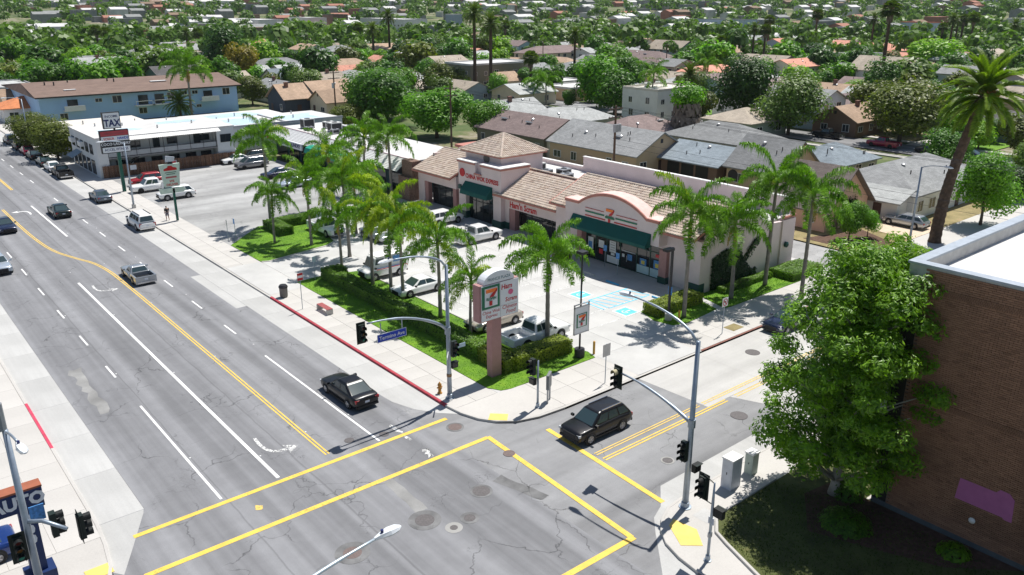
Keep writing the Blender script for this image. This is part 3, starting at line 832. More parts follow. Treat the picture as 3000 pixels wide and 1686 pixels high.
# tower block
w = MB(); w.box(57.2,75.3,3.6, 61.5,78.6,7.0); w.box(57.2,70.6,3.6, 61.5,74.2,7.0); w.box(57.6,74.2,3.6, 61.5,75.3,7.0); w.box(57.2,74.2,3.6,57.6,75.3,5.85)
w.box(57.2,77.2,Z0, 57.9,78.6,3.6); w.box(57.2,70.6,Z0, 57.9,72.0,3.6); w.box(58.6,72.2,7.0, 64.9,79.0,7.85); w.box(61.5,72.2,5.0, 64.9,79.0,7.0)
part(w, 'wall', M_PINK, mall)
part(MB().box(57.1,77.1,Z0,57.95,78.7,.95).box(57.1,70.5,Z0,57.95,72.1,.95), 'dado', M_GREEN, mall)
c_ = MB(); c_.box(57.04,75.3,6.78,57.2,78.72,7.0); c_.box(57.04,70.46,6.78,57.2,74.25,7.0); c_.box(57.2,70.46,6.78,61.5,70.6,7.0); c_.box(57.02,74.1,5.7,57.2,75.4,5.85)
c_.box(57.2,78.6,6.78,61.5,78.72,7.0)
part(c_, 'cornice', M_CORAL, mall)
part(MB().box(57.02,70.44,7.0,61.5,74.24,7.09).box(57.02,75.3,7.0,61.5,78.74,7.09), 'parapet_cap', M_WHITE, mall)
f8, _ = glazing(57.75, (72.0,73.3,74.6,75.9,77.2), Z0, 3.6, mall, 2.4, frame=M_DARKM)
aw = MB().extr([(57.18,4.65),(57.1,4.65),(56.35,3.75),(56.25,3.3),(57.18,3.3)], 'y', 72.1, 77.2)
part(aw, 'awning', M_AWN, mall)
letters('chinawok', .72, M_RED7, (57.17-57, 74.1-65, 5.28-.13), '-x', mall, sx=.86)
em = part(MB().lathe([(.5,0),(.5,.08),(.42,.1)], (0,0,0), 16), 'emblem', M_RED7, mall, mall); em.data.transform(Matrix.Translation((57,65,.13)))
em.location = (.2, 12.8, 5.45); em.rotation_euler = (0, rad(-90), 0)
part(MB().box(57.0,78.0,3.55,57.2,78.5,4.05), 'wall_lamp', M_GREEN, mall)
me_ = part(MB().lathe([(.55,0),(.55,.06),(.35,.09)], (0,0,0), 16), 'medallion', mk('bronze_grey', (.16,.14,.13), .7), mall, mall); me_.data.transform(Matrix.Translation((57,65,.13)))
me_.location = (1.58, 9.9, 7.32); me_.rotation_euler = (0, rad(-90), 0)
part(MB().box(58.15,71.75,7.85, 65.25,79.45,8.02), 'tower_fascia', M_CORAL, mall)
ap = (61.7,75.6,9.95); q = [(58.1,71.7,8.03),(65.3,71.7,8.03),(65.3,79.5,8.03),(58.1,79.5,8.03)]
dk = MB(); dk.add(q + [ap], [(0,1,4),(1,2,4),(2,3,4),(3,0,4),(0,3,2,1)]); part(dk, 'tower_roof_deck', M_CORAL, mall)
def hip_face(a, b, apx):
    a, b, apx = Vector(a), Vector(b), Vector(apx); u = (b - a).normalized(); W_ = (b - a).length
    ka = (apx - a).dot(u); v = (apx - a - u * ka); L_ = v.length; v.normalize()
    tiles(a, u, v, int(L_ / .36), lambda t: ka * max(t,0) / L_, lambda t: W_ - (W_ - ka) * max(t,0) / L_, mall, mall)
hip_face(q[3], q[0], ap); hip_face(q[0], q[1], ap)
for c_ in q: ridge_tiles(c_, ap, mall, mall)
# left wing
w = MB(); w.box(57.9,80.1,3.0, 58.3,88.4,4.5); w.box(57.9,87.0,Z0,58.5,88.4,3.0); w.box(58.3,80.1,3.0,61,80.3,4.6)
part(w, 'wall', M_PINK, mall)
for y0 in (80.15, 86.2): part(MB().box(57.92,y0,Z0, 58.5,y0+.7,3.0), 'pillar', M_CORALP, mall)
glazing(58.7, (80.9,82.2,83.5,84.8,86.2), Z0, 3.0, mall, 2.3, frame=M_DARKM)
base = MB().add([(57.0,80.1,4.45),(62.0,80.1,6.6),(62.0,88.4,6.6),(57.0,88.4,4.45),(57.0,80.1,4.25),(62.0,80.1,6.3),(62.0,88.4,6.3),(57.0,88.4,4.25)], [(0,1,2,3),(4,7,6,5),(0,4,5,1),(2,6,7,3),(0,3,7,4),(1,5,6,2)])
part(base, 'roof_deck', M_CORAL, mall)
tiles((57.0,80.15,4.47), (0,1,0), Vector((5,0,2.15)), 15, lambda b: 0, lambda b: 8.25, mall, mall)
ridge_tiles((62.0,80.1,6.62),(62.0,88.4,6.62), mall, mall)
part(MB().box(56.93,80.1,4.2, 57.0,88.4,4.4), 'fascia', M_CORAL, mall)
part(MB().box(60.9,42.6,4.6, 70.7,61.3,5.0).box(61.6,61.3,4.6,70.7,72.2,5.0).box(64.9,72.2,4.6,70.7,87.6,5.0).box(61.8,79.0,4.6,64.9,87.6,5.0), 'flat_roof', M_WROOF, mall)
part(MB().box(61.05,61.3,5.0,61.2,61.0,7.1), 'parapet', M_PINK, mall)
part(MB().box(70.62,42.5,6.75,71.08,71.25,6.83).box(70.62,71.25,5.5,71.08,88,5.58), 'parapet_cap', M_WHITE, mall)
def hvac(x, y, z, s, label, sc=1.0):
    t = thing('roof_air_conditioner', label, 'air conditioner', (x, y, z), 0, 'rooftop air conditioners')
    a, b, h = 1.5*s, 1.1*s, 1.0*s*sc
    MB().box(-a/2,-b/2,.1,a/2,b/2,h).obj('cabinet', M_METAL if s < 1.1 else mk('pale_grey_metal', (.62,.62,.6), .5), t)
    MB().box(-a/2,-b/2-.0,0,a/2,b/2,.1).obj('curb', M_DARKM, t)
    MB().box(-a/2-.02,-b/2+.1,.25,-a/2-.003,b/2-.1,h-.15).obj('grille', M_DARKM, t)
    MB().box(-a/2+.1,-b/2-.02,.25,a/2-.15,-b/2-.003,h-.15).obj('side_grille', M_DARKM, t)
    MB().lathe([(.36*s,0),(.36*s,.05),(.2*s,.06)], (0,0,h), 12).obj('fan_guard', M_DARKM, t)
    return t
for x, y, s in ((66.2,74.5,1.1),(64.6,71.3,.95),(66.5,70.2,1.0),(65.2,68.3,.9)):
    hvac(x, y, 5.0, s, 'grey rooftop air conditioner between the tiled mansard and rear parapet of the pink mall')
rb = thing('exhaust_cap', 'flat red exhaust cap on the roof of the pink mall', 'vent', (66.0,63.5,5.0))
MB().prism([(1.0*math.cos(a),1.0*math.sin(a)) for a in [rad(45*i+22) for i in range(8)]], .55, .75).obj('cap', mk('red_cap', (.5,.04,.05), .6), rb); MB().tube([(0,0,0),(0,0,.56)], .45, 10).obj('duct', M_METAL, rb)
pp = P(1295, 408, 6.5)
part(MB().box(66.2,89.0,4.0,69.2,91.0,5.9), 'end_parapet', M_PINK, mall)
part(MB().box(65.9,88.7,5.9,69.5,91.3,6.25), 'parapet_slab', M_CORAL, mall)
part(MB().box(62.3,88.6,4.0,64,91.0,4.6), 'side_parapet', M_PINK, mall); part(MB().box(62.1,88.45,4.6,64.2,91.1,4.82), 'parapet_slab', M_CORAL, mall)

# ivy on the end wall
def leafcard(m, p, n, s, tint=None, asp=.75):
    n = Vector(n).normalized(); a = n.cross(Vector((U(-1,1),U(-1,1),U(-1,1)))).normalized(); b = n.cross(a)
    a *= s; b *= s * asp
    p = Vector(p)
    m.add([p - a, p - b*.9 + n*s*.12, p + a, p + b*.9 + n*s*.12], [(0,1,2,3)], rnd.random() if tint is None else tint)
L_IVY = leaf('ivy_leaf', (.012,.035,.010), (.035,.085,.02), .2)
m = MB()
for i in range(5200):
    x = U(58.3, 65.2); z = U(.15, 4.3)
    top = 3.7 - .25 * abs(x - 60.4) ** 1.2 if x < 62 else 3.4 - 1.0 * (x - 62)**1.1 if x < 64.2 else 1.0
    arcz = 3.9 - ((x - 66.0) ** 2) * .22
    if z > top and not (x > 63.2 and abs(z - arcz) < .35): continue
    leafcard(m, (x, 42.17 - abs(rnd.gauss(0, .13)), z), (U(-.5,.5), -1, U(.0,.9)), U(.08,.16))
iv = thing('climbing_ivy', 'dark ivy climbing the end wall of the pink mall', 'ivy', (61, 42.1, .13))
part(m, 'foliage', L_IVY, iv, tint=True)
part(MB().tube([(60.5,42.1,.1),(60.6,42.12,1.6),(60.2,42.14,3.0)], [.05,.04,.02], 6), 'stem', mk('ivy_stem', (.10,.07,.05), .9), iv)

# ---- neighbours to the north
def win(root, parent, face, a, z0, w, h, off, frame=M_WHITE, pane=M_HGLASS, bars=1):
    """a window with frame, pane and mullion on a wall; face '-x' (a = centre Y) or '-y' (a = centre X)"""
    f = MB(); g_ = MB(); e = .07
    def B(m, u0, v0, u1, v1, d0, d1):
        if face == '-x': m.box(off - d1, u0, v0, off - d0, u1, v1)
        else: m.box(u0, off - d1, v0, u1, off - d0, v1)
    B(f, a-w/2-e, z0-e, a+w/2+e, z0, -.05, .06); B(f, a-w/2-e, z0+h, a+w/2+e, z0+h+e, -.05, .05)
    B(f, a-w/2-e, z0, a-w/2, z0+h, -.05, .05); B(f, a+w/2, z0, a+w/2+e, z0+h, -.05, .05)
    if bars: B(f, a-.03, z0, a+.03, z0+h, -.05, .035)
    o = part(f, 'window', frame, parent, root)
    B(g_, a-w/2, z0, a+w/2, z0+h, -.04, .015)
    part(g_, 'pane', pane, o, root)
    return o
coco = thing('laundry_building', 'low laundry shop with a grey striped mansard, teal front and white flat roof', 'building', (58, 110, .13))
M_TEAL = mk('teal_front', (.01,.05,.06), .6, var=.1)
part(MB().box(58.2,91.2,Z0,68.6,131.8,4.35).box(57.2,91.2,3.2,58.2,131.8,3.75), 'wall', M_TEAL, coco)
part(MB().box(58.3,91.2,4.35,68.4,131.6,4.75), 'flat_roof', M_WROOF, coco)
ms = MB()
M_BATTEN = mk('pale_batten', (.80,.80,.79), .7, var=.08)
M_MANS = mk('dark_mansard', (.025,.03,.035), .8, var=.1)
part(MB().add([(56.5,91.2,3.6),(56.5,131.8,3.6),(58.3,131.8,5.0),(58.3,91.2,5.0),(56.5,91.2,3.4),(56.5,131.8,3.4),(58.3,131.8,3.4),(58.3,91.2,3.4)], [(0,3,2,1),(4,5,6,7),(0,1,5,4),(0,4,7,3),(1,2,6,5)]), 'mansard', M_MANS, coco)
for k in range(9):
    u = (k + .5) / 9
    part(MB().add([(56.5+1.8*u-.10-.05,91.25,3.6+1.4*u+.0),(56.5+1.8*u-.10-.05,131.75,3.6+1.4*u+.0),(56.5+1.8*u+.07-.05,131.75,3.6+1.4*u+.13),(56.5+1.8*u+.07-.05,91.25,3.6+1.4*u+.13),(56.5+1.8*u+.1,91.25,3.6+1.4*u),(56.5+1.8*u+.1,131.75,3.6+1.4*u)], [(0,3,2,1),(3,4,5,2)]), 'batten', M_BATTEN, coco)
part(MB().box(58.2,91.2,4.98,58.5,131.8,5.1), 'ridge_cap', mk('mauve_cap', (.30,.22,.25), .7), coco)
part(MB().box(56.2,118.2,2.75,56.42,125.6,3.75), 'sign_board', M_SIGNW, coco); letters('coco', .85, M_NAVY, (56.18-58, 121.9-110, 3.27-.13), '-x', coco)
part(MB().box(56.3,126.5,3.2,56.45,131.0,3.6), 'sign_strip', M_POSTR, coco); part(MB().box(56.26,127,3.3,56.3,129,3.65), 'sign_strip', M_POSTB, coco)
for k in range(9):
    part(MB().box(58.14,92.5+k*4.4,.3,58.19,96.0+k*4.4,2.9), 'shop_window', M_GLASS, coco)
# green rounded awning
ga = MB()
an = [rad(180*i/10) for i in range(11)]
ga.extr([(108.6+1.6*math.cos(a), 3.3+1.6*math.sin(a)) for a in an], 'x', 55.2, 57.6)
part(ga, 'round_awning', mk('bright_green_vinyl', (.02,.33,.22), .5), coco)
part(MB().extr([(108.6+1.25*math.cos(a), 3.25+1.25*math.sin(a)) for a in an], 'x', 55.1, 55.19), 'awning_face', M_SIGNW, coco)
part(MB().box(55.06,107.8,3.3,55.1,109.4,4.0), 'awning_print', M_POSTR, coco)
for y0, y1 in ((110.2,115.5),(101.5,107.0)): part(MB().extr([(55.2,3.0),(57.4,3.0),(57.4,4.0),(56.2,4.0),(55.5,3.7)], 'y', y0, y1), 'long_awning', MATS['bright_green_vinyl'], coco)
for k, (x, y, s, sc) in enumerate(((61.8,127,1.3,1.2),(64.5,124.8,1.1,1.),(63.6,121.0,1.3,1.1),(64.3,117.2,1.35,1.0),(62.2,118.4,.8,1.),(60.8,124.5,.8,.8))):
    hvac(x, y, 4.75, s, 'grey rooftop air conditioner on the white flat roof of the laundry building', sc)
m = thing('brick_pier', 'brown stone pier between the laundry and the pink mall', 'wall', (57.4, 90.0, .13))
part(MB().box(56.6,88.7,Z0,58.6,91.15,3.2).box(57.2,88.7,3.2,58.6,91.15,5.2), 'pier', mk('rubble_stone', (.20,.13,.10), .9, var=.4, scale=5, bmp=.6, bscale=8), m)

motel = thing('office_block', 'white two-storey block with upstairs walkway, corrugated canopy and side stairs', 'building', (40, 137, .13))
M_WSTUC = mk('white_stucco', (.62,.64,.65), .85, var=.05, scale=.5)
part(MB().box(29.8,131.6,Z0,50.2,144.7,5.8).box(29.8,129.45,Z0,31.2,131.6,5.8).box(47.4,129.45,Z0,50.2,131.6,5.8), 'wall', M_WSTUC, motel)
part(MB().box(29.7,129.35,5.8,50.3,144.8,6.02), 'flat_roof', M_WROOF, motel)
part(MB().box(31.2,129.5,2.75,47.4,131.6,2.95), 'walkway', mk('walkway_grey', (.22,.22,.23), .8), motel)
can = MB()
for k in range(54):
    x = 31.0 + k * .31
    can.add([(x,129.6,5.95),(x+.155,129.6,6.0),(x+.31,129.6,5.95),(x,128.3,5.45),(x+.155,128.3,5.5),(x+.31,128.3,5.45)], [(0,1,4,3),(1,2,5,4)])
part(can, 'corrugated_canopy', mk('white_corrugated', (.72,.71,.69), .6), motel)
rl = part(MB().box(31.2,129.5,3.8,47.4,129.56,3.86).box(31.2,129.5,3.0,47.4,129.56,3.05), 'railing', M_DARKM, motel)
part(MB().box(31.3,129.52,3.05,47.3,129.54,3.75), 'railing_panel', mk('railing_grey', (.38,.40,.42), .7), rl, motel)
for k in range(9): part(MB().box(31.2+k*2.0,129.48,2.95,31.26+k*2.0,129.58,5.5), 'post', M_DARKM, motel)
for x in (32.8, 38.3, 44.5): part(MB().box(x,131.5,2.97,x+1.0,131.58,5.0), 'door', mk('dark_door', (.02,.03,.04), .5), motel)
for x in (35.7, 41.2, 46.2): win(motel, motel, '-y', x, 3.9, 1.4, .8, 131.58, M_DARKM)
for x in (33.5, 36, 38.6, 41.2, 43.8, 46.2): win(motel, motel, '-y', x, 1.0, 1.5, 1.1, 131.58, M_DARKM)
win(motel, motel, '-y', 48.8, 3.6, 1.6, 1.1, 129.44, M_DARKM)
st = MB(); 
for k in range(15): st.box(31.9+k*.28-4.3+4.3, 130.3, .2+k*.185, 32.2+k*.28, 131.4, .26+k*.185)
part(st, 'stair_treads', M_DARKM, motel)
part(MB().extr([(31.6,.15),(32.0,.15),(36.3,2.95),(36.0,2.95)], 'y', 130.2, 130.3).extr([(31.6,1.0),(31.7,1.0),(36.1,3.85),(36.0,3.85)], 'y', 130.2, 130.26), 'stair_stringer', M_DARKM, motel)
for k in range(5):
    part(MB().box(29.3,131.5+k*2.6,3.9,29.78,133.3+k*2.6,4.6), 'window_awning', M_WHITE, motel) if k in (2,4) else None
    win(motel, motel, '-x', 132.5+k*2.6, 3.4, 1.5, 1.3, 29.78, M_DARKM); win(motel, motel, '-x', 132.5+k*2.6, .5, 1.6, 1.9, 29.78, M_DARKM)
part(MB().add([(29.79,138.5,2.9),(29.79,142,2.9),(28.3,142,2.1),(28.3,138.5,2.1),(29.79,138.5,2.85),(29.79,142,2.85),(28.3,142,2.05),(28.3,138.5,2.05)], [(0,3,2,1),(4,5,6,7),(2,3,7,6),(0,4,7,3),(1,2,6,5)]), 'shop_awning', mk('blue_grey_canvas', (.25,.32,.38), .8), motel)
# stained roof pools
pool = mk('pale_blue_roof_coating', (.55,.70,.78), .3, var=.12, scale=.4)
patch([(41,137.5),(47.5,138),(48,141),(42,141.2)], pool, None, 6.03, 'roof_pool', .5)
patch([(31.5,133.5),(38,134),(37.5,137),(32,137)], pool, None, 6.031, 'roof_pool', .5)
annex = thing('flat_roof_annex', 'white flat-roofed annex with pale blue roof coating behind the parking lot', 'building', (60, 148, .13))
part(MB().box(51,134,Z0,72,146,4.75).box(52.4,146.0,Z0,70,162,3.6), 'wall', M_WSTUC, annex)
part(MB().box(50.9,133.9,4.75,72.1,146.1,4.95).box(52.3,146.1,3.6,70.1,162.1,3.8), 'flat_roof', M_WROOF, annex)
part(MB().box(50.9,133.9,4.95,72.1,134.1,5.2).box(61.3,134.1,4.95,61.6,146.0,5.15), 'parapet', mk('grey_parapet', (.45,.46,.48), .8), annex)
patch([(52.5,136),(59,136.5),(60,144),(53,143)], pool, None, 4.955, 'roof_pool', .6); patch([(62.5,136),(69,136),(70,143),(63,143)], pool, None, 4.956, 'roof_pool', .6); patch([(53,149),(66,150),(66,160),(54,160)], pool, None, 3.806, 'roof_pool', .6)
for i, o in enumerate([o for o in bpy.data.objects if o.name.startswith('roof_pool')]):
    o.parent = motel if i < 2 else annex
    o.location = -o.parent.location
for x, y in ((54,141),(57.5,143),(65,139),(67,144),(56,152),(61,156)): part(MB().tube([(x,y,3.7),(x,y,5.5 if y < 146 else 4.4)], .13, 8), 'vent_pipe', M_METAL, annex)
for x, y in ((34,135),(36.5,140),(40,134),(44,142),(46,136),(33,142)): part(MB().tube([(x,y,5.9),(x,y,6.5)], .12, 8), 'vent_pipe', M_METAL, motel)
low = thing('cream_roof_shop', 'low shop with a cream gravel roof in front of the blue apartments', 'building', (44, 160, .13))
part(MB().box(31,146,Z0,46.2,170,3.5), 'wall', M_WSTUC, low); part(MB().box(30.9,145.9,3.5,46.3,170.1,3.75), 'flat_roof', M_CREAMROOF, low)
for x, y in ((34,152),(38,158),(36,163),(42,165),(44,160),(43,150)): part(MB().tube([(x,y,3.7),(x,y,4.4)], .12, 8), 'vent_pipe', M_METAL, low)

apt = thing('apartment_block', 'long sky blue two-storey apartment block under a low brown roof', 'building', (55, 195, 0))
M_SKYB = mk('sky_blue_stucco', (.40,.60,.86), .85, var=.06, scale=.4)
M_BRNR = shingles('brown_shingle', (.27,.19,.155))
part(MB().box(35,192.5,0,76.5,226,6.05), 'wall', M_SKYB, apt)
part(MB().add([(34.2,191.4,6.05),(77.3,191.4,6.05),(79,209.5,7.6),(35.2,209.5,7.6),(34.2,227,6.05),(77.3,227,6.05),(34.2,191.4,5.85),(77.3,191.4,5.85),(34.2,227,5.85),(77.3,227,5.85)],
    [(0,1,2,3),(3,2,5,4),(6,7,1,0),(6,8,9,7),(0,3,4,8,6),(1,7,9,5,2)]), 'roof', M_BRNR, apt)
part(MB().box(34.2,191.3,5.78,77.3,191.39,6.0), 'fascia', M_DARKM, apt)
for x, z, w_, h in ((46.3,4.3,1.3,.7),(50,3.9,1.8,1.4),(64.3,4.6,1.2,.7),(66.7,4.6,1.2,.7),(73.9,4.0,1.6,1.4),(61.3,3.6,1.5,1.6),(64.9,1.6,1.1,.6),(67.3,1.6,1.1,.6),(39.2,1.2,1.4,1.2),(55,1.2,1.6,1.2)):
    win(apt, apt, '-y', x, z, w_, h, 192.48)
for x, g2 in ((41.2,0),(55.3,1),(58.8,1),(69.6,0)):
    part(MB().box(x-1.0,192.4,3.1,x+1.0,192.48,5.1), 'glass_door', M_HGLASS, apt)
    b = part(MB().box(x-2.0,190.9,2.9,x+2.0,192.5,3.08), 'balcony', M_WHITE, apt)
    part(MB().box(x-2.0,190.9,3.08,x+2.0,190.98,4.0) if not g2 else MB().box(x-2.0,190.9,3.9,x+2.0,190.98,4.0).box(x-2,190.9,3.08,x-1.9,190.98,3.9).box(x+1.9,190.9,3.08,x+2,190.98,3.9), 'railing', M_WHITE, b, apt)
for x, y in ((39,205),(40.6,204),(44,207),(52,206),(53,204.5),(70,206),(72,200)): part(MB().tube([(x,y,7.0),(x,y,7.9)], .14, 6), 'vent_pipe', M_DARKM, apt)
part(MB().box(60,201,7.0,63.5,202.2,7.15), 'skylight', M_WHITE, apt); part(MB().box(41,197,6.6,43.3,197.9,6.75), 'skylight', M_WHITE, apt)

# plank fence in front of the white block
M_PLANK = mk('weathered_cedar', (.17,.095,.06), .9, var=.25, scale=2, rand=.35, bmp=.3, bscale=15)
fence = thing('plank_fence', 'weathered brown plank fence along the edge of the parking lot', 'fence', (30, 129.2, .13))
PL = MB().box(-.075,-.012,0,.075,.012,1.75).mesh('plank', M_PLANK)
k = 0; x = 30.2
while x < 53.0:
    o = link('plank', PL, fence, (x - 30, U(-.01,.01), U(-.03,.05))); o.rotation_euler = (U(-.01,.01), U(-.015,.015), 0); x += .163
for z in (.4, 1.3): MB().box(.1,.02,z,22.9,.07,z+.09).obj('rail', M_PLANK, fence)
# ------------------------------------------------------------------ the brick building
M_BRICK = mk('brown_brick', (.31,.165,.105), .9, var=.16, scale=.7, tint=.22, rand=.12)
M_MORT = mk('brick_mortar', (.24,.165,.13), .95, var=.1)
brick = thing('brick_building', 'tall brown brick building with a white roof and metal parapet cap', 'building', (38.1, 16.35, .14))
part(MB().box(38.13,-14,.0,60,16.33,12.5), 'wall', M_MORT, brick)
part(MB().box(38.12,15.6,.0,38.3,16.35,11.6), 'corner_recess', mk('dark_recess', (.03,.025,.022), .7), brick)  # near-black strip set back at the wall corner
bm = MB(); n_ = 0
BK = MB().box(-.05,-.148,-.0435,0,.148,.0435).mesh('brick', M_BRICK)
course = 0; z = .5
single = []
while z < 13.1:
    off = .155 if course % 2 else 0
    y = 15.55 - off
    if not (6.55 < z < 6.85 or 12.0 < z < 12.3):
        while y > 8.6:
            t = rnd.random(); t = t * .6 + .25
            if rnd.random() < .025: t = .0
            px = U(-.006, .006)
            if y < 12.6 and 1.0 < z < 3.55 and len(single) < 300 and not (9.7 < y < 12.6 and 2.25 < z < 3.6): single.append((38.1 + px, y - .148, z))
            else: bm.box(38.05 + px, y - .296, z - .0435, 38.12, y, z + .0435, t)
            y -= .31
    else:
        while y > 8.6:
            bm.box(38.02, y - .085, z - .045, 38.12, y, z + .05, rnd.random() * .3); y -= .1
    z += .1; course += 1
part(bm, 'brickwork', M_BRICK, brick, tint=True)['kind'] = 'stuff'
for p in single: link('brick', BK, brick, (p[0] - 38.1, p[1] - 16.35, p[2] - .14))
part(MB().box(38.06,8.6,.0,38.13,16.3,.45), 'plinth', mk('grey_plinth', (.12,.13,.14), .9), brick)
pm = MB().extr([(12.42,2.38),(12.34,3.5),(10.75,3.5),(10.6,3.7),(10.2,3.68),(9.95,3.45),(9.88,2.3),(10.2,2.3),(10.3,2.38)], 'x', 38.035, 38.12)
part(pm, 'painted_patch', mk('purple_wall_paint', (.46,.15,.33), .85, var=.08), brick)
part(MB().box(37.5,7.4,.0,38.13,8.6,13.0), 'buttress', mk('pinkish_render', (.45,.30,.27), .9), brick)
part(MB().box(38.1,-14,12.5,38.5,16.35,13.25).box(38.5,15.95,12.5,60,16.35,13.25), 'parapet', mk('parapet_render', (.50,.49,.47), .85), brick)
part(MB().box(38.02,-14,13.25,38.58,16.43,13.36).box(38.58,15.87,13.25,60,16.43,13.36), 'parapet_cap', mk('blue_grey_flashing', (.36,.40,.45), .5, .3, .12), brick)
part(MB().box(38.5,-14,12.45,60,15.95,12.6), 'flat_roof', M_WROOF, brick)
lv = part(MB().box(45.5,8,12.6,49,11.6,12.9), 'skylight', M_WHITE, brick)
for k in range(10): part(MB().add([(45.6+k*.34,8.1,12.92),(45.85+k*.34,8.1,13.05),(45.85+k*.34,11.5,13.05),(45.6+k*.34,11.5,12.92)], [(0,1,2,3)]), 'louvre', M_METAL, lv, brick)
pl = part(MB().lathe([(.12,0),(.16,.08),(.05,.16)], (0,0,0), 10), 'wall_lamp', M_WHITE, brick, brick); pl.data.transform(Matrix.Translation(brick.location)); pl.location = (-.1, -4.9, 1.5); pl.rotation_euler = (0, rad(-90), 0)

# ------------------------------------------------------------------ lawns
def grass_mat(name, a, b_):
    m, t, b = nt(name); co = coords(t)
    k = math_(t, 'ADD', math_(t, 'MULTIPLY', noise(t, co, .7, 5, .6), .6), math_(t, 'MULTIPLY', noise(t, co, 14, 4, .7), .4))
    t.links.new(ramp(t, k, [(.33, a), (.58, b_), (.70, (b_[0]*1.5, b_[1]*1.05, b_[2]*1.6))]), b.inputs['Base Color']); b.inputs['Roughness'].default_value = .9
    bump(t, b, noise(t, co, 45, 3, .7), .7, .04); MATS[name] = m; return m
M_LAWN = grass_mat('lawn', (.05,.135,.006), (.145,.295,.010))
M_LAWNS = grass_mat('shade_toned_lawn', (.045,.05,.015), (.10,.12,.03))  # darker lawn copy: shade of tree and building put into the colour
M_DRY = grass_mat('dry_lawn', (.16,.13,.05), (.32,.26,.12))
M_SOIL = mk('bark_soil', (.11,.065,.045), .95, var=.35, scale=4, bmp=.6, bscale=25)
M_BLADE = leaf('grass_blade', (.05,.15,.010), (.19,.36,.022), .3, .05)
M_BLADES = leaf('shade_toned_blade', (.03,.045,.012), (.10,.12,.03), .3, .05)  # blades with the same shade worked into their colour
def inpoly(x, y, pts):
    c = False; n = len(pts)
    for i in range(n):
        x0, y0 = pts[i]; x1, y1 = pts[i-1]
        if (y0 > y) != (y1 > y) and x < (x1-x0)*(y-y0)/(y1-y0) + x0: c = not c
    return c
def blades(label, pts, n, mat, z, h=.07, excl=None):
    xs = [p[0] for p in pts]; ys = [p[1] for p in pts]; m = MB(); k = 0
    while k < n:
        x, y = U(min(xs), max(xs)), U(min(ys), max(ys)); k += 1
        if not inpoly(x, y, pts) or (excl and excl(x, y)): continue
        a = U(0, 6.28); dx, dy = math.cos(a)*.03, math.sin(a)*.03; hh = h * U(.6, 1.4)
        m.add([(x-dx,y-dy,z),(x+dx,y+dy,z),(x+U(-.05,.05),y+U(-.05,.05),z+hh)], [(0,1,2)], rnd.random())
    o = m.obj('grass', mat, tint=True); return tag(o, label, 'grass', kind='stuff')
FL = [(30.82,68.2),(30.82,39.6),(31.3,38.7),(32.0,38.47),(40.0,38.47),(40.3,39.5),(39.6,42.4),(37.0,42.6),(37.0,67.4),(33.5,68.4)]
struct(MB().prism(list(reversed(FL))[::-1], .05, .172).obj('front_lawn', M_LAWN))
kerb('lawn_edge', [(37.0,67.4),(37.0,42.7),(39.6,42.5)], .15, .0, .24, M_KERB, plaza)
blades('bright clipped grass in front of the plaza hedge', FL, 15000, M_BLADE, .17, .06, lambda x, y: (33 < x < 34.5 and y > 40))
NI = [(30.9,76.3),(31.6,75.9),(38.6,77.2),(40.0,78.2),(40.6,80.5),(42.6,88.4),(36.2,89.3),(30.82,83.8)]
struct(MB().prism(NI, .05, .172).obj('island_lawn', M_LAWN))
kerb('island_kerb', [(30.9,76.1),(31.6,75.8),(38.7,77.1),(40.15,78.1),(40.8,80.5),(42.8,88.4)], .15, .0, .21, M_KERB, plaza)
blades('bright clipped grass on the island between the driveways', NI, 6500, M_BLADE, .17, .06)
EL = [(48.9,40.5),(49.3,38.9),(50.5,38.47),(55.0,38.9),(55.6,41.0),(55.6,42.4),(49.6,42.6)]
struct(MB().prism(EL, .05, .172).obj('planter_lawn', M_LAWN))
blades('grass in the planter beside the side driveway', EL, 2500, M_BLADE, .17, .06)
SL = [(55.7,38.6),(56.5,38.5),(68.6,38.5),(68.6,42.1),(56.6,42.1)]
struct(MB().prism(SL, .05, .17).obj('side_lawn', M_LAWN))
blades('grass strip below the ivy wall', SL, 4500, M_BLADE, .17, .06)
SEL = [(29.3,18.9),(29.7,19.75),(30.5,20.35),(31.6,20.6),(60,20.6),(60,16.6),(38.1,16.6),(38.1,-14),(26.9,-14),(27.0,9),(28.2,16.2)]
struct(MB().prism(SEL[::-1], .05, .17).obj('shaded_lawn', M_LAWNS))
kerb('lawn_kerb', [(28.2,16.2),(29.15,18.9),(29.55,19.85),(30.4,20.48),(31.6,20.72),(36,20.75)][::-1], .14, .0, .27, M_SLAB, sidewalk_se)
blades('shade-toned grass under the broad street tree by the brick building', [(28.6,16),(29.6,19.6),(31.6,20.5),(36,20.5),(37.5,16),(37.5,8),(27.5,8)], 9000, M_BLADES, .17, .08)
MB().poly([(p[0], p[1], .178) for p in [(33.2,17.0),(36,18.9),(38.0,18.6),(38.05,9),(35.5,11.5),(34.2,14.5)]]).obj('planting_bed', M_SOIL, bpy.data.objects['shaded_lawn'])
struct(MB().poly([(p[0], p[1], .163) for p in rect(52.0,35.0,53.4,36.0)]).obj('tree_pit', M_DRY))
struct(MB().poly([(p[0], p[1], .05) for p in rect(79.5,38.5,136.5,60)]).obj('house_yard', M_DRY))
struct(MB().poly([(p[0], p[1], .07) for p in [(80.5,38.6),(86,38.6),(88.8,44),(80.5,46.5)]]).obj('bark_bed', M_SOIL))
struct(MB().poly([(p[0], p[1], .08) for p in [(89,38.6),(96.6,38.6),(96.6,47),(90.2,46)]]).obj('house_driveway', mk('tan_concrete', (.62,.50,.38), .9)))
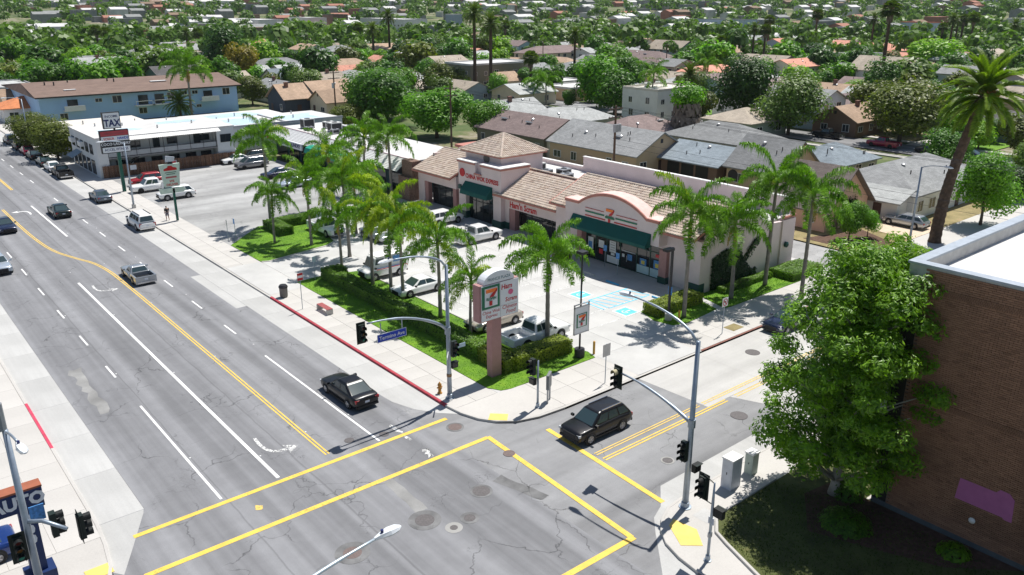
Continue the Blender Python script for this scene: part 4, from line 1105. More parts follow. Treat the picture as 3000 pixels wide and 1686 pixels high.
for yy in (56, 70, 84, 98, 112, 130, 150, 170, 190):
    struct(MB().poly([(p[0], p[1], -.012) for p in rect(154.9,yy,166,yy+10)]).obj('front_yard', M_DRY if yy % 4 else M_LAWN))
    struct(MB().poly([(p[0], p[1], .0) for p in rect(150.5,yy+10.5,164,yy+13)]).obj('yard_driveway', M_CONC))

# ------------------------------------------------------------------ hedges
L_HEDGE = leaf('hedge_leaf', (.035,.095,.010), (.19,.31,.025), .25, .08, .8)
L_HEDGY = leaf('yellowing_hedge_leaf', (.08,.12,.010), (.34,.36,.03), .25, .08, .6)
M_CORE = mk('hedge_core', (.03,.055,.012), 1.0)
def hedge(label, boxes, mat, dens=240, s=.066, core=.1):
    cx = sum((b[0]+b[2])/2 for b in boxes)/len(boxes); cy = sum((b[1]+b[3])/2 for b in boxes)/len(boxes)
    t = thing('hedge', label, 'hedge', (cx, cy, .15), 0, 'clipped hedges of the plaza')
    m = MB(); c = MB()
    def hid(p, i):
        return any(j != i and b[0]+.05 < p[0] < b[2]-.05 and b[1]+.05 < p[1] < b[3]-.05 and p[2] < b[4] - .05 for j, b in enumerate(boxes))
    for i, (x0, y0, x1, y1, h) in enumerate(boxes):
        c.box(x0+core, y0+core, .15, x1-core, y1-core, h-core)
        for (nx, ny, nz), A in (((-1,0,0),(y1-y0)*h), ((1,0,0),(y1-y0)*h), ((0,-1,0),(x1-x0)*h), ((0,1,0),(x1-x0)*h), ((0,0,1),(x1-x0)*(y1-y0))):
            for _ in range(int(A * dens)):
                p = [U(x0,x1), U(y0,y1), U(.15,h)]
                if nx: p[0] = (x0 if nx < 0 else x1)
                if ny: p[1] = (y0 if ny < 0 else y1)
                if nz: p[2] = h
                wob = .06 * math.sin(p[0]*1.7) * math.cos(p[1]*1.3) + rnd.gauss(0, .02)
                p = [p[0]+nx*wob, p[1]+ny*wob, p[2]+nz*wob]
                # round the shoulders
                ex = min(p[0]-x0, x1-p[0]); ey = min(p[1]-y0, y1-p[1])
                if nz: p[2] -= .10 * max(0, 1 - min(ex, ey)/.22)
                if hid(p, i): continue
                leafcard(m, p, (nx+U(-.6,.6), ny+U(-.6,.6), nz+U(.0,.9)), s*U(.6,1.3))
    part(c, 'core', M_CORE, t); part(m, 'foliage', mat, t, tint=True)
    return t
hedge('long dark clipped hedge between the front lawn and the parked cars', [(33.0,43.6,34.5,67.0,1.15),(33.0,66.0,35.0,67.6,1.25)], L_HEDGE)
hedge('yellow-green clipped hedge turning the corner behind the pylon sign', [(33.0,40.4,34.6,43.5,1.2),(34.0,40.2,39.3,41.8,1.2)], L_HEDGY)
hedge('angled clipped hedge on the island between the two driveways', [(36.4,83.6,38.0,88.2,1.15),(38.0,86.8,42.4,88.4,1.15)], L_HEDGE)
hedge('small rounded bush beside the mail van', [(36.6,64.6,38.3,66.0,1.1)], L_HEDGE)
hedge('blocky clipped hedge beside the side driveway', [(49.6,40.6,55.3,42.4,1.05)], L_HEDGY, s=.065)
hedge('low clipped hedge at the foot of the ivy wall', [(58.5,40.7,65.8,41.5,.7)], L_HEDGE)
hedge('broad flat-topped hedge at the far end of the ivy wall', [(66.2,38.7,71.2,41.3,.9)], L_HEDGE, s=.065)
L_GC = leaf('ground_cover_leaf', (.03,.08,.012), (.14,.24,.04), .3, .1)
def shrub(label, c, r, h, n, mat, s=.1, name='shrub', group=None):
    t = thing(name, label, 'shrub', (c[0], c[1], .14), 0, group)
    m = MB()
    for _ in range(n):
        a, e = U(0,6.28), math.asin(U(0,1)); q = U(.65,1)
        p = (r*q*math.cos(a)*math.cos(e), r*q*math.sin(a)*math.cos(e), h*q*math.sin(e)+.03)
        leafcard(m, p, (p[0]/r, p[1]/r, p[2]/h+.3+U(-.4,.4)), s*U(.6,1.3))
    m.obj('foliage', mat, t, tint=True); MB().tube([(0,0,0),(0,0,h*.6)], [.06,.03], 6).obj('stem', mk('twig', (.10,.07,.05), .9), t)
    return t
shrub('sunlit leafy ground cover beside the trunk of the broad tree', (35.1,16.1), 1.35, .7, 1500, L_GC, .09)
shrub('leafy shrub at the corner of the brick wall', (37.6,17.3), .9, 1.3, 700, L_GC, .09)
shrub('low shaded shrub at the foot of the brick wall', (36.9,11.6), .8, .55, 600, L_HEDGE, .09)
# ------------------------------------------------------------------ trees
LEAFS = {
 'bright': leaf('bright_leaf', (.035,.110,.008), (.21,.40,.024), .36, .2),
 'dark': leaf('dark_leaf', (.014,.050,.008), (.065,.140,.018), .32, .25),
 'olive': leaf('olive_leaf', (.055,.070,.014), (.175,.185,.035), .3, .2),
 'lime': leaf('lime_leaf', (.090,.190,.008), (.31,.45,.022), .4, .15),
 'grey': leaf('grey_green_leaf', (.060,.100,.035), (.180,.240,.075), .3, .2),
 'autumn': leaf('yellowing_leaf', (.10,.085,.010), (.34,.22,.025), .3, .15),
 'glossy': leaf('glossy_leaf', (.018,.070,.006), (.27,.44,.022), .24, .05, 1.6, .45),
 'mid': leaf('mid_green_leaf', (.026,.080,.009), (.115,.235,.022), .35, .25),
}
M_BARK = mk('bark', (.13,.095,.07), .95, var=.3, scale=3, bmp=.7, bscale=12)
M_PBARK = mk('pale_bark', (.36,.33,.29), .9, var=.25, scale=3, bmp=.5, bscale=12)
def crown_mesh(seed, n, s, asp=.85, nb=9, mat=None, inner=.35, spread=.62):
    r_ = random.Random(seed); m = MB(); blobs = []
    for i in range(nb):
        a = r_.uniform(0, 6.28) + i * 2.4; z = r_.uniform(-.75, .8); q = r_.uniform(.25, spread) * math.sqrt(max(.15, 1 - z*z*.7))
        blobs.append((q*math.cos(a), q*math.sin(a), z*.62*asp, r_.uniform(.36,.56)))
    blobs.append((0, 0, .1, .62)); blobs.append((0, 0, -.3, .55))
    tot = sum(b[3]**2 for b in blobs)
    for b in blobs:
        for _ in range(int(n * b[3]**2 / tot)):
            while True:
                d = Vector((r_.gauss(0,1), r_.gauss(0,1), r_.gauss(0,1)))
                if d.length > .1: break
            d.normalize()
            q = r_.uniform(.82, 1.06) if r_.random() > inner else r_.uniform(.4, .85)
            p = Vector(b[:3]) + d * b[3] * q * Vector((1, 1, .85)).length / 1.65
            if p.length > 1.12: continue
            nn = (d + Vector((r_.uniform(-.55,.55), r_.uniform(-.55,.55), r_.uniform(.0,.9)))).normalized()
            a_ = nn.cross(Vector((r_.uniform(-1,1), r_.uniform(-1,1), r_.uniform(-1,1))))
            if a_.length < .01: continue
            a_.normalize(); b_ = nn.cross(a_); ss = s * r_.uniform(.6, 1.3)
            a_ *= ss; b_ *= ss * .7
            m.add([p - a_, p - b_ - nn*ss*.15, p + a_, p + b_ - nn*ss*.15], [(0,1,2,3)], r_.random())
    return m.mesh('crown', mat, tint=True)
def trunk_mesh(seed, mat):
    """unit tree frame: trunk to z=1, limbs fanning into a crown of radius 1 above"""
    r_ = random.Random(seed); m = MB()
    m.tube([(0,0,-.02),(.01,.0,.3),(r_.uniform(-.03,.03),.02,.62),(r_.uniform(-.05,.05),r_.uniform(-.05,.05),1.0)], [.075,.055,.05,.035], 8)
    for i in range(6):
        a = i * 1.05 + r_.uniform(-.3,.3); z0 = r_.uniform(.5,.85); l = r_.uniform(.35,.7)
        m.tube([(0,0,z0),(l*.45*math.cos(a),l*.45*math.sin(a),z0+.22),(l*math.cos(a),l*math.sin(a),z0+.34+r_.uniform(0,.2))], [.035,.025,.01], 5)
    return m.mesh('trunk', mat, smooth=True)
TRUNKS = [trunk_mesh(i, M_BARK) for i in range(3)]
CROWNS = {}
def crown_for(kind, q, v):
    k = (kind, q, v)
    if k not in CROWNS:
        n, s = {'near': (9500, .042), 'mid': (4200, .062), 'far': (1500, .105)}[q]
        CROWNS[k] = crown_mesh(hash((q, v)) % 1000 + v * 7 if False else v * 17 + {'near':1,'mid':2,'far':3}[q] * 101, n, s, (.85, 1.0, .75)[v % 3], (9, 12, 7)[v % 3], LEAFS[kind])
    return CROWNS[k]
def tree(kind, x, y, h, r, label, group=None, q='mid', v=None, name='tree', zb=None, clear=.10):
    zb = terrain(x, y) if zb is None else zb
    t = thing(name, label, 'tree', (x, y, zb), U(0, 6.28), group)
    v = rnd.randrange(3) if v is None else v
    rz = min(r * U(1.0, 1.3), h * (1 - clear) / 2)
    c = link('crown', crown_for(kind, q, v), t, (0, 0, h - rz)); c.scale = (r*1.2, r*1.2, rz*1.15)
    k = link('trunk', TRUNKS[rnd.randrange(3)], t); k.scale = (r * .8, r * .8, max(h - rz, .5))
    return t
# the broad tree by the brick building: built leaf by leaf
def big_tree(x, y, h, r, label, kind, n, s, zlo, seed, nb=34, sy=1.0):
    r_ = random.Random(seed)
    t = thing('tree', label, 'tree', (x, y, .16))
    m = MB(); tw = MB(); zc = (h + zlo) / 2; hz = (h - zlo) / 2; blobs = []
    for i in range(nb):
        z = -1 + 2 * (i + .5) / nb + r_.uniform(-.1,.1); a = i * 2.399 + r_.uniform(-.4,.4)
        prof = math.sqrt(max(.06, 1 - (z * .97) ** 2)) ** .75 * (1.0 - .12 * z)
        q = prof * r * r_.uniform(.66, 1.0)
        blobs.append((Vector((q*math.cos(a), q*math.sin(a)*sy, zc + z*hz)), r_.uniform(.17,.29) * r))
        blobs.append((Vector((q*.35*math.cos(a+2), q*.35*math.sin(a+2), zc + z*hz*.9)), r_.uniform(.18,.26) * r))
    tot = sum(b[1]**2 for b in blobs)
    for c, br in blobs:
        for _ in range(int(n * br*br / tot)):
            d = Vector((r_.gauss(0,1), r_.gauss(0,1), r_.gauss(0,1))).normalized()
            p = c + Vector((d.x*1.12, d.y*1.12, d.z*.62)) * br * (r_.uniform(.78,1.08) if r_.random() > .25 else r_.uniform(.3,.8))
            # small whorls of leaves
            for w in range(3):
                nn = (d * .9 + Vector((r_.uniform(-.5,.5), r_.uniform(-.5,.5), r_.uniform(.1,1.1)))).normalized()
                a_ = nn.cross(Vector((r_.uniform(-1,1), r_.uniform(-1,1), r_.uniform(-1,1)))).normalized(); b_ = nn.cross(a_); ss = s * r_.uniform(.6,1.3)
                pp = p + Vector((r_.uniform(-1,1), r_.uniform(-1,1), r_.uniform(-1,1))) * s * 1.1
                m.add([pp - a_*ss, pp - b_*ss*.42 - nn*ss*.15, pp + a_*ss, pp + b_*ss*.42 - nn*ss*.15], [(0,1,2,3)], r_.random())
    for c, br in blobs[::2]:
        f = max(.8, c.z - abs(c.x) * .5 - abs(c.y) * .5 - .5)
        tw.tube([(0,0,min(f, h*.8)), c*.5 + Vector((0,0,f*.5+.1)), c], [.09,.05,.015], 5)
    tw.tube([(0,0,-.05),(.03,0,.6),(.05,.02,2),(0,.05,h*.5),(.05,0,h*.88)], [.36,.26,.22,.15,.04], 10)
    m.obj('crown', LEAFS[kind], t, tint=True); tw.obj('trunk', M_PBARK, t, smooth=True)
    return t
big_tree(37.2, 17.9, 12.9, 3.95, 'broad glossy green street tree in front of the brick building', 'glossy', 27000, .12, 1.6, 5, 70)
big_tree(52.0, 22.9, 9.8, 4.2, 'yellow-green leafy street tree behind the broad glossy one', 'lime', 9000, .15, 2.2, 9, 30)

for kind, x, y, h, r, lab, v in [
 ('mid',88.4,149,12.6,7.4,'big dark ficus with glossy crown behind the laundry roof',0),
 ('mid',96,158,11,6.0,'dark ficus with a sunlit top behind the big ficus',1),
 ('bright',89.7,130,9.6,6.6,'wide light green tree beside the laundry roof',2),
 ('bright',95,122,8.0,4.2,'rounded light green tree next to the olive walled house',0),
 ('olive',81,149,5.6,3.6,'low scrubby tree against the cream house',1),
 ('bright',145.2,141,12.6,6.1,'tall bright green dense tree in front of the white stucco house',0),
 ('mid',160.5,146,12.2,4.6,'feathery mid green tree beside the white stucco house',1),
 ('dark',150.3,104,15,6.2,'massive very dark green dome tree over the residential street',0),
 ('dark',274,162,11.5,7.2,'round dark tree in front of the brown ranch roof',2),
 ('grey',144,89,12.4,6.2,'lacy pale green tree on the verge before the craftsman porch',1),
 ('olive',150,70,11.8,7.2,'broad dull olive tree beside the date palm',0),
 ('lime',300,134,13,9.4,'bright lime tree behind the tan two-storey roof',2),
 ('bright',101,36.2,9.2,3.4,'slim young street tree on the dry verge',1),
 ('autumn',103.6,256,12,5.6,'orange tinted tree behind the blue apartments',0),
 ('dark',103,268,18.5,7.0,'tall black-green tree behind the orange tinted one',1),
 ('olive',28.6,150,6.8,3.8,'olive street tree at the kerb beside the white block',0),
 ('olive',28.4,162,6.2,4.2,'rusty olive street tree further along the kerb',1),
 ('olive',28.6,172,5.8,3.4,'small olive street tree where the parked cars end',2),
 ('lime',211,112,5.2,4.4,'low lime green bushy tree before the tan two-storey house',1),
 ('mid',161,186,6.8,4.4,'low spreading tree beside the residential street lawn',2),
 ('grey',205,305,10.5,9.0,'wide pale grey-green tree behind the four tall palms',0),
 ('mid',186,262,9,6.5,'reddish green tree near the flat-roofed olive apartment',1),
 ('dark',90,47.5,4.4,2.2,'dark rounded shrub tree by the half-timbered gable',0),
 ('bright',83.5,42.8,4.6,1.7,'leaning small tree in front of the peach wall',2),
 ('bright',86.0,42.0,3.4,1.2,'young bushy tree at the corner of the peach wall',1),
 ('mid',128,52,7,3.6,'shady tree beyond the white house with grey roof',1),
 ('dark',118,38.5,5,3,'dark clump under the date palm street edge',0),
 ('lime',140,38,7,3.6,'lime street tree at the right end of the verge',2),
 ('grey',125,33.0+5.5,9,4.4,'loose grey-green street tree behind the slim young one',0)]:
    tree(kind, x, y, h, r, lab, None, 'near' if math.hypot(x, y) < 190 else 'mid', v)

# ------------------------------------------------------------------ palms
L_QF = leaf('queen_palm_leaflet', (.025,.085,.010), (.25,.40,.045), .34, .14, 2.5)
L_QY = leaf('yellowing_palm_leaflet', (.10,.17,.010), (.48,.50,.04), .38, .12, 2.5)
L_DEAD = leaf('dead_frond', (.28,.16,.05), (.45,.27,.08), .25, .2)
L_DATE = leaf('date_palm_leaflet', (.065,.120,.014), (.26,.31,.065), .4, .12, 1.2)
L_DATEFAR = leaf('dusky_palm_leaflet', (.030,.055,.012), (.13,.16,.04), .3, .2, 1.2)
M_QTR = mk('palm_trunk', (.25,.225,.20), .9, var=.22, scale=2, bmp=.5, bscale=8)
M_DTR = mk('date_palm_trunk', (.095,.065,.045), .95, var=.4, scale=3, bmp=1.0, bscale=7)
M_SHAFT = mk('green_crownshaft', (.14,.20,.05), .7, var=.2)
def frond_mesh(seed, L_, e0, droop, nl, ll, hang, mat, wl=.05, stiff=False):
    """one feather frond growing along +x from the origin"""
    r_ = random.Random(seed); m = MB(); pts = []; p = Vector((0,0,0)); N = 14; a = e0
    for i in range(N + 1):
        pts.append(p.copy()); s = i / N
        a = e0 - droop * (s ** 1.35)
        p = p + Vector((math.cos(a), r_.uniform(-.03,.03), math.sin(a))) * (L_ / N)
    m.tube(pts, [.045 - .036 * i / N for i in range(N + 1)], 4, tint=.9)
    for i in range(nl):
        s = .14 + .86 * i / nl; f = s * N; k = min(int(f), N - 1); q = pts[k].lerp(pts[k+1], f - k); d = (pts[k+1] - pts[k]).normalized()
        side0 = Vector((0,1,0)); upv = side0.cross(d) * -1
        lf = ll * (math.sin(math.pi * min(1, s * .8 + .18)) * .75 + .3) * r_.uniform(.8, 1.15)
        for sd in (-1, 1):
            if stiff:
                dr = (side0 * sd * .75 + d * .65 + upv * .42 * r_.uniform(.6,1.2)).normalized(); tip = q + dr * lf + Vector((0,0,-.12*lf))
            else:
                dr = (side0 * sd * r_.uniform(.35,.9) + d * r_.uniform(.2,.6) + Vector((0,0,r_.uniform(-.2,.7)))).normalized()
                tip = q + dr * lf * .62 + Vector((0,0,-lf * hang * r_.uniform(.55,1.2)))
            mid = q + dr * lf * .5
            w = d * wl * .5
            m.add([q - w, q + w, mid + w, mid - w, tip], [(0,1,2,3),(3,2,4)], r_.random())
    return m
QF = []
for i, (e0, dr) in enumerate(((1.25,1.5),(.95,1.9),(.6,1.8),(.25,1.6),(-.15,1.3),(.75,2.3))):
    QF.append((frond_mesh(i, 3.5, e0, dr, 84, .80, .70, L_QF, .05).mesh('frond', L_QF, tint=True), frond_mesh(i, 3.5, e0, dr, 84, .80, .70, L_QY, .05).mesh('frond', L_QY, tint=True)))
QD = frond_mesh(77, 2.2, -1.0, .5, 34, .5, .6, L_DEAD).mesh('dead_frond', L_DEAD, tint=True)
def palm_trunk(h, r0, r1, mat, lean=0.0, rings=1, bulge=0.0, n=10, name='trunk'):
    m = MB(); k = max(6, int(h / .35)); pts = []; rs = []
    for i in range(k + 1):
        s = i / k; pts.append((lean * s * s, 0, h * s)); rr = r0 + (r1 - r0) * s + bulge * math.exp(-((s - .93) / .05) ** 2)
        rs.append(rr * (1.06 if i % 2 else .97) * (1.25 if i == 0 else 1))
    return m.tube(pts, rs, n)
def queen_palm(x, y, h, label, yel=0.1, sc=1.0, dead=1, zb=.15, nf=20, lean=None):
    lean = U(-.35,.35) if lean is None else lean
    t = thing('queen_palm', label, 'palm tree', (x, y, zb), U(0, 6.28), 'queen palms around the plaza')
    palm_trunk(h, .17*sc, .11*sc, M_QTR, lean).obj('trunk', M_QTR, t, smooth=True)
    MB().tube([(lean,0,h-.15),(lean,0,h+.25),(lean,0,h+.75)], [.12*sc,.15*sc,.05], 8).obj('crownshaft', M_SHAFT, t, smooth=True)
    for i in range(nf):
        k = min(5, int(i / nf * 5.0)) if i % 5 else 5
        o = link('frond', QF[k][1 if rnd.random() < yel else 0], t, (lean, 0, h + .45 - .03 * i))
        s = sc * U(.85, 1.25); o.scale = (s, s, s * U(.85,1.15)); o.rotation_euler = (U(-.3,.3), U(-.18,.18), i * 2.4 + U(-.3,.3))
    for i in range(dead + rnd.randrange(2)):
        o = link('dead_frond', QD, t, (lean, 0, h - .05)); o.rotation_euler = (0, U(.1,.35), U(0,6.28)); o.scale = (sc*.8,)*3
    return t
for x, y, h, lab, yel, sc, dead in [
 (37.6,88.8,9.9,'tallest queen palm on the island between the driveways',.05,1.05,0),
 (34.8,81.6,5.2,'short slender queen palm on the island lawn',.1,.8,0),
 (37.5,78.4,7.1,'queen palm with hanging orange fronds at the island tip',.2,1.0,4),
 (35.6,68.3,5.2,'queen palm at the near end of the long hedge, by the driveway',.25,.9,1),
 (38.6,72.2,7.6,'full queen palm behind the driveway entrance',.1,1.1,0),
 (35.9,63.1,6.6,'queen palm beside the mail van',.3,1.0,1),
 (36.2,60.4,6.9,'yellowing queen palm above the mail van',.75,1.0,1),
 (36.0,58.1,6.7,'yellowing queen palm between the mail van and the white sedan',.65,.95,2),
 (35.9,52.3,6.4,'queen palm behind the tall lamp arm beside the hedge',.3,1.0,0),
 (35.6,47.8,4.3,'short queen palm beside the pylon sign',.15,.78,0),
 (38.9,42.5,6.7,'broad queen palm behind the corner hedge, in front of the white pickup',.02,1.12,1),
 (56.2,92.4,8.0,'queen palm against the stone pier of the laundry',.05,1.15,0),
 (54.6,96.5,7.4,'queen palm in front of the grey mansard',.05,1.1,0),
 (51.4,39.5,8.7,'queen palm rising from the planter hedge by the side driveway',.05,1.1,1),
 (58.1,39.7,6.8,'queen palm with a dangling brown spathe before the ivy wall',.12,1.15,2),
 (63.5,39.9,9.4,'tall queen palm before the end pier of the pink mall',.05,1.15,0),
 (63.2,36.0,8.9,'tall queen palm at the kerb of the side street',.03,1.12,0),
 (43.5,79.5,6.6,'queen palm among the parked cars behind the island',.2,1.05,2),
 (46.5,90.5,7.0,'queen palm at the far edge of the plaza parking',.1,1.1,1),
 (59.5,175,11.5,'tall queen palm in front of the blue apartments',.0,1.6,2)]:
    queen_palm(x, y, h, lab, yel, sc, dead)
for o in [o for o in bpy.data.objects if o.name.startswith('queen_palm') and o.location.y > 170]: o['group'] = 'palms near the blue apartments'
# date palms
DF = [frond_mesh(200+i, 4.6, e0, dr, 84, .70, .2, L_DATE, .085, True).mesh('frond', L_DATE, tint=True) for i, (e0, dr) in enumerate(((1.35,.9),(1.0,1.25),(.65,1.35),(.3,1.25),(-.05,1.1),(-.4,.9)))]
def date_palm(x, y, h, label, nf=58, lean=.0, sc=1.0, zb=0):
    t = thing('date_palm', label, 'palm tree', (x, y, zb), 0)
    palm_trunk(h, .62, .42, M_DTR, lean, bulge=.35, n=12).obj('trunk', M_DTR, t)
    for i in range(nf):
        k = min(5, int(i / nf * 6)); o = link('frond', DF[k], t, (lean, 0, h + .5 - .9 * i / nf))
        s = sc * U(.9, 1.1); o.scale = (s, s, s); o.rotation_euler = (U(-.25,.25), 0, i * 2.4 + U(-.2,.2))
    m = MB()
    for i in range(10):
        a = U(0, 6.28); m.tube([(lean,0,h+.1),(lean+.8*math.cos(a),.8*math.sin(a),h+.6),(lean+1.3*math.cos(a),1.3*math.sin(a),h+.1)], [.03,.05,.16], 5)
    m.obj('fruit_stalks', mk('orange_fruit_stalk', (.42,.20,.05), .8, var=.3), t)
    return t
date_palm(89.8, 36.4, 15.6, 'huge feather date palm on the side street verge', 74, 2.6, 1.06).rotation_euler.z = rad(-38)
far_date = MB()
for i in range(46):
    k = min(5, int(i / 46 * 6)); fm = frond_mesh(300+i, 3.6, (1.3,.95,.55,.15,-.3,-.7)[k], (.9,1.2,1.3,1.2,1.0,.7)[k], 20, .75, .3, None, .12, True)
    R_ = Matrix.Rotation(i * 2.4, 3, 'Z'); fm.v = [tuple(R_ @ Vector(v)) for v in fm.v]; far_date.add(fm.v, fm.f, .5); far_date.t[-len(fm.f):] = fm.t
FD = far_date.mesh('crown', L_DATEFAR, tint=True)
FT = palm_trunk(1.0, .045, .03, M_DTR, 0, n=7).mesh('trunk', M_DTR)
fan = MB()
def fan_leaf(m, c, d, r, r_, nseg=9):
    d = d.normalized(); s = d.cross(Vector((0,0,1))); s = s.normalized() if s.length > .05 else Vector((1,0,0)); u = s.cross(d)
    for k in range(nseg):
        a = -1.35 + 2.7 * k / (nseg - 1); dr = d * math.cos(a) + s * math.sin(a); w = (s * math.cos(a) - d * math.sin(a)) * r * .13
        m.add([c, c + dr*r*.6 - w, c + dr*r + Vector((0,0,-.18*r)), c + dr*r*.6 + w], [(0,1,2,3)], r_.random())
r_ = random.Random(4)
for i in range(34):
    a = i * 2.4; e = 1.3 - 2.0 * i / 34; d = Vector((math.cos(a)*math.cos(e), math.sin(a)*math.cos(e), math.sin(e)))
    fan.tube([(0,0,0), d*.9], [.03,.02], 3); fan_leaf(fan, d * .9, d + Vector((0,0,-.15)), 1.05, r_)
FANC = fan.mesh('crown', L_DATEFAR, tint=True)
sk = MB(); r_ = random.Random(8)
for i in range(260):
    a = r_.uniform(0, 6.28); z = -r_.uniform(.1, 1.0); q = .36 + .16 * z * -1 * 0 + r_.uniform(0,.12)
    p = Vector((q*math.cos(a), q*math.sin(a), z)); sd = Vector((-math.sin(a), math.cos(a), 0)) * .07
    sk.add([p - sd, p + sd, p*1.12 + Vector((0,0,-.28))], [(0,1,2)], r_.random())
SKIRT = sk.mesh('dead_skirt', mk('grey_brown_skirt', (.23,.18,.14), 1.0, var=.4, scale=3), tint=True)
def far_palm(kind, x, y, h, label, group, s=1.0):
    z = terrain(x, y); t = thing('palm_tree', label, 'palm tree', (x, y, z), U(0, 6.28), group)
    k = link('trunk', FT, t); k.scale = (11*s, 11*s, h)
    c = link('crown', FD if kind == 'date' else FANC, t, (0, 0, h)); c.scale = (s,)*3 if kind == 'date' else (1.5*s,)*3
    if kind == 'fan': d = link('skirt', SKIRT, t, (0, 0, h)); d.scale = (1.5*s, 1.5*s, 2.4*s)
    return t
GP = 'tall palms over the rooftops'
for x, y, h, lab in ((175,296,13.3,'shorter of the left pair of tall date palms beyond the ficus'),(185,300,18.2,'taller of the left pair of tall date palms beyond the ficus'),(147,193,21,'taller of the right pair of tall date palms by the olive apartment'),(146.5,185,18.4,'shorter of the right pair of tall date palms by the olive apartment')):
    far_palm('date', x, y, h, lab, None, 1.15)
sp = thing('shaggy_fan_palm', 'fat fan palm with a thick grey skirt of dead leaves among the roofs', 'palm tree', (119.2,94.3,0))
palm_trunk(8, .5, .4, M_DTR).obj('trunk', M_DTR, sp)
for k, (zz, s) in enumerate(((8.6,2.1),)): c = link('crown', crown_mesh(61, 2600, .06, .8, 9, LEAFS['bright']), sp, (0,0,zz)); c.scale = (4.2,4.2,3.2)
for zz, s in ((8.0,3.4),(5.6,3.8),(3.4,3.4)): d = link('skirt', SKIRT, sp, (0,0,zz)); d.scale = (s*1.5,s*1.5,3.4)
fp = P(465, 325, 5); 
bp = thing('bushy_palm', 'low bushy palm rising behind the white block roof', 'palm tree', (57.5,176,0))
MB().tube([(0,0,0),(0,0,4.2)], [.3,.25], 8).obj('trunk', M_DTR, bp)
c = link('crown', FD, bp, (0,0,4.6)); c.scale = (1.0,1.0,.95)
for px, py, h, kind, lab in ((2255,62,17,'fan','slim fan palm left of the pink tiled roofs'),(2385,135,20,'fan','fan palm above the round dark tree'),(2575,275,22,'fan','tall shaggy fan palm in front of the tan two-storey house'),(2560,70,18,'date','feather palm above the pink tiled roofs'),(2785,110,18,'date','dark feather palm left of the pale blue far house'),(2845,110,19,'fan','tall fan palm right of the dark feather palm'),(1480,90,14,'fan','lone fan palm beside the white two-storey house'),(1050,95,13,'fan','fan palm by the brown far block'),(2960,150,16,'date','feather palm at the edge of the far roofs'),(1905,345,9,'queen','x'),(1600,310,5.5,'queen','x'),(1575,305,5.0,'queen','x'),(2070,248,6,'queen','x'),(2055,195,7,'queen','x'),(210,235,6,'queen','x'),(310,100,12,'fan','thin fan palm above the red roofs on the left'),(580,118,11,'fan','small fan palm left of the dark far trees')):
    g_ = P(px, py, 0)
    if math.hypot(g_.x, g_.y) > 420: g_ *= 420 / math.hypot(g_.x, g_.y); h *= .9
    if kind == 'queen':
        t = queen_palm(g_.x, g_.y, h, 'queen palm standing among the houses', .05, 1.3, 0, 0, 14); t['group'] = 'queen palms among the houses'
    else: far_palm(kind, g_.x, g_.y, h, lab, None, 1.1)
# ------------------------------------------------------------------ vehicles
M_TYRE = mk('tyre_rubber', (.018,.018,.019), .85, var=.1)
M_RIM = mk('alloy_rim', (.42,.42,.44), .35, .8, .08)
M_CGL = glass('car_glass', (.035,.06,.065), .03, 1.0)
M_HEAD = glass('headlamp_glass', (.55,.57,.6), .1, .8)
M_TAIL = glass('tail_lamp', (.38,.008,.012), .2, .6)
M_PLATE = mk('plate_white', (.6,.62,.68), .5, var=.1)
M_TRIM = mk('black_trim', (.016,.016,.018), .55, var=.05)
M_CHROME = mk('chrome_trim', (.55,.55,.57), .2, .95, .03)
def cpaint(name, col, metal=.15):
    return mk(name, col, .2, metal, .03, 1.5, .5, coat=.5)
CP = {'black': mk('black_car_paint', (.008,.008,.010), .32, .0, .03, 1.5, .4, coat=.2), 'white': cpaint('white_car_paint', (.84,.84,.83), 0), 'silver': cpaint('silver_car_paint', (.42,.44,.46), .5), 'navy': cpaint('navy_car_paint', (.012,.018,.05)),
 'slate': cpaint('slate_car_paint', (.10,.125,.16), .4), 'red': cpaint('red_car_paint', (.33,.012,.02)), 'maroon': cpaint('maroon_car_paint', (.16,.01,.03)), 'beige': cpaint('beige_car_paint', (.50,.44,.37), .3), 'pale': cpaint('pale_blue_car_paint', (.50,.56,.62), .4),
 'dkgreen': cpaint('dark_green_car_paint', (.012,.022,.02)), 'grey': cpaint('grey_car_paint', (.20,.20,.21), .4), 'blue': cpaint('blue_car_paint', (.012,.04,.18), .2), 'gold': cpaint('faded_gold_paint', (.40,.40,.37), .3), 'rust': cpaint('crimson_car_paint', (.30,.015,.05))}
def loft(m, st, W):
    secs = []
    for x, wf, zb, zt, zc in st:
        w = W / 2 * wf; h = zt - zb
        half = [(0, zb), (w*.82, zb), (w*.965, zb+.10*h+.03), (w, zb+.42*h), (w*.995, zb+.72*h), (w*.95, zt-.03), (w*.84, zt), (w*.42, zt*.35+zc*.65), (0, zc)]
        secs.append([(x, y, z) for y, z in half] + [(x, -y, z) for y, z in half[-2:0:-1]])
    n = len(secs[0]); b = len(m.v)
    for s in secs: m.v += s
    for i in range(len(secs) - 1):
        for k in range(n): m.f.append((b+i*n+k, b+i*n+(k+1)%n, b+(i+1)*n+(k+1)%n, b+(i+1)*n+k)); m.t.append(.5)
    m.f.append(tuple(b+k for k in range(n))[::-1]); m.f.append(tuple(b+(len(secs)-1)*n+k for k in range(n))); m.t += [.5,.5]
WHEEL = {}
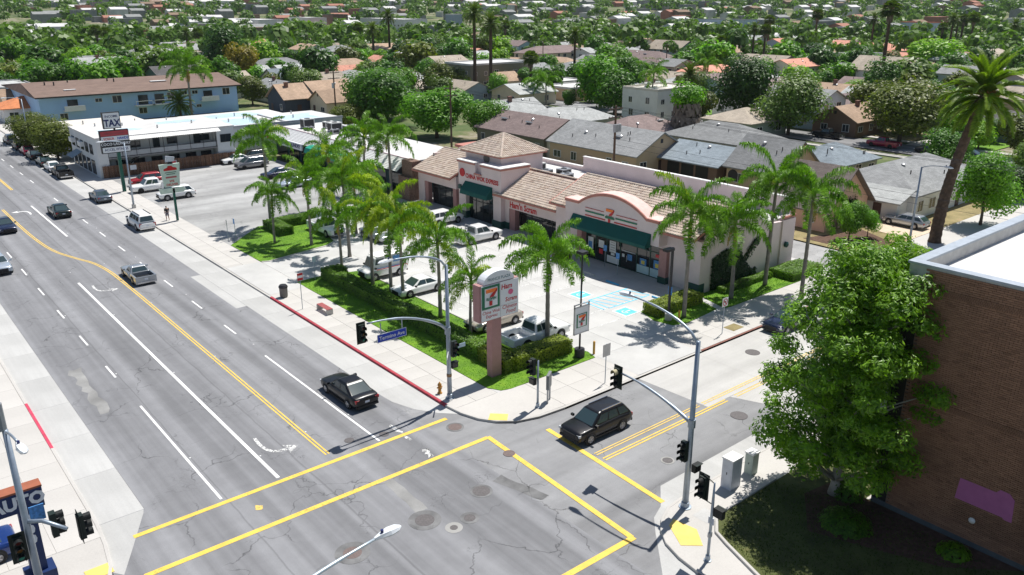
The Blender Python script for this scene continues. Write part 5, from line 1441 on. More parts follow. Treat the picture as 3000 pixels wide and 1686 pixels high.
def wheel_meshes(r, w):
    k = (r, w)
    if k not in WHEEL:
        a = MB().lathe([(r*.62,-w/2),(r*.94,-w/2),(r,-w/2+.03),(r,w/2-.03),(r*.94,w/2),(r*.62,w/2)], (0,0,0), 18)
        b = MB().lathe([(r*.64,0),(r*.60,.012),(r*.5,-.03),(r*.16,-.02),(r*.14,.012),(.01,.012)], (0,0,w/2), 14)
        for i in range(5):
            t = 2*math.pi*i/5; c, s = math.cos(t), math.sin(t)
            b.add([(c*r*.12-s*.03,s*r*.12+c*.03,w/2+.012),(c*r*.58-s*.035,s*r*.58+c*.035,w/2+.006),(c*r*.58+s*.035,s*r*.58-c*.035,w/2+.006),(c*r*.12+s*.03,s*r*.12-c*.03,w/2+.012)], [(0,1,2,3)])
        d = MB().lathe([(r*1.19,-.01),(r*1.19,.0),(.02,.001)], (0,0,0), 18)
        WHEEL[k] = (a.mesh('wheel', M_TYRE, True), b.mesh('rim', M_RIM), d.mesh('wheel_arch', M_TRIM))
    return WHEEL[k]
TYPES = {  # length, width, height, belt, (cowl, roof front, roof rear, rear base) as fractions of length from the middle, hood z, deck z, wheel r, wheelbase fraction
 'sedan': (4.85,1.86,1.45,.92,(.22,.05,-.18,-.39),.80,.95,.335,.59),
 'coupe': (4.75,1.85,1.40,.90,(.17,.03,-.17,-.38),.80,.93,.335,.58),
 'suv': (4.65,1.88,1.68,1.04,(.26,.10,-.36,-.475),.95,1.0,.37,.585),
 'bigsuv': (5.2,2.0,1.88,1.15,(.25,.15,-.455,-.49),1.08,1.1,.39,.57),
 'wagon': (5.0,1.88,1.48,.97,(.20,.06,-.36,-.48),.88,.95,.35,.60),
 'van': (5.0,1.95,1.76,1.05,(.33,.14,-.44,-.49),.95,1.0,.345,.60),
 'pickup': (5.7,2.0,1.85,1.12,(.22,.11,-.10,-.125),1.06,1.1,.40,.60),
 'xpickup': (5.6,1.95,1.80,1.08,(.24,.13,-.14,-.16),1.02,1.06,.39,.60),
 'elcamino': (5.1,1.90,1.38,.90,(.15,.03,-.10,-.17),.83,.9,.34,.58),
 'mail': (4.5,1.95,2.15,1.15,(.34,.27,-.47,-.485),.98,1.1,.34,.60),
}
def car(kind, color, x, y, rz, label, group=None, z=.0, far=False, rack=False, name=None, cat=None):
    L_, W, H_, belt, (xf, r1, r2, xb), zh, zd, wr, wb = TYPES[kind]
    nm = name or {'pickup':'pickup_truck','xpickup':'pickup_truck','elcamino':'pickup_truck','van':'minivan','mail':'mail_van','bigsuv':'parked_suv','suv':'suv','wagon':'station_wagon'}.get(kind, 'car')
    t = thing(nm, label, cat or {'pickup':'pickup','xpickup':'pickup','elcamino':'pickup','van':'van','mail':'van','bigsuv':'suv','suv':'suv'}.get(kind, 'car'), (x, y, z), rz, group)
    P_ = CP[color]; gc = .19 if kind in ('sedan','coupe','wagon','elcamino') else .27
    X = lambda f: f * L_
    bedded = kind in ('pickup','xpickup','elcamino')
    body = MB()
    st = [(X(.5),.76,gc+.14,zh-.20,zh-.17),(X(.487),.88,gc+.05,zh-.09,zh-.05),(X(.45),.955,gc+.02,zh-.03,zh+.02),(X(.36),.99,gc,zh+.01,zh+.07),(X(xf+.02),1.0,gc,belt-.05,belt+.0),(X(0),1.0,gc,belt,belt+.01)]
    if bedded: st += [(X(xb-.012),1.0,gc,belt,belt+.01)]
    else:
        st += [(X(-.25),1.0,gc,belt+.015,belt+.03),(X(-.40),.985,gc+.02,zd+.0,zd+.03),(X(-.465),.96,gc+.06,zd-.02,zd+.01),(X(-.49),.90,gc+.10,zd-.1,zd-.07),(X(-.5),.80,gc+.17,zd-.22,zd-.19)]
    loft(body, st, W)
    if bedded:
        b0, b1 = X(-.495), X(xb-.015); w = W/2*.985
        body.box(b0, -w, gc+.02, b1, w, gc+.32)
        body.box(b0, -w, gc+.32, b1, -w+.13, belt-.02); body.box(b0, w-.13, gc+.32, b1, w, belt-.02)
        body.box(b0-.05, -w+.02, gc+.05, b0+.05, w-.02, belt-.03)
        body.box(b1-.06, -w+.05, gc+.3, b1, w-.05, belt-.01)
    ob = body.obj('body', P_, t, smooth=not bedded)
    if bedded:
        for p in ob.data.polygons: p.use_smooth = p.index < (len(st)-1) * 16
        MB().box(b0+.06, -w+.14, gc+.325, b1-.07, w-.14, gc+.35).obj('bed_floor', M_TRIM if kind == 'elcamino' else CP['silver'] if color != 'white' else P_, t)
    # cabin
    wB, wT = W/2*.90, W/2*.70
    Bf, Bb = [Vector((X(xf), s*wB, belt-.03)) for s in (1,-1)], [Vector((X(xb), s*wB, belt-.03)) for s in (1,-1)]
    Tf, Tb = [Vector((X(r1), s*wT, H_-.05)) for s in (1,-1)], [Vector((X(r2), s*wT, H_-.06)) for s in (1,-1)]
    cab = MB(); vs = Bf + Bb + Tf + Tb
    e = .10
    Rf = [Vector((X(r1)-.12, s*(wT-e), H_)) for s in (1,-1)]; Rb = [Vector((X(r2)+.12, s*(wT-e), H_-.01)) for s in (1,-1)]
    cab.add(vs + Rf + Rb, [(0,1,5,4),(3,2,6,7),(0,4,6,2),(1,3,7,5),(4,5,9,8),(6,10,11,7),(4,8,10,6),(5,7,11,9),(8,9,11,10)])
    cb = cab.obj('cabin', P_, t)
    for p in cb.data.polygons: p.use_smooth = True
    bv = cb.modifiers.new('round', 'BEVEL'); bv.width = .17; bv.segments = 4; bv.harden_normals = True
    def pane(a, b, c, d, u0, u1, v0, v1, nm_, off=.012):
        q = lambda u, v: a.lerp(b, u).lerp(d.lerp(c, u), v)
        n = (b - a).cross(d - a).normalized()
        mid = q(.5,.5)
        if n.dot(mid - Vector((X(0)*0 + (X(xf)+X(xb))/2, 0, belt))) < 0: n = -n
        pts = [q(u0,v0)+n*off, q(u1,v0)+n*off, q(u1,v1)+n*off, q(u0,v1)+n*off]
        MB().add(pts, [(0,1,2,3)]).obj(nm_, M_CGL, t)
    pane(Bf[0], Bf[1], Tf[1], Tf[0], .05,.95,.08,.94, 'windscreen')
    pane(Bb[0], Bb[1], Tb[1], Tb[0], .08,.92,.12,.90, 'rear_window')
    for s in (0, 1):
        a, b, c, d = Bf[s], Bb[s], Tb[s], Tf[s]
        if kind in ('pickup','coupe','elcamino'): cuts = [(.10,.90)] if kind != 'pickup' else [(.10,.62),(.67,.93)]
        elif kind == 'mail': cuts = [(.05,.30)]
        elif kind in ('suv','bigsuv','van','wagon'): cuts = [(.09,.37),(.40,.66),(.70,.93)]
        else: cuts = [(.10,.47),(.51,.88)]
        for u0, u1 in cuts: pane(a, b, c, d, u0, u1, .14 if kind != 'mail' else .35, .86, 'side_window')
    tm, rm, am = wheel_meshes(wr, .23)
    for fx in (wb/2 + .01, -wb/2 + .01 - (.02 if kind == 'sedan' else 0)):
        for s in (1, -1):
            wobj = link('wheel', tm, t, (X(fx), s*(W/2-.085), wr)); wobj.rotation_euler = (rad(-90*s), 0, 0)
            if not far:
                link('rim', rm, wobj)
                ar = link('wheel_arch', am, t, (X(fx), s*(W/2+.004), wr+.03)); ar.rotation_euler = (rad(-90*s), 0, 0)
    for s in (1, -1):
        MB().box(X(.462), s*W*.40-.16, zh-.26, X(.492), s*W*.40+.13, zh-.12).obj('headlight', M_HEAD, t)
        hh = .34 if kind in ('pickup','xpickup','bigsuv') else .15
        if bedded: MB().box(X(-.5)-.012, s*(W/2-.17)-.08, belt-.14-hh, X(-.485), s*(W/2-.17)+.09, belt-.1).obj('taillight', M_TAIL, t)
        else: MB().box(X(-.497), s*W*.385-.17, zd-.16-hh, X(-.47), s*W*.385+.13, zd-.12).obj('taillight', M_TAIL, t)
        if not far: MB().cbox((X(xf)-.18, s*(W/2+.09), belt+.07), (.14,.2,.14)).obj('mirror', P_ if color != 'white' else M_TRIM, t)
    zf = zh-.28
    MB().box(X(.478), -W*.27, gc+.2, X(.503), W*.27, zf+.12).obj('grille', M_TRIM, t)
    MB().box(X(.47), -W*.40, gc+.06, X(.506), W*.40, gc+.2).obj('front_bumper', M_CHROME if kind in ('pickup','xpickup') else M_TRIM, t)
    MB().box(X(-.507)-(.05 if bedded else 0), -W*.43, gc+.06, X(-.485), W*.43, gc+.22).obj('rear_bumper', M_CHROME if kind in ('pickup','xpickup','bigsuv','elcamino') else (M_TRIM if not far else P_), t)
    MB().box(X(-.5)-(.065 if bedded else .012), -.16, gc+.36, X(-.48), .16, gc+.5).obj('number_plate', M_PLATE, t)
    if rack or kind in ('bigsuv',):
        for s in (1, -1): MB().box(X(r2)+.2, s*(wT-.1)-.025, H_, X(r1)-.3, s*(wT-.1)+.025, H_+.06).obj('roof_rail', M_CHROME if kind != 'bigsuv' else M_TRIM, t)
    if not far and not bedded:
        MB().box(X(-.3), -.002-W/2*1.0, gc+.0, X(.32), -W/2*1.0+.03, gc+.1).box(X(-.3), W/2*1.0-.03, gc, X(.32), W/2*1.0+.002, gc+.1).obj('sill', M_TRIM, t)
    return t
N_, S_, E_, W_ = rad(90), rad(-90), 0, rad(180)
GM, GK, GL, GH = 'cars driving on the main street', 'cars parked along the kerb', 'vehicles in the parking lots', 'cars parked by the houses'
car('sedan','black',23.15,44.7,N_,'glossy black sedan waiting at the crosswalk on the main street',GM)
suv = car('suv','black',P(1779,1282).x,P(1779,1282).y+.95,W_,'black SUV with chrome roof rails rolling up to the crosswalk',GM,0,rack=True)
car('elcamino','silver',20.0,79.2,N_,'old silver car-based pickup with an open bed on the main street',GM)
car('bigsuv','white',26.0,98.3,N_,'big white SUV parked at the kerb near the walking person',GK)
car('sedan','slate',26.1,115.6,N_,'slate grey sedan parked at the kerb near the tall tax sign',GK)
car('sedan','dkgreen',20.1,110.5,N_,'dark green sedan driving away along the turn pocket',GM)
car('sedan','navy',13.6,106.8,S_,'navy sedan driving towards the crossing in the inner lane',GM)
car('wagon','pale',10.3,90.6,S_,'pale blue-silver hatchback driving towards the crossing in the outer lane',GM)
for px, py, kind, col, lab in ((187,517,'pickup','black','black pickup at the near end of the row of parked cars'),(152,500,'sedan','white','white sedan parked behind the black pickup'),(130,484,'sedan','dkgreen','dark sedan parked two behind the black pickup'),(96,465,'sedan','black','black sedan parked between the dark sedan and the crimson car'),(78,452,'sedan','rust','crimson car in the row of parked cars'),(53,438,'suv','black','black SUV parked ahead of the crimson car'),(20,421,'suv','grey','grey SUV at the far end of the row of parked cars')):
    g_ = P(px, py); car(kind, col, 26.0, g_.y, N_, lab, GK, 0, True)
car('sedan','white',11.0,P(2,481).y,S_,'white sedan far up the main street in the oncoming lane',GM,0,True)
for kind, col, px, py, a, lab in (('suv','red',432,541,W_,'boxy red SUV in the lot behind the delivery sign'),('xpickup','white',447,559,W_,'white extended-cab pickup in the lot beside the red SUV'),('suv','white',517,581,W_,'white SUV in the lot right behind the delivery sign'),
  ('van','white',655,470,W_,'white van in the lot at the end of the plank fence'),('sedan','white',694,478,W_,'white sedan in the lot beside the silver minivan'),('van','grey',738,492,W_,'grey minivan in the lot under the tall island palm'),('sedan','navy',815,520,W_,'dark blue sedan parked in front of the laundry'),('sedan','pale',862,548,W_,'pale blue sedan behind the island palms'),('suv','black',742,470,W_,'black SUV in the shade of the laundry front'),
  ('pickup','white',957,683,S_,'white pickup leaving by the driveway beside the island hedge'),('mail','white',1122,808,W_,'white mail van with a red and blue stripe behind the hedge'),('sedan','white',1226,856,W_,'white sedan parked behind the long hedge'),('sedan','beige',1447,953,W_,'beige sedan half hidden behind the pylon sign'),
  ('pickup','white',1568,1000,E_,'white pickup with an empty bed parked behind the corner hedge'),('xpickup','white',1400,706,E_,'white work pickup with a ladder rack by the storefronts'),('suv','white',1300,655,E_,'white SUV behind the yellowing palms'),('sedan','silver',1105,700,S_,'silver sedan glimpsed between the palm trunks')):
    g_ = P(px, py, .14); c_ = car(kind, col, g_.x, g_.y, a, lab, GL, .14, py < 560)
    if 'ladder' in lab:
        for xx in (-2.6, -1.05):
            MB().box(xx,-.9,1.05,xx+.06,-.84,1.9).box(xx,.84,1.05,xx+.06,.9,1.9).box(xx,-.9,1.84,xx+.06,.9,1.9).obj('ladder_rack', M_METAL, c_)
        MB().box(-2.4,-.7,.7,-1.6,-.1,1.25).box(-2.2,.1,.7,-1.5,.6,1.1).obj('tool_box', M_METAL, c_)
    if 'mail' in lab:
        MB().box(-2.1,.985,1.0,1.2,.99,1.08).obj('stripe', M_POSTR, c_); MB().box(-2.1,.985,1.1,1.2,.99,1.15).obj('stripe', M_POSTB, c_)
        MB().box(-1.6,.80,1.45,-.7,.84,2.0).obj('emblem_panel', M_POSTB, c_); MB().box(-2.0,-.8,2.13,1.0,.8,2.2).obj('roof_hatch', M_WHITE, c_)
car('sedan','navy',P(2300,955).x,33.05,W_,'dark navy sedan parked at the side street kerb',GK)
car('sedan','silver',P(2425,900).x,33.0,W_,'silver sedan parked behind the dark navy one on the side street',GK)
car('wagon','silver',94.3,41.8,N_,'silver station wagon on the tan driveway by the date palm',GH,.08)
for kind, col, x, y, a, lab in (('sedan','white',158.5,91.6,E_,'white sedan on the driveway of the craftsman house'),('pickup','black',146.4,82,N_,'dark pickup parked on the residential street'),('pickup','rust',144.6,70.2,N_,'crimson pickup parked on the residential street'),('sedan','black',144.6,62,N_,'black sedan parked behind the crimson pickup'),('sedan','navy',145.0,56,N_,'navy sedan parked two behind the crimson pickup'),('van','navy',154,199.5,E_,'navy van by the olive flat-roofed apartments'),('sedan','white',157,136.4,N_,'white sedan in front of the white stucco house'),('sedan','slate',147,118,N_,'slate sedan parked below the shaggy palm'),('suv','blue',150.5,190,N_,'blue SUV near the trunks of the right pair of palms')):
    car(kind, col, x, y, a, lab, GH, .0, True)
car('sedan','blue',.55,40.6,W_,'blue sedan on the corner forecourt beside the auto sign',GL,.15)

# ------------------------------------------------------------------ the person walking away
def skin(name, pts, edges, rad_, mat, parent):
    me = bpy.data.meshes.new(name); me.from_pydata(pts, edges, []); me.materials.append(mat)
    o = link(name, me, parent)
    md = o.modifiers.new('skin', 'SKIN'); md.use_smooth_shade = True
    for v, r in zip(me.skin_vertices[0].data, rad_): v.radius = (r, r) if not isinstance(r, tuple) else r
    me.skin_vertices[0].data[0].use_root = True
    o.modifiers.new('sub', 'SUBSURF').levels = 2
    o.modifiers['sub'].render_levels = 2
    return o
per = thing('person', 'person in a dark shirt and grey shorts walking along the pavement', 'person', (29.2,98.8,.15), rad(90))
M_SKIN = mk('skin', (.40,.24,.17), .6, var=.05)
bp = [(0,0,.95),(.01,0,1.18),(.02,0,1.4),(.03,0,1.5),(.05,0,1.62),(.06,0,1.72), (0,.09,.9),(.14,.10,.5),(.10,.10,.09),(.24,.10,.05),(0,-.09,.9),(-.05,-.10,.5),(-.22,-.10,.14),(-.1,-.10,.05), (.02,.2,1.42),(-.06,.25,1.15),(.05,.27,.92),(.09,.27,.84),(.02,-.2,1.42),(.05,-.25,1.15),(.2,-.26,.95),(.25,-.26,.88)]
be = [(0,1),(1,2),(2,3),(3,4),(4,5),(0,6),(6,7),(7,8),(8,9),(0,10),(10,11),(11,12),(12,13),(2,14),(14,15),(15,16),(16,17),(2,18),(18,19),(19,20),(20,21)]
br = [.13,.13,.13,.055,.095,.085,.10,.065,.045,.04,.10,.065,.045,.04,.07,.045,.035,.04,.07,.045,.035,.04]
skin('body', bp, be, br, M_SKIN, per)
skin('shirt', [bp[i] for i in (0,1,2,14,15,18,19)], [(0,1),(1,2),(2,3),(3,4),(2,5),(5,6)], [.15,.155,.155,.09,.07,.09,.07], mk('black_shirt', (.02,.02,.022), .9), per)
skin('shorts', [bp[i] for i in (0,6,7,10,11)], [(0,1),(1,2),(0,3),(3,4)], [.155,.125,.10,.125,.10], mk('grey_shorts', (.15,.14,.18), .9), per)
skin('hair', [(.045,0,1.64),(.05,0,1.74)], [(0,1)], [.098,.092], mk('dark_hair', (.02,.015,.012), .9), per)
# ------------------------------------------------------------------ signals, lamps, signs
M_GALV = mk('galvanised_pole', (.33,.385,.45), .45, .6, .12, 3)
M_SIGG = mk('signal_dark_green', (.012,.022,.018), .55, var=.1)
M_VIS = mk('signal_black', (.01,.012,.012), .6)
M_LENSR = mk('red_lens_off', (.10,.008,.006), .3); M_LENSY = mk('amber_lens_off', (.16,.07,.01), .3); M_LENSG = mk('green_lens', (.02,.25,.17), .3)
def M4(face): return Matrix.Rotation({'-x': 0, '+x': math.pi, '-y': rad(90), '+y': rad(-90)}[face], 3, 'Z')
def signal_head(parent, p, face, plate=False, yellow=False, name='signal_head'):
    """three lamps with visors looking along face"""
    R_ = M4(face); p = Vector(p)
    def tr(m): m.v = [tuple(p + R_ @ Vector(v)) for v in m.v]; return m
    h = tr(MB().box(-.12,-.17,-.55,.12,.17,.55)).obj('signal_housing', M_SIGG, parent)
    if plate: tr(MB().box(.04,-.30,-.68,.06,.30,.68)).obj('backplate', M_SIGG, h)
    for i, (z, ml) in enumerate(((.36,M_LENSR),(0,M_LENSY),(-.36,M_LENSG))):
        m = MB(); n = 12; vs = []
        for xx, r0 in ((-.12,.155),(-.40,.165)):
            for k in range(n + 1):
                a = rad(-40 + 260*k/n); vs.append((xx, r0*math.cos(a), z + r0*math.sin(a)))
        m.add(vs, [(k, k+1, n+2+k, n+1+k) for k in range(n)]); tr(m).obj('visor', mk('pale_visor', (.42,.38,.24), .6) if yellow and i == 0 else M_VIS, h)
        tr(MB().add([(-.125,.145*math.cos(a),z+.145*math.sin(a)) for a in [2*math.pi*k/12 for k in range(12)]], [tuple(range(12))])).obj('lens', ml, h)
    return h
def ped_head(parent, p, face):
    R_ = M4(face); p = Vector(p)
    def tr(m): m.v = [tuple(p + R_ @ Vector(v)) for v in m.v]; return m
    h = tr(MB().box(-.12,-.24,-.22,.12,.24,.22)).obj('pedestrian_signal', M_VIS, parent)
    tr(MB().box(-.22,-.25,.20,-.12,.25,.23)).obj('hood', M_SIGG, h); tr(MB().box(-.128,-.2,-.18,-.121,.2,.18)).obj('display', mk('ped_display', (.02,.02,.022), .2), h)
    return h
def street_lamp_head(parent, p, d):
    """cobra head at p pointing along d (xy unit)"""
    p = Vector(p); d = Vector((d[0], d[1], 0)).normalized(); s = Vector((-d.y, d.x, 0)); m = MB(); secs = []
    for u, w, h0, h1 in ((-.1,.05,-.04,.05),(.12,.10,-.06,.09),(.45,.19,-.10,.10),(.75,.17,-.10,.06),(.92,.05,-.05,.0)):
        secs.append([p + d*u + s*(w*c) + Vector((0,0,z)) for c, z in ((-1,-.01),(-.7,h1),(.7,h1),(1,-.01),(.7,h0),(-.7,h0))])
    b = 0
    for q in secs: m.v += [tuple(v) for v in q]
    for i in range(len(secs) - 1):
        for k in range(6): m.f.append((i*6+k, i*6+(k+1)%6, (i+1)*6+(k+1)%6, (i+1)*6+k)); m.t.append(.5)
    m.f += [tuple(range(6)), tuple(range((len(secs)-1)*6, len(secs)*6))]; m.t += [.5,.5]
    o = m.obj('lamp_head', mk('pale_lamp_head', (.66,.69,.72), .45), parent)
    MB().tube([p + d*.2 + Vector((0,0,.08)), p + d*.2 + Vector((0,0,.2))], .05, 8).obj('photocell', M_NAVY, o)
    return o
def arm_pts(a, b, rise, n=10, pw=.6):
    a, b = Vector(a), Vector(b); return [tuple(a.lerp(b, i/n) + Vector((0,0,rise * math.sin(math.pi/2 * (i/n) ** pw)))) for i in range(n+1)]
def base_bolts(t, r=.2):
    MB().lathe([(r*1.5,0),(r*1.5,.04),(r,.05),(r*.95,.3),(r*.75,.32)], (0,0,0), 14).obj('base_plate', M_GALV, t)
# centre signal and lamp pole
t = thing('signal_pole', 'tall grey signal pole at the end of the red kerb', 'traffic signal', (28.03,40.04,.15))
MB().tube([(0,0,0),(0,0,3),(0,0,9.2)], [.16,.14,.10], 12).obj('pole', M_GALV, t, smooth=True); base_bolts(t)
MB().tube(arm_pts((0,0,9.05),(-3.9,0,9.05),1.25), [.075]*4+[.06]*4+[.045]*3, 8).obj('lamp_arm', M_GALV, t, smooth=True)
street_lamp_head(t, (-3.9,0,10.3), (-1,0))
MB().tube(arm_pts((0,0,4.8),(-5.8,0,4.8),1.95,12,.75), [.10]*4+[.08]*5+[.055]*4, 8).obj('signal_arm', M_GALV, t, smooth=True)
MB().tube([(-.02,0,4.55),(-.02,0,5.05)], .19, 10).obj('arm_clamp', M_GALV, t)
signal_head(t, (-6.2,0,6.25), '-y', True)
sg = MB().box(-5.15,-.03,5.35,-3.15,-.0,5.82).obj('street_sign', mk('street_sign_blue', (.012,.055,.5), .4), t)
MB().box(-5.18,-.025,5.32,-3.12,-.005,5.85).obj('sign_border', M_SIGNW, sg)
letters('termino', .34, M_SIGNW, (-4.15,-.04,5.575), '-y', sg, sx=.98)
for x in (-4.9,-3.4): MB().box(x-.03,-.02,5.85,x+.03,.02,6.55).obj('sign_hanger', M_GALV, sg)
signal_head(t, (.42,0,3.4), '-y'); ped_head(t, (.42,0,2.3), '-y')
MB().box(-1.2,-.015,3.2,-.2,.015,3.42).obj('name_plate', M_SIGNW, t).rotation_euler.z = rad(50)
MB().box(.75,-.015,3.35,1.35,.015,3.62).obj('name_plate', mk('plate_pale_blue', (.45,.58,.66), .5), t)
MB().tube([(0,0,1.55),(0,0,1.75)], .17, 10).obj('push_button', mk('ochre_button', (.30,.17,.08), .6), t)
# south-east signal and lamp pole
t = thing('signal_pole', 'tall grey signal pole on the corner before the brick building', 'traffic signal', (30.19,22.22,.15))
MB().tube([(0,0,0),(0,0,3),(0,0,9.3)], [.17,.15,.11], 12).obj('pole', M_GALV, t, smooth=True); base_bolts(t, .22)
MB().tube(arm_pts((0,0,9.1),(0,4.3,9.1),1.3), [.075]*4+[.06]*4+[.045]*3, 8).obj('lamp_arm', M_GALV, t, smooth=True)
street_lamp_head(t, (0,4.3,10.4), (0,1))
MB().tube(arm_pts((0,.05,4.85),(0,4.8,4.85),1.0,12,.9), [.10]*4+[.08]*5+[.055]*4, 8).obj('signal_arm', M_GALV, t, smooth=True)
MB().tube([(0,0,4.65),(0,0,5.1)], .2, 10).obj('arm_clamp', M_GALV, t)
signal_head(t, (-.05,5.05,5.55), '-x', True, True)
signal_head(t, (-.3,.1,3.35), '-x'); ped_head(t, (.1,-.42,2.5), '-y')
# low signal post, south-east
t = thing('signal_post', 'short signal post at the kerb beside the shaded lawn', 'traffic signal', (27.58,18.78,.15))
MB().tube([(0,0,0),(0,0,3.2),(0,0,4.2)], [.075,.07,.04], 10).obj('pole', M_GALV, t, smooth=True); base_bolts(t, .12)
signal_head(t, (0,.62,3.7), '-x', True); MB().tube([(0,0,4.15),(0,.6,4.35)], .025, 6).obj('bracket', M_SIGG, t); MB().tube([(0,0,3.05),(0,.6,3.1)], .025, 6).obj('bracket', M_SIGG, t)
ped_head(t, (.05,-.36,2.75), '+x'); MB().box(-.02,-.15,2.0,.02,.15,2.35).obj('sign', M_PLATE, t); MB().box(-.1,-.06,1.3,.1,.06,1.55).obj('push_button', M_METAL, t)
# low signal post by the kerb kiosk
t = thing('signal_post', 'short signal post on the corner in front of the yellow-green hedge', 'traffic signal', (31.6,35.34,.15))
MB().tube([(0,0,0),(0,0,3.3)], [.075,.06], 10).obj('pole', M_GALV, t, smooth=True); base_bolts(t, .12)
signal_head(t, (-.45,.0,3.0), '-x'); MB().tube([(0,0,3.3),(-.45,0,3.55)], .025, 6).obj('bracket', M_SIGG, t); ped_head(t, (-.35,.1,1.95), '-x')
# west signal pole (base just out of the frame)
t = thing('signal_pole', 'leaning-looking grey signal pole beside the blue auto sign', 'traffic signal', (2.95,34.2,.15))
MB().tube([(0,0,0),(0,0,9.1)], [.17,.11], 12).obj('pole', M_GALV, t, smooth=True); base_bolts(t, .22)
MB().tube(arm_pts((0,0,8.9),(.15,-1.6,8.9),.35), .05, 8).obj('lamp_arm', M_GALV, t, smooth=True); street_lamp_head(t, (.15,-1.6,9.15), (.1,-1))
MB().tube([(0,0,4.9),(.5,-.5,5.0),(1.2,-1.3,4.75)], [.10,.09,.07], 8).obj('signal_arm', M_GALV, t, smooth=True)
signal_head(t, (1.75,-.9,4.4), '+x', True); signal_head(t, (.9,-.2,4.5), '+x'); signal_head(t, (-.45,-.1,3.9), '-y', True)
MB().box(.2,.3,4.6,.75,.35,5.3).obj('sign', M_POSTB, t)
MB().tube([(-.12,.1,9.1),(-.12,.1,10.2)], .22, 10).obj('top_cabinet', mk('grey_cabinet', (.22,.24,.25), .6), t)
# lamp over the crossing, south-west
t = thing('street_lamp', 'white-headed street lamp reaching over the middle of the crossing', 'street lamp', (5.6,18.7,.15))
MB().tube([(0,0,0),(0,0,8.3)], [.15,.1], 12).obj('pole', M_GALV, t, smooth=True)
MB().tube(arm_pts((0,0,8.2),(5.0,.6,8.2),.75), [.075]*4+[.06]*4+[.045]*3, 8).obj('lamp_arm', mk('pale_arm', (.52,.60,.66), .4, .4), t, smooth=True); street_lamp_head(t, (5.0,.6,8.95), (1,.1))
# lamp poles up the street
def street_lamp(x, y, h, d, label, z=.15):
    t = thing('street_lamp', label, 'street lamp', (x, y, z))
    MB().tube([(0,0,0),(0,0,h)], [.13,.08], 10).obj('pole', M_GALV, t, smooth=True); MB().box(-.2,-.2,0,.2,.2,.45).obj('base', M_CONC, t)
    MB().tube(arm_pts((0,0,h-.15),(d[0]*2.2,d[1]*2.2,h-.15),.5), .045, 7).obj('lamp_arm', M_GALV, t); street_lamp_head(t, (d[0]*2.2,d[1]*2.2,h+.35), d)
street_lamp(28.0,107.8,8.2,(-1,0),'grey street lamp on the pavement before the delivery sign')
street_lamp(27.9,168,8.2,(-1,0),'grey street lamp far up the pavement by the olive trees')
street_lamp(86.5,37.6,8.4,(0,-1),'slim street lamp on the side street by the station wagon')
street_lamp(5.2,152,9,(1,0),'tall street lamp on the opposite pavement far up the street')
# pylon sign
t = thing('pylon_sign', 'tall shop pylon sign with a large numeral on a pink post', 'sign', (32.45,40.87,.16))
MB().box(-.42,-.28,0,.42,.28,4.5).obj('post', M_CORALP, t)
MB().box(-1.5,-.35,4.35,1.85,.35,6.95).obj('cabinet', M_CORALP, t)
MB().box(-1.35,-.40,4.4,1.83,-.352,6.9).obj('face', M_SIGNW, t)
ar = MB().extr([(-1.15,6.95),(1.5,6.95)] + [(.175+1.325*math.cos(a), 6.95+.78*math.sin(a)) for a in [rad(12*i) for i in range(1,15)]], 'y', -.36, .36)
ar.obj('arched_top', M_SIGNW, t)
letters('plaza', .30, mk('sign_teal', (.05,.16,.18), .5), (.18,-.365,7.22), '-y', t, sx=.9)
g7 = MB().box(-1.32,-.43,5.25,.18,-.40,6.85).obj('numeral_panel', M_GRN7, t); MB().box(-1.1,-.445,5.4,-.02,-.43,6.7).obj('panel_white', M_SIGNW, g7)
seven(g7, t, t.location.x-.56, t.location.z+6.05, 1.15, '-y', t.location.y-.445)
letters('ham', .5, M_RED7, (.8,-.405,6.5), '-y', t); letters('scram', .42, M_RED7, (1.2,-.405,5.55), '-y', t); letters('n', .25, M_DARKM, (1.05,-.405,6.0), '-y', t)
MB().prism([(.9+.22*math.cos(a), 0+.2*math.sin(a)) for a in [rad(45*i) for i in range(8)]], 0, .02).obj('mascot_patch', mk('sign_pink', (.70,.12,.25), .5), t)
o = bpy.data.objects[[o.name for o in bpy.data.objects if o.name.startswith('mascot_patch')][0]]; o.name = 'pink_print'; o.rotation_euler = (rad(90),0,0); o.location = (.25,-.40,6.05)
letters('cwe', .32, M_RED7, (-.55,-.405,4.83), '-y', t); letters('cfood', .40, M_RED7, (1.05,-.405,4.85), '-y', t)
MB().box(.24,-.408,4.42,.26,-.40,6.88).box(-1.33,-.408,5.2,1.82,-.40,5.22).obj('panel_joint', M_METAL, t)
# banner pole sign
t = thing('banner_pole', 'slim dark lamp post carrying a framed numeral banner behind the corner hedge', 'sign', (39.2,39.3,.16))
MB().tube([(0,0,.6),(0,0,8.0)], [.07,.06], 8).obj('post', M_DARKM, t); MB().tube([(0,0,0),(0,0,.65)], .38, 14).obj('footing', M_DARKM, t)
MB().box(-.3,-.3,7.9,.3,.3,8.1).obj('floodlight', M_DARKM, t)
fr = MB().box(-.7,-.13,1.95,.7,-.07,3.95).obj('banner', M_SIGNW, t)
for b in ((-.75,-.15,1.9,.75,-.05,1.97),(-.75,-.15,3.93,.75,-.05,4.0),(-.75,-.15,1.9,-.68,-.05,4.2),(.68,-.15,1.9,.75,-.05,4.2),(-.75,-.15,4.15,.75,-.05,4.2)): MB().box(*b).obj('frame_bar', M_METAL, fr)
gp_ = MB().box(-.52,-.145,2.4,.52,-.135,3.45).obj('numeral_panel', M_GRN7, fr); MB().box(-.4,-.15,2.45,.4,-.145,3.4).obj('panel_white', M_SIGNW, gp_)
seven(gp_, t, t.location.x, t.location.z+2.93, .8, '-y', t.location.y-.152)
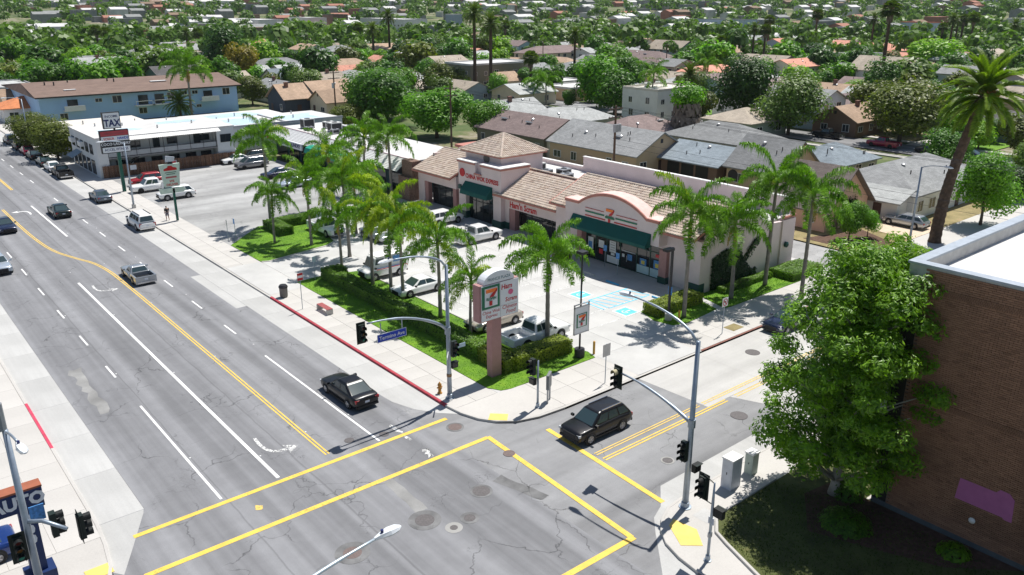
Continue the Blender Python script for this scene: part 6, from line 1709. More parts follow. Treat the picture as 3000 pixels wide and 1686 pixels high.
# plaza box lamps on posts
def area_lamp(x, y, label, z=.15, h=6.2):
    t = thing('area_lamp', label, 'street lamp', (x, y, z), 0)
    MB().box(-.08,-.08,.55,.08,.08,h).obj('post', M_DARKM, t); MB().tube([(0,0,0),(0,0,.6)], .3, 12).obj('footing', M_CONC, t)
    MB().box(-.95,-.25,h-.2,-.05,.25,h).obj('lamp_box', M_DARKM, t); MB().box(-.8,-.2,h-.21,-.2,.2,h-.2).obj('lens', M_SIGNW, t)
    MB().box(-.02,-.22,2.2,.0,.18,2.9).obj('notice', M_POSTB, t)
area_lamp(49.9,39.9,'dark box lamp post in the planter beside the side driveway')
pb = thing('bollard', 'yellow steel bollard by the banner pole', 'bollard', (40.4,39.0,.15)); MB().tube([(0,0,0),(0,0,.95)], .09, 10).obj('post', mk('ochre_paint', (.62,.33,.05), .6), pb); MB().lathe([(.09,0),(.07,.05),(.02,.07)], (0,0,.95), 10).obj('cap', MATS['ochre_paint'], pb)
pb = thing('bollard', 'yellow steel bollard by the box lamp in the planter', 'bollard', (50.4,39.2,.15)); MB().tube([(0,0,0),(0,0,.9)], .09, 10).obj('post', MATS['ochre_paint'], pb); MB().lathe([(.09,0),(.07,.05),(.02,.07)], (0,0,.9), 10).obj('cap', MATS['ochre_paint'], pb)
# street signs
def road_sign(x, y, h, w, hh, face, label, mat, z=.15, draw=None):
    t = thing('road_sign', label, 'sign', (x, y, z)); R_ = FACE[face]
    MB().tube([(0,0,0),(0,0,h)], .032, 6).obj('post', M_GALV, t)
    b = MB().box(-w/2,-.045,h-hh,w/2,-.033,h).obj('plate', mat, t); b.rotation_euler.z = R_[2]
    if draw: draw(b, h - hh/2)
    return t
def noleft(b, zc):
    ring = MB(); n = 20
    for k in range(n):
        a, a2 = 2*math.pi*k/n, 2*math.pi*(k+1)/n
        ring.add([(.24*math.cos(a),-.05,zc+.24*math.sin(a)),(.24*math.cos(a2),-.05,zc+.24*math.sin(a2)),(.30*math.cos(a2),-.05,zc+.30*math.sin(a2)),(.30*math.cos(a),-.05,zc+.30*math.sin(a))], [(0,1,2,3)])
    ring.add([(-.2,-.051,zc+.15),(-.15,-.051,zc+.2),(.2,-.051,zc-.15),(.15,-.051,zc-.2)], [(0,1,2,3)])
    ring.obj('red_ring', M_RED7, b)
    MB().add([(.05,-.048,zc-.18),(.11,-.048,zc-.18),(.11,-.048,zc+.08),(-.05,-.048,zc+.08),(-.05,-.048,zc+.02),(.05,-.048,zc+.02)], [(0,1,2,3,4,5)]).add([(-.2,-.048,zc+.05),(-.05,-.048,zc-.04),(-.05,-.048,zc+.14)], [(0,1,2)]).obj('arrow', M_DARKM, b)
road_sign(50.9,35.3,3.0,.72,.72,'-y','white no left turn sign on the side street pavement',M_SIGNW,draw=noleft)
road_sign(37.5,35.05,2.9,.72,.9,'-y','plain grey sign back on a pole by the side street kerb',M_METAL)
road_sign(32.4,67.6,2.3,.35,.5,'-y','small pale blue sign at the end of the long hedge',mk('plate_pale_blue', (.45,.58,.66), .5))
road_sign(31.4,85.9,2.3,.15,.6,'-x','thin marker post at the island edge, nearer the street',M_METAL); road_sign(32.2,85.8,2.3,.4,.6,'-x','blue parking sign on a thin post at the island edge',M_POSTB)
def bus(b, zc): MB().box(-.22,-.05,zc-.1,.22,-.046,zc+.12).obj('sign_panel', M_SIGNW, b)
road_sign(28.05,61.4,3.2,.5,.62,'-y','red bus stop sign at the kerb behind the bench',M_RED7,draw=bus)
for a in ((55.2,50.6),(56.2,53.2)):
    road_sign(a[0],a[1],2.2,.45,.6,'-x','blue accessible parking sign before the storefront',M_POSTB,.14)['group'] = 'accessible parking signs'
# tax pylon
t = thing('pylon_sign', 'tall tax and shop pylon sign on a green post', 'sign', (29.9,118.5,.15))
M_GPOST = mk('green_post', (.01,.10,.07), .5)
MB().box(-.2,-.2,0,.2,.2,5.7).obj('post', M_GPOST, t); MB().box(-.15,-.12,8.3,.05,.12,8.7).obj('neck', M_DARKM, t)
MB().box(-2.05,-.25,5.35,1.6,.25,8.35).obj('cabinet', M_DARKM, t); MB().box(-1.4,-.25,8.55,.8,.25,10.7).obj('top_cabinet', M_DARKM, t)
MB().box(-1.3,-.29,8.65,.7,-.252,10.6).obj('top_face', M_SIGNW, t); letters('income', .42, M_NAVY, (-.3,-.30,10.15), '-y', t); letters('tax', 1.25, M_NAVY, (-.3,-.30,9.25), '-y', t, sx=.8)
for z0, z1, mt in ((7.62,8.25,mk('panel_red', (.42,.06,.07), .5)),(6.92,7.56,M_SIGNW),(6.22,6.86,M_DARKM),(5.45,6.14,M_SIGNW)): MB().box(-1.95,-.29,z0,1.5,-.252,z1).obj('panel', mt, t)
MB().box(-1.5,-.296,7.82,1.0,-.291,8.04).obj('faded_print', mk('dim_red', (.33,.06,.07), .5), t); letters('barber', .44, M_RED7, (-1.0,-.30,7.24), '-y', t, sx=.8); letters('hands', .48, mk('sign_blue', (.02,.08,.4), .5), (.75,-.30,7.24), '-y', t, sx=.85)
letters('coco', .50, M_SIGNW, (-.22,-.30,6.54), '-y', t, sx=.95); letters('accel', .46, M_NAVY, (-.22,-.30,5.8), '-y', t, sx=.95)
# delivery sign
t = thing('pylon_sign', 'pale green delivery sign with red lettering on a green post', 'sign', (30.1,98.1,.15))
M_PGRN = mk('pale_green_panel', (.55,.66,.57), .6)
MB().box(-.12,-.12,0,.12,.12,3.9).obj('post', M_GPOST, t)
MB().extr([(-1.3,6.75),(-.95,4.1),(.75,4.1),(1.05,6.75)], 'y', -.14, .14).obj('cabinet', M_PGRN, t)
MB().extr([(-1.6,3.95),(-1.5,3.35),(1.1,3.35),(1.45,3.65),(1.1,3.95)], 'y', -.12, .12).obj('arrow_board', M_PGRN, t)
MB().box(-.25,-.12,6.75,.25,.12,7.0).obj('neck', M_DARKM, t); MB().extr([(-.5,7.0),(.45,7.0),(.6,7.5),(-.4,7.7)], 'y', -.08, .08).obj('topper', M_PLATE, t)
MB().extr([(-.85,6.0),(.65,6.0),(.65,6.25),(.2,6.4),(.1,6.55),(-.35,6.55),(-.4,6.38),(-.85,6.22)], 'y', -.148, -.141).obj('red_print', M_RED7, t)
for z_, w_, h_, m_ in ((5.74,.65,.09,mk('print_green', (.05,.15,.1), .6)),(5.54,.5,.09,MATS['print_green']),(5.12,.62,.2,mk('faded_red_print', (.42,.12,.12), .6))): MB().box(-.1-w_,-.147,z_,-.1+w_,-.141,z_+h_).obj('print', m_, t)
letters('we', .36, M_RED7, (-.08,-.15,4.75), '-y', t); letters('deliver', .36, M_RED7, (-.08,-.15,4.35), '-y', t)
# auto sign
t = thing('pylon_sign', 'dark blue auto shop pylon sign at the west corner', 'sign', (2.6,37.0,.15))
M_ABLUE = mk('auto_blue', (.012,.03,.11), .45)
MB().box(.35,-.25,0,1.0,.25,4.0).obj('post', M_ABLUE, t); MB().box(-4.0,-.3,3.95,1.4,.3,4.95).obj('panel', M_ABLUE, t); MB().box(-4.0,-.33,4.9,1.42,.33,4.99).obj('top_cap', mk('rust_cap', (.33,.11,.06), .8), t)
letters('auto', .78, M_SIGNW, (.42,-.31,4.43), '-y', t, sx=.95)
for k, d in enumerate(('d4','d0','d0')): letters(d, .6, M_SIGNW, (.68,-.26,3.45-.5*k), '-y', t)
MB().box(.1,-.5,0,1.3,.5,.8).obj('plinth', M_ABLUE, t)
# pavement furniture
t = thing('bus_bench', 'bus bench with a red slatted seat and concrete ends', 'bench', (29.2,59.6,.15), rad(90))
for x in (-.85, .85): MB().box(x-.08,-.28,0,x+.08,.28,.45).obj('leg', M_CONC, t)
for k in range(4): MB().box(-.95,-.26+k*.135,.45,.95,-.16+k*.135,.5).obj('seat_slat', mk('red_slat', (.42,.12,.12), .7), t)
t = thing('litter_bin', 'round grey litter bin at the driveway kerb', 'litter bin', (28.15,65.2,.15))
MB().lathe([(.30,0),(.34,.1),(.36,.85),(.38,.9)], (0,0,0), 16).obj('body', mk('bin_grey', (.16,.15,.14), .8), t, smooth=True); MB().lathe([(.40,.9),(.40,1.0),(.3,1.14),(.1,1.16)], (0,0,0), 16).obj('lid', M_DARKM, t)
t = thing('fire_hydrant', 'yellow fire hydrant beside the signal pole', 'fire hydrant', (27.9,41.0,.15))
HY = mk('hydrant_yellow', (.50,.24,.05), .6)
MB().lathe([(.17,0),(.17,.05),(.11,.08),(.11,.55),(.14,.58),(.13,.68),(.05,.78),(.03,.84)], (0,0,0), 14).obj('barrel', HY, t, smooth=True); MB().tube([(-.2,0,.45),(.2,0,.45)], .05, 8).obj('nozzle', HY, t); MB().tube([(0,0,.45),(0,-.2,.45)], .06, 8).obj('nozzle', HY, t)
t = thing('notice_kiosk', 'grey metal notice stand on two legs near the corner kerb', 'kiosk', (32.7,35.5,.15), rad(35))
for x in (-.32,.32): MB().box(x-.05,-.05,0,x+.05,.05,1.3).obj('leg', M_METAL, t)
MB().box(-.42,-.09,1.0,.42,.09,2.0).obj('panel', mk('kiosk_grey', (.20,.21,.22), .6, .3), t)
for x, y, w_, d_, h_, mt, lab in ((33.6,21.9,.85,.65,1.75,mk('cabinet_pale_grey', (.56,.58,.62), .5),'large pale grey utility cabinet on the corner pavement'),(35.6,22.0,.55,.5,1.25,mk('cabinet_sage', (.40,.46,.40), .6),'small sage green utility cabinet beside the larger grey one')):
    t = thing('utility_cabinet', lab, 'cabinet', (x, y, .14)); MB().box(-w_/2,-d_/2,0,w_/2,d_/2,h_).obj('body', mt, t); MB().box(-w_/2-.04,-d_/2-.04,h_,w_/2+.04,d_/2+.04,h_+.08).obj('lid', M_WHITE, t); MB().box(-w_/2-.008,-d_/2+.06,.1,-w_/2,d_/2-.06,h_-.08).obj('door', mt, t); MB().box(-w_/2-.03,-.02,h_*.5,-w_/2-.008,.02,h_*.58).obj('handle', M_DARKM, t)
# storefront planter urn
t = thing('planter_box', 'square planter with a rounded golden bush before the storefront', 'planter', (54.3,57.4,.14)); MB().box(-.7,-.7,0,.7,.7,.6).obj('box', mk('planter_brown', (.14,.10,.08), .9), t)
m = MB()
for _ in range(900):
    a, e = U(0,6.28), math.asin(U(0,1)); leafcard(m, (.95*math.cos(a)*math.cos(e), .95*math.sin(a)*math.cos(e), .55+1.5*math.sin(e)), (math.cos(a),math.sin(a),.5), .09)
m.obj('foliage', LEAFS['olive'], t, tint=True)
# signs on the fence
for x, lab in ((34.3,'white notice on the plank fence under the tax sign'),(40.2,'red and white notice on the plank fence')):
    s_ = thing('fence_notice', lab, 'sign', (x,129.12,1.3)); MB().box(-.45,-.03,-.35,.45,0,.35).obj('plate', M_SIGNW if x < 38 else M_PLATE, s_)
    if x > 38: MB().box(-.35,-.04,-.05,.35,-.03,.25).obj('print', M_POSTR, s_)
# utility poles and wires
M_POLE = mk('wood_pole', (.13,.085,.06), .95, var=.25, scale=2)
def upole(x, y, h, label, arms=2, tr=0, lean=0):
    t = thing('utility_pole', label, 'utility pole', (x, y, 0)); MB().tube([(0,0,0),(lean,0,h)], [.19,.13], 8).obj('pole', M_POLE, t)
    for k in range(arms):
        a = MB().box(-1.3,-.06,h-.5-k*1.1,1.3,.06,h-.38-k*1.1).obj('crossarm', M_POLE, t)
        for q in (-1.2,-.6,.6,1.2): MB().lathe([(.04,0),(.06,.06),(.03,.14)], (q,0,h-.38-k*1.1), 6).obj('insulator', M_METAL, a)
    for k in range(tr): MB().tube([(.45*(k-1),-.35,h-3.4),(.45*(k-1),-.35,h-2.4)], .24, 10).obj('transformer', mk('transformer_grey', (.40,.41,.42), .5), t)
    return t
p1 = P(1800, 478, 0); 
upole(80.4,75.2,11.8,'wooden utility pole with transformers behind the pink mall',2,3)
upole(80.2,112,11.5,'wooden utility pole behind the light green tree',2,0); upole(80.4,152,11.5,'wooden utility pole before the slate blue house',2,1); upole(80.6,9,11.5,'wooden utility pole behind the brick building',1,0)
for px, py, h in ((1590,185,11),(1950,190,10),(825,160,10),(905,145,10),(300,205,9),(155,240,9),(565,110,10),(2500,330,8)):
    g_ = P(px, py + 25, 0); upole(g_.x, g_.y, h, 'thin wooden utility pole standing among the far roofs', 1, 0)['group'] = 'thin poles among the roofs'
def wire(a, b, sag, label):
    a, b = Vector(a), Vector(b); m = MB(); m.tube([a.lerp(b, i/12) + Vector((0,0,-sag*4*(i/12)*(1-i/12))) for i in range(13)], .014, 4)
    o = m.obj('overhead_wire', M_DARKM); tag(o, label, 'wire', 'overhead wires along the alley')
for q in (-1.2,-.6,.6,1.2):
    for (y0, h0), (y1, h1) in (((9,11.2),(75.2,11.5)),((75.2,11.5),(112,11.2)),((112,11.2),(152,11.2))):
        wire((80.4+q,y0,h0),(80.4+q,y1,h1),.7,'thin dark overhead wire strung between the alley poles')
for q in (6.5, 7.3): wire((80.4,9,q),(80.4,75.2,q+.2),.5,'thin dark overhead wire strung between the alley poles')
# ------------------------------------------------------------------ houses
ROOFS = {'grey': shingles('grey_shingle', (.27,.275,.275)), 'lightgrey': shingles('light_grey_shingle', (.42,.43,.42)), 'brown': shingles('mauve_brown_shingle', (.24,.185,.175)), 'tan': shingles('tan_shingle', (.42,.30,.215)), 'beige': shingles('beige_shingle', (.40,.345,.28)),
 'dark': shingles('dark_shingle', (.12,.115,.115)), 'salmon': shingles('salmon_tile_roof', (.62,.30,.22), .12), 'orange': shingles('orange_tile_roof', (.58,.22,.10), .15), 'weathered': shingles('weathered_brown_shingle', (.19,.16,.145)), 'bluegrey': shingles('blue_grey_shingle', (.24,.28,.31)), 'white': M_WROOF, 'cream': M_CREAMROOF}
WALLS = {k: mk(k + '_house_wall', c, .85, var=.06, scale=.6) for k, c in {'white': (.74,.73,.71), 'cream': (.66,.58,.46), 'tan': (.55,.41,.27), 'olive': (.20,.19,.14), 'slate': (.065,.08,.105), 'grey': (.40,.41,.41), 'peach': (.66,.44,.32), 'bluegrey': (.30,.36,.42), 'pink': (.66,.44,.40), 'sage': (.33,.37,.31), 'brown': (.19,.12,.085), 'paleblue': (.48,.58,.68)}.items()}
WF = MB()
WF.box(-.56,-.05,-.06,.56,.03,0); WF.box(-.56,-.04,1,.56,.03,1.06); WF.box(-.56,-.04,0,-.5,.03,1); WF.box(.5,-.04,0,.56,.03,1); WF.box(-.025,-.025,0,.025,.03,1)
WFM = WF.mesh('window', M_WHITE); WPM = MB().box(-.5,-.012,0,.5,.02,1).mesh('pane', M_HGLASS)
DRM = MB().box(-.5,-.04,0,.5,.02,2.05).mesh('door', mk('house_door', (.10,.06,.05), .6)); GDM = MB().box(-1.3,-.05,0,1.3,.02,2.1).mesh('garage_door', M_WHITE)
CHM = MB().box(-.4,-.3,-1.2,.4,.3,.9).box(-.46,-.36,.9,.46,.36,1.02).mesh('chimney', mk('chimney_brick', (.24,.13,.10), .9, var=.25, scale=4))
VTM = MB().tube([(0,0,-.3),(0,0,.45)], .07, 6).mesh('vent_pipe', M_DARKM); VBM = MB().lathe([(.22,-.1),(.22,.18),(.3,.2),(.1,.32)], (0,0,0), 8).mesh('roof_vent', M_METAL)
SKM = MB().box(-.7,-.45,-.1,.7,.45,.14).mesh('skylight', M_WHITE)
GABLEV = MB().box(-.25,-.03,0,.25,.02,.6).mesh('gable_vent', M_DARKM)
def roof_mesh(kind, L_, W_, rise, o, th, mat):
    a, b = L_/2 + o, W_/2 + o; dz = rise * (o / (W_/2)); m = MB()
    e = -dz
    if kind == 'gable':
        m.add([(-a,-b,e),(a,-b,e),(a,0,rise),(-a,0,rise),(-a,b,e),(a,b,e),(-a,-b,e-th),(a,-b,e-th),(a,0,rise-th),(-a,0,rise-th),(-a,b,e-th),(a,b,e-th)],
              [(0,1,2,3),(3,2,5,4),(7,6,9,8),(8,9,10,11),(0,6,7,1),(4,5,11,10),(0,3,9,6),(3,4,10,9),(1,7,8,2),(2,8,11,5)])
    elif kind == 'hip':
        r = max(a - b, .2)
        m.add([(-a,-b,e),(a,-b,e),(a,b,e),(-a,b,e),(-r,0,rise),(r,0,rise),(-a,-b,e-th),(a,-b,e-th),(a,b,e-th),(-a,b,e-th)],
              [(0,1,5,4),(1,2,5),(2,3,4,5),(3,0,4),(6,9,8,7),(0,6,7,1),(1,7,8,2),(2,8,9,3),(3,9,6,0)])
    else:
        m.box(-a,-b,-.05,a,b,.12); 
        m.box(-a,-b,.12,a,-b+.2,.45); m.box(-a,b-.2,.12,a,b,.45); m.box(-a,-b+.2,.12,-a+.2,b-.2,.45); m.box(a-.2,-b+.2,.12,a,b-.2,.45)
    me = m.mesh('roof', mat); uv = me.uv_layers.new(name='UVMap')
    for p in me.polygons:
        n = p.normal
        for li in p.loop_indices:
            v = me.vertices[me.loops[li].vertex_index].co
            uv.data[li].uv = (v.x, abs(v.y) * 1.06) if abs(n.y) >= abs(n.x) else (v.y, abs(v.x) * 1.06)
    return me
PLACED = []; DESC = []
RM = {}
def house(cx, cy, L_, W_, zw, rise, axis, kind, roof, wall, label, group=None, extras=(), detail=2, zb=None, o=.5, storeys=None, name='house'):
    """ridge runs along world X (axis 'X') or Y (axis 'Y')"""
    zb = terrain(cx, cy) if zb is None else zb
    rz = 0 if axis == 'X' else rad(90)
    t = thing(name, label, 'house', (cx, cy, zb), rz, group); PLACED.append((cx, cy, max(L_, W_) / 2 + 1)); DESC.append((cx, cy, ' '.join(label.replace(' in the far neighbourhood', '').split()[:9])))
    w = MB(); a, b = L_/2, W_/2
    if kind == 'gable':
        w.add([(-a,-b,-.3),(a,-b,-.3),(a,b,-.3),(-a,b,-.3),(-a,-b,zw),(a,-b,zw),(a,b,zw),(-a,b,zw),(-a,0,zw+rise-.02),(a,0,zw+rise-.02)], [(0,1,5,4),(2,3,7,6),(1,2,6,9,5),(3,0,4,8,7)])
    else: w.box(-a,-b,-.3,a,b,zw)
    w.obj('wall', WALLS[wall], t)
    key = (kind, round(L_,1), round(W_,1), round(rise,2), roof)
    if key not in RM: RM[key] = roof_mesh(kind, L_, W_, rise, o if kind != 'flat' else .02, .16, ROOFS[roof])
    rf = link('roof', RM[key], t, (0, 0, zw + (.13 if kind != 'flat' else .05)))
    # windows on the walls facing the main street and the side street
    faces = [('-y', L_, -b), ('-x', W_, -a)] if axis == 'X' else [('+y', L_, b), ('-x', W_, -a)]
    st = storeys or (2 if zw > 4.6 else 1)
    for f, ln, off in faces:
        n = max(1, int(ln / (3.4 if detail > 1 else 4.6)))
        for s in range(st):
            for i in range(n):
                u = -ln/2 + ln * (i + .5) / n + U(-.3,.3); z0 = .95 + 2.75 * s; ww, hh = U(.9,1.7), U(.95,1.35)
                loc, r = {'-y': ((u, off-.02, z0), 0), '+y': ((u, off+.02, z0), math.pi), '-x': ((off-.02, u, z0), rad(-90))}[f]
                if detail > 1 and s == 0 and i == n // 2 and rnd.random() < .5:
                    d = link('door', DRM, t, (loc[0], loc[1], .05)); d.rotation_euler.z = r; continue
                wo = link('window', WFM, t, loc); wo.rotation_euler.z = r; wo.scale = (ww, 1, hh)
                link('pane', WPM, wo)
        if kind == 'gable' and f == '-x' and detail > 1 and rise > 1.2:
            v = link('gable_vent', GABLEV, t, (off-.03, 0, zw + rise*.45)); v.rotation_euler.z = rad(-90)
    k = W_/2
    def on_roof(u, v): return (u*a, v*k, rise * (1 - abs(v)) - .0)
    for e in extras:
        sgn = -1 if axis == 'X' else 1
        if e == 'chimney': link('chimney', CHM, rf, on_roof(U(-.5,.6), sgn*U(.0,.25)))
        if e == 'skylight':
            s_ = link('skylight', SKM, rf, on_roof(U(-.5,.5), sgn*.45)); s_.rotation_euler.x = -sgn * math.atan2(rise, k) * -1
        if e == 'vents' and kind != 'flat':
            for _ in range(3): link('vent_pipe', VTM, rf, on_roof(U(-.7,.7), sgn*U(.2,.8)))
            link('roof_vent', VBM, rf, on_roof(U(-.5,.5), sgn*U(.15,.5)))
        if e == 'ac' : link('roof_unit', MB().box(-.7,-.5,.1,.7,.5,1.0).mesh('roof_unit', M_METAL), rf, (U(-.3,.3)*a, U(-.3,.3)*b, 0.1))
    return t
def hp(p1, p2, zr, W_, zw, kind, roof, wall, label, axis=None, **k):
    a, b = P(*p1, zr), P(*p2, zr); c = (a + b) / 2
    ax = axis or ('X' if abs(a.x - b.x) > abs(a.y - b.y) else 'Y'); L_ = abs(a.x - b.x) if ax == 'X' else abs(a.y - b.y)
    if kind == 'hip': L_ += W_ * .8
    return house(c.x, c.y, max(L_ - .6, 4), W_, zw, zr - zw, ax, kind, roof, wall, label, **k)
A2 = ('vents',)
hp((1469,320),(1657,354),5.6,10.5,3.1,'gable','brown','olive','olive walled house with a mauve-brown roof and skylights behind the tiled tower',extras=('vents','skylight','skylight'))
hp((1600,321),(1705,306),5.2,10,3.0,'hip','lightgrey','grey','house with a pale grey hip roof behind the mauve-brown one',axis='X',extras=A2)
hp((1440,298),(1560,286),5.2,9.5,3.0,'gable','lightgrey','white','house with a pale grey gable roof and red brick chimney',axis='X',extras=('chimney','vents'))
hp((1700,347),(1925,393),6.2,11,3.4,'gable','grey','tan','tan stucco house with a wide grey roof behind the mall parapet',axis='Y',extras=('vents','vents','skylight'))
hp((1820,345),(1916,335),5.2,10,3.0,'hip','brown','tan','house with a brown hip roof beside the shaggy palm',axis='X',extras=('vents','skylight'))
hp((2060,352),(2185,368),5.2,11,3.0,'hip','grey','grey','house with a broad grey hip roof and dark skylight right of the shaggy palm',axis='Y',extras=A2)
wk = hp((2000,408),(2160,438),4.8,9,2.8,'gable','bluegrey','brown','blue-grey roofed workshop with open bays above the alley',axis='Y',extras=A2)
for k in range(3): MB().box(-3.6+k*2.6,4.52,.2,-1.4+k*2.6,4.58,2.4).obj('bay_shade_panel', M_BLACK, wk)  # black panels on the wall, painted shade of the open bays
tud = hp((2205,392),(2343,420),6.8,9.5,3.2,'gable','grey','tan','half-timbered house with a dark gable and oval window',axis='Y',extras=A2)
MB().lathe([(.8,0),(.8,.08),(.62,.1)], (0,0,0), 18).obj('oval_window', M_DARKM, tud, loc=(3.0,4.8,1.8)).rotation_euler = (rad(-90),0,0)
tud2 = hp((2331,467),(2505,495),6.8,9.0,2.9,'gable','weathered','peach','peach stucco house with a steep weathered roof and timbered gable end',axis='Y',extras=(),o=.7)
for hh, aa, bb in ((tud, None, None), (tud2, None, None)):
    a_ = max(abs(v.co.x) for v in hh.children[0].data.vertices); zw_, rs = (3.2, 3.6) if hh is tud else (2.9, 3.9); wd = 4.75 if hh is tud else 4.5
    for s in (-1, 1):
        MB().add([(-a_-.72,0,zw_+rs+.05),(-a_-.72,s*(wd+.7),zw_-.55),(-a_-.72,s*(wd+.7),zw_-.9),(-a_-.72,0,zw_+rs-.35)], [(0,1,2,3)]).add([(-a_-.82,0,zw_+rs+.05),(-a_-.82,s*(wd+.7),zw_-.55),(-a_-.82,s*(wd+.7),zw_-.9),(-a_-.82,0,zw_+rs-.35)], [(0,1,2,3)]).obj('bargeboard', MATS['dark_metal'], hh)
    for z in (.9, 1.9): MB().box(-a_-.04,-wd+z*1.1,zw_+z-.08,-a_-.003,wd-z*1.1,zw_+z+.08).obj('timber', mk('dark_timber', (.06,.04,.03), .9), hh)
    for y in (-1.4,0,1.4): MB().box(-a_-.05,y-.07,zw_,-a_-.002,y+.07,zw_+2.2).obj('timber', MATS['dark_timber'], hh)
hp((2395,424),(2475,418),4.8,9,2.8,'hip','bluegrey','sage','sage house with a blue-grey hip roof behind the timbered gable',axis='X',extras=A2)
hp((2600,478),(2727,446),5.6,12,3.2,'hip','grey','white','white house with a large grey hip roof beside the date palm trunk',axis='X',extras=('vents',))
hp((2535,538),(2682,560),3.5,6,2.5,'gable','lightgrey','white','low garage wing with a pale roof and dark garage door',axis='Y')
cr = hp((2448,314),(2540,300),5.4,9,3.0,'gable','tan','brown','craftsman house with a brown gabled porch across the residential street',axis='X',extras=('chimney',))
hp((2521,163),(2690,172),9.2,13,5.8,'gable','beige','white','tall white two-storey house with a broad tan roof and skylight',axis='Y',extras=('skylight','vents'))
hp((2435,118),(2510,120),7.5,12,4.8,'hip','salmon','cream','cream house with a salmon tile roof beside the fan palm',axis='Y'); hp((2535,126),(2620,128),7.2,12,4.6,'hip','salmon','white','white house with a salmon tile roof right of the fan palm',axis='Y')
hp((2250,168),(2325,163),5,12,3.0,'hip','brown','cream','cream ranch house with a brown roof behind the massive dark tree',axis='X')
hp((2425,190),(2505,192),4.5,12,4.3,'flat','white','cream','low flat white roofed house before the pink tiled roofs',axis='Y')
hp((2010,200),(2110,188),5.0,13,3.4,'hip','salmon','cream','cream bungalow with a salmon roof left of the massive dark tree',axis='X')
sp_ = hp((1870,262),(2000,250),6.6,10,6.4,'flat','cream','white','white stucco two-storey house with an arched doorway',axis='X')
hp((1925,117),(2017,122),8.2,13,5.0,'gable','beige','bluegrey','blue-grey gabled house with a beige roof above the salmon bungalow',axis='Y',extras=A2)
hp((1830,146),(1940,153),6.0,12,3.6,'hip','brown','grey','grey house with a brown roof and roof vents',axis='Y',extras=('vents','skylight'))
hp((1955,172),(2012,176),7.2,11,5.4,'gable','grey','sage','dark sage two-storey house below the blue-grey gable',axis='Y')
hp((1570,138),(1660,132),7.6,12,5.4,'hip','brown','cream','cream two-storey house with a mauve roof',axis='X'); hp((1672,140),(1755,142),7.0,11,5.4,'gable','lightgrey','white','white two-storey house adjoining the cream one with mauve roof',axis='X')
hp((1360,182),(1490,168),7.6,13,6.6,'flat','white','olive','olive two-storey apartment house with a flat white roof behind the tall palms',axis='X')
hp((1455,214),(1500,209),5.0,7,2.9,'gable','tan','cream','small cream cottage with a gabled porch below the olive apartments',axis='X')
hp((895,241),(1010,232),6.4,10,3.9,'gable','tan','cream','cream house with orange-tan roof left of the big ficus',axis='X',extras=A2)
hp((930,268),(985,262),5.4,8,3.2,'gable','tan','cream','cream wing with a lower orange-tan roof facing the laundry',axis='X')
hp((838,236),(850,258),6.4,9,3.6,'gable','tan','slate','slate blue craftsman house with white trim and tan roof',axis='X',extras=('chimney',))
hp((865,216),(1005,211),5.8,11,3.4,'gable','beige','cream','long house with a beige roof behind the cream one',axis='X',extras=('chimney','vents'))
hp((755,172),(860,170),5.6,11,3.2,'hip','grey','grey','grey house with a blue-grey hip roof behind the brown apartment roof',axis='X'); hp((885,176),(950,174),5.4,10,3.2,'hip','lightgrey','sage','sage house with a pale hip roof beside the autumn tinted tree',axis='X')
hp((760,200),(850,205),5.8,10,3.4,'gable','bluegrey','white','white house with solar-dark blue roof',axis='X')
hp((980,126),(1052,126),6,12,3.2,'hip','tan','brown','brown house with a tan hip roof and chimney beyond the date palms',axis='X',extras=('chimney',)); hp((990,176),(1040,170),5.6,10,3.2,'hip','tan','cream','cream bungalow with tan roof left of the tall date palms',axis='X')
hp((160,168),(310,163),6.4,12,3.4,'hip','grey','grey','grey house with a wide hip roof beyond the blue apartments',axis='X',extras=('chimney',)); hp((260,212),(330,208),5.2,10,3.0,'hip','lightgrey','grey','low grey house just behind the brown apartment roof',axis='X')
hp((45,286),(95,280),5.0,9,3.2,'hip','orange','white','small white house with an orange tile roof at the end of the blue apartments',axis='X')
hp((15,262),(40,262),5.4,9,3.0,'gable','tan','tan','tan shed-like house left of the orange tile roof',axis='X')
hp((1180,262),(1290,270),4.6,8,2.8,'flat','cream','cream','flat cream garage roof behind the big ficus',axis='X'); hp((1640,392),(1680,402),3.4,6,2.6,'flat','white','cream','little flat garage between the mauve-brown and grey roofs',axis='Y')
house(37, 244, 12, 22, 4.4, .4, 'X', 'flat', 'lightgrey', 'cream', 'cream street-front shop far up the main street')

# scattered neighbourhood further out
NAMED_TREES = [(o.location.x, o.location.y) for o in bpy.data.objects if o.get('category') in ('tree', 'palm tree')]
def free(x, y, r, hs=True):
    if x < 31 and y < 420: return False
    if 139.5 < x < 152 and y < 700: return False
    if 260 < x < 273: return False
    if 150 < x < 262 and 117 < y < 127: return False
    if x < 81 and y < 230: return False
    if y < 40 and x < 141: return False
    if hs and x < 137 and y < 172: return False
    for a, b, q in PLACED:
        if (x-a)**2 + (y-b)**2 < (r+q)**2: return False
    return True
RC = [('grey','grey'),('lightgrey','pale grey'),('brown','mauve-brown'),('tan','tan'),('beige','beige'),('dark','charcoal'),('salmon','salmon tile'),('orange','orange tile'),('white','flat white')]
RW = (6,6,5,5,5,1,2,1,4)
nH = 0; cells = []
for ix in range(4, 46):
    for iy in range(3, 48):
        x, y = ix * 17.5 + (6 if iy % 2 else 0), iy * 16
        d = math.hypot(x, y)
        if 95 < d < 560: cells.append((d, x, y))
cells.sort()
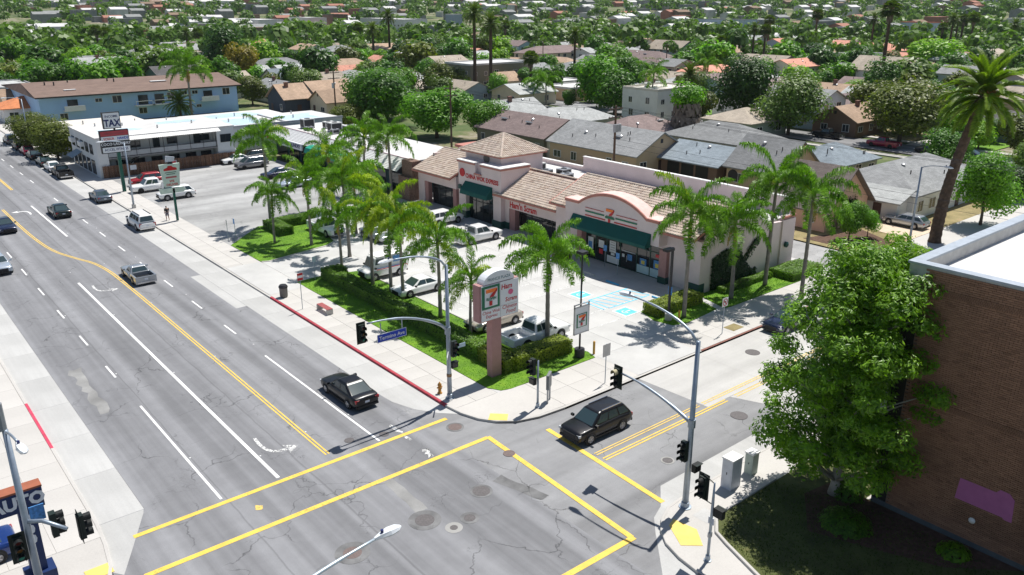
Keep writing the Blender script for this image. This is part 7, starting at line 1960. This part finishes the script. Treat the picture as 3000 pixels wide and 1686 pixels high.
for d, x, y in cells:
    x += U(-2,2); y += U(-2,2)
    if nH >= 225 or not inview(x, y, 5, 30) or not free(x, y, 5.2) or rnd.random() < .12 + max(0, (d - 330) / 700): continue
    rk, rn = rnd.choices(RC, RW)[0]; wk_ = rnd.choice(['white','cream','white','grey','tan','bluegrey','paleblue','pink','sage','cream'])
    two = rnd.random() < .25; L_, W_ = rnd.choice([12,13.5,15.5]), rnd.choice([9.5,11]); ax = rnd.choice('XY')
    kd = 'flat' if rk == 'white' else rnd.choice(['hip','gable','gable'])
    zw = (5.6 if two else 3.0)
    lab = '%s %s house with %s %s roof in the far neighbourhood' % ('two-storey' if two else 'single-storey', {'bluegrey':'blue-grey','paleblue':'pale blue'}.get(wk_, wk_), rn, {'hip':'hip','gable':'gabled','flat':''}[kd])
    lab = lab.replace('  ', ' ')
    house(x, y, L_, W_, zw, 1.9 if kd != 'flat' else .2, ax, kd, rk, wk_, lab, 'houses of the far neighbourhood', (('chimney','vents') if rnd.random() < .3 else ('vents',)) if kd != 'flat' and d < 300 else (), 1); nH += 1
# larger far buildings
for px, py, L_, W_, h, wl, rf, lab in ((985,96,16,12,11,'brown','dark','dark brown far block at the end of the palm pair'),(905,92,30,14,9,'white','white','long white far block left of the dark brown one'),(760,62,40,18,8,'white','white','very long low white far building under the trees'),(1330,60,10,8,11,'bluegrey','white','small far block with a blue mural wall'),(2120,62,46,14,8,'paleblue','lightgrey','long pale blue far apartment row'),(1150,40,60,20,8,'white','white','wide white flat far store roof'),(2700,55,24,14,7,'paleblue','salmon','pale blue far house with salmon roof')):
    g_ = P(px, py, 0); d = math.hypot(g_.x, g_.y)
    if d > 640: g_ *= 640 / d
    house(g_.x, g_.y, L_, W_, h, .4, 'Y', 'flat', rf, wl, lab, None, (), 1)
# trees among the houses
TK = [('mid','mid green'),('bright','bright green'),('dark','dark green'),('olive','olive'),('lime','lime green'),('grey','grey-green')]
TW = (6,5,5,3,2,3)
nT = 0; pts = []
for _ in range(9000):
    d = math.sqrt(U(95*95, 520*520)); a = YAW + U(-.62,.62); x, y = d*math.cos(a), d*math.sin(a)
    if not inview(x, y, 5, 40) or not free(x, y, 1.2, False) or (x < 139 and y < 168): continue
    if any((x-p)**2 + (y-q)**2 < (5.0 if d > 200 else 6.2)**2 for p, q in pts) or any((x-p)**2 + (y-q)**2 < 36 for p, q in NAMED_TREES): continue
    pts.append((x, y))
pts.sort(key=lambda p: math.hypot(*p))
def tree_label(x, y, h, r, kn):
    ds = min(DESC, key=lambda q: (q[0]-x)**2 + (q[1]-y)**2)[2].split()
    while ds and ds[-1] in ('a', 'with', 'and', 'the', 'behind', 'beside', 'of', 'right', 'left', 'in', 'before', 'an', 'above', 'below', 'to'): ds.pop()
    sz = ('low' if h < 5.5 else 'middling' if h < 7.3 else 'high' if h < 9.5 else 'very tall') + (' narrow' if r / h < .45 else ' broad' if r / h > .51 else '')
    return ' '.join(('%s %s tree by the %s' % (sz, kn, ' '.join(ds))).split()[:16])
M_FARLEAF = leaf('far_tree_leaf', (.030,.075,.018), (.17,.25,.055), .3, .05, .03)
far_m = MB()
def blob_tree(m, x, y, z, h, r, k=26):
    for b in range(4):
        a = U(0,6.28); c = Vector((x + r*.45*math.cos(a), y + r*.45*math.sin(a), z + h - r*.8 + U(-.3,.5)*r)); rr = r * U(.5,.75); tt = rnd.random()
        for _ in range(k):
            d = Vector((rnd.gauss(0,1), rnd.gauss(0,1), abs(rnd.gauss(0,1)) - .25)).normalized()
            p = c + d * rr * U(.8,1.05); nn = (d + Vector((U(-.5,.5),U(-.5,.5),U(-.2,.6)))).normalized(); a_ = nn.cross(Vector((U(-1,1),U(-1,1),.3))).normalized(); b_ = nn.cross(a_); s = rr * U(.28,.45)
            m.add([p-a_*s, p-b_*s*.8, p+a_*s, p+b_*s*.8], [(0,1,2,3)], tt*.7 + rnd.random()*.3)
for i, (x, y) in enumerate(pts):
    kind, kn = rnd.choices(TK, TW)[0]; d = math.hypot(x, y)
    h = U(4.5, 9.0) if rnd.random() < .8 else U(9, 13); r = h * U(.40,.56)
    if nT < 298:
        tree(kind, x, y, h, r, tree_label(x, y, h, r, kn), 'trees between the houses', 'mid' if d < 230 else 'far'); nT += 1
    else: blob_tree(far_m, x, y, terrain(x, y), h, r)
for i in range(26):
    d = U(170, 480); a = YAW + U(-.56,.56); x, y = d*math.cos(a), d*math.sin(a)
    if free(x, y, .5, False): far_palm(rnd.choice(['fan','date','fan']), x, y, U(9,17), 'thin palm rising over the far neighbourhood roofs', 'thin palms of the far neighbourhood', .95)
# the wooded rise on the skyline
rf_m = {}
for _ in range(5600):
    d = math.sqrt(U(500**2, 2300**2)); a = YAW + U(-.60,.60); x, y = d*math.cos(a), d*math.sin(a)
    blob_tree(far_m, x, y, terrain(x, y) - .5, U(5,11), U(3.5,7), 15 if d > 900 else 22)
tag(far_m.obj('distant_trees', M_FARLEAF, tint=True), 'distant tree cover rising to the skyline', 'trees', kind='stuff')
roofs = [MB() for _ in range(4)]
for _ in range(1000):
    d = math.sqrt(U(520**2, 1700**2)); a = YAW + U(-.60,.60); x, y = d*math.cos(a), d*math.sin(a); z = terrain(x, y)
    L_, W_ = U(5,9), U(4,6); m = rnd.choice(roofs + roofs[:2] * 2); zw = rnd.choice([3.5,4,6,7.5]); r_ = 1.8
    if rnd.random() < .3: m.box(x-L_,y-W_,z-1,x+L_,y+W_,z+zw+.6)
    else: m.add([(x-L_,y-W_,z-1),(x+L_,y-W_,z-1),(x+L_,y+W_,z-1),(x-L_,y+W_,z-1),(x-L_,y-W_,z+zw),(x+L_,y-W_,z+zw),(x+L_,y+W_,z+zw),(x-L_,y+W_,z+zw),(x-L_,y,z+zw+r_),(x+L_,y,z+zw+r_)], [(0,1,5,4),(2,3,7,6),(1,2,6,9,5),(3,0,4,8,7),(4,5,9,8),(8,9,6,7)])
for m, nm, mt in zip(roofs, ('pale','grey','tan','salmon'), (M_WROOF, ROOFS['lightgrey'], ROOFS['tan'], ROOFS['salmon'])):
    tag(m.obj('distant_rooftops', mt), 'distant %s rooftops among the skyline trees' % nm, 'rooftops', kind='stuff')
# ------------------------------------------------------------------ haze
hz, tt, bb = nt('thin_haze')
tt.nodes.remove(bb)
pv = nd(tt, 'VolumePrincipled'); pv.inputs['Color'].default_value = (.80,.88,1.0,1); pv.inputs['Density'].default_value = .00004; pv.inputs['Anisotropy'].default_value = .2
tt.links.new(pv.outputs[0], tt.nodes['Material Output'].inputs['Volume'])
hb = MB().box(-2600,-2600,-3,6500,6500,160).obj('haze', hz)
tag(hb, 'thin pale daylight haze over the whole neighbourhood', 'haze', kind='stuff')
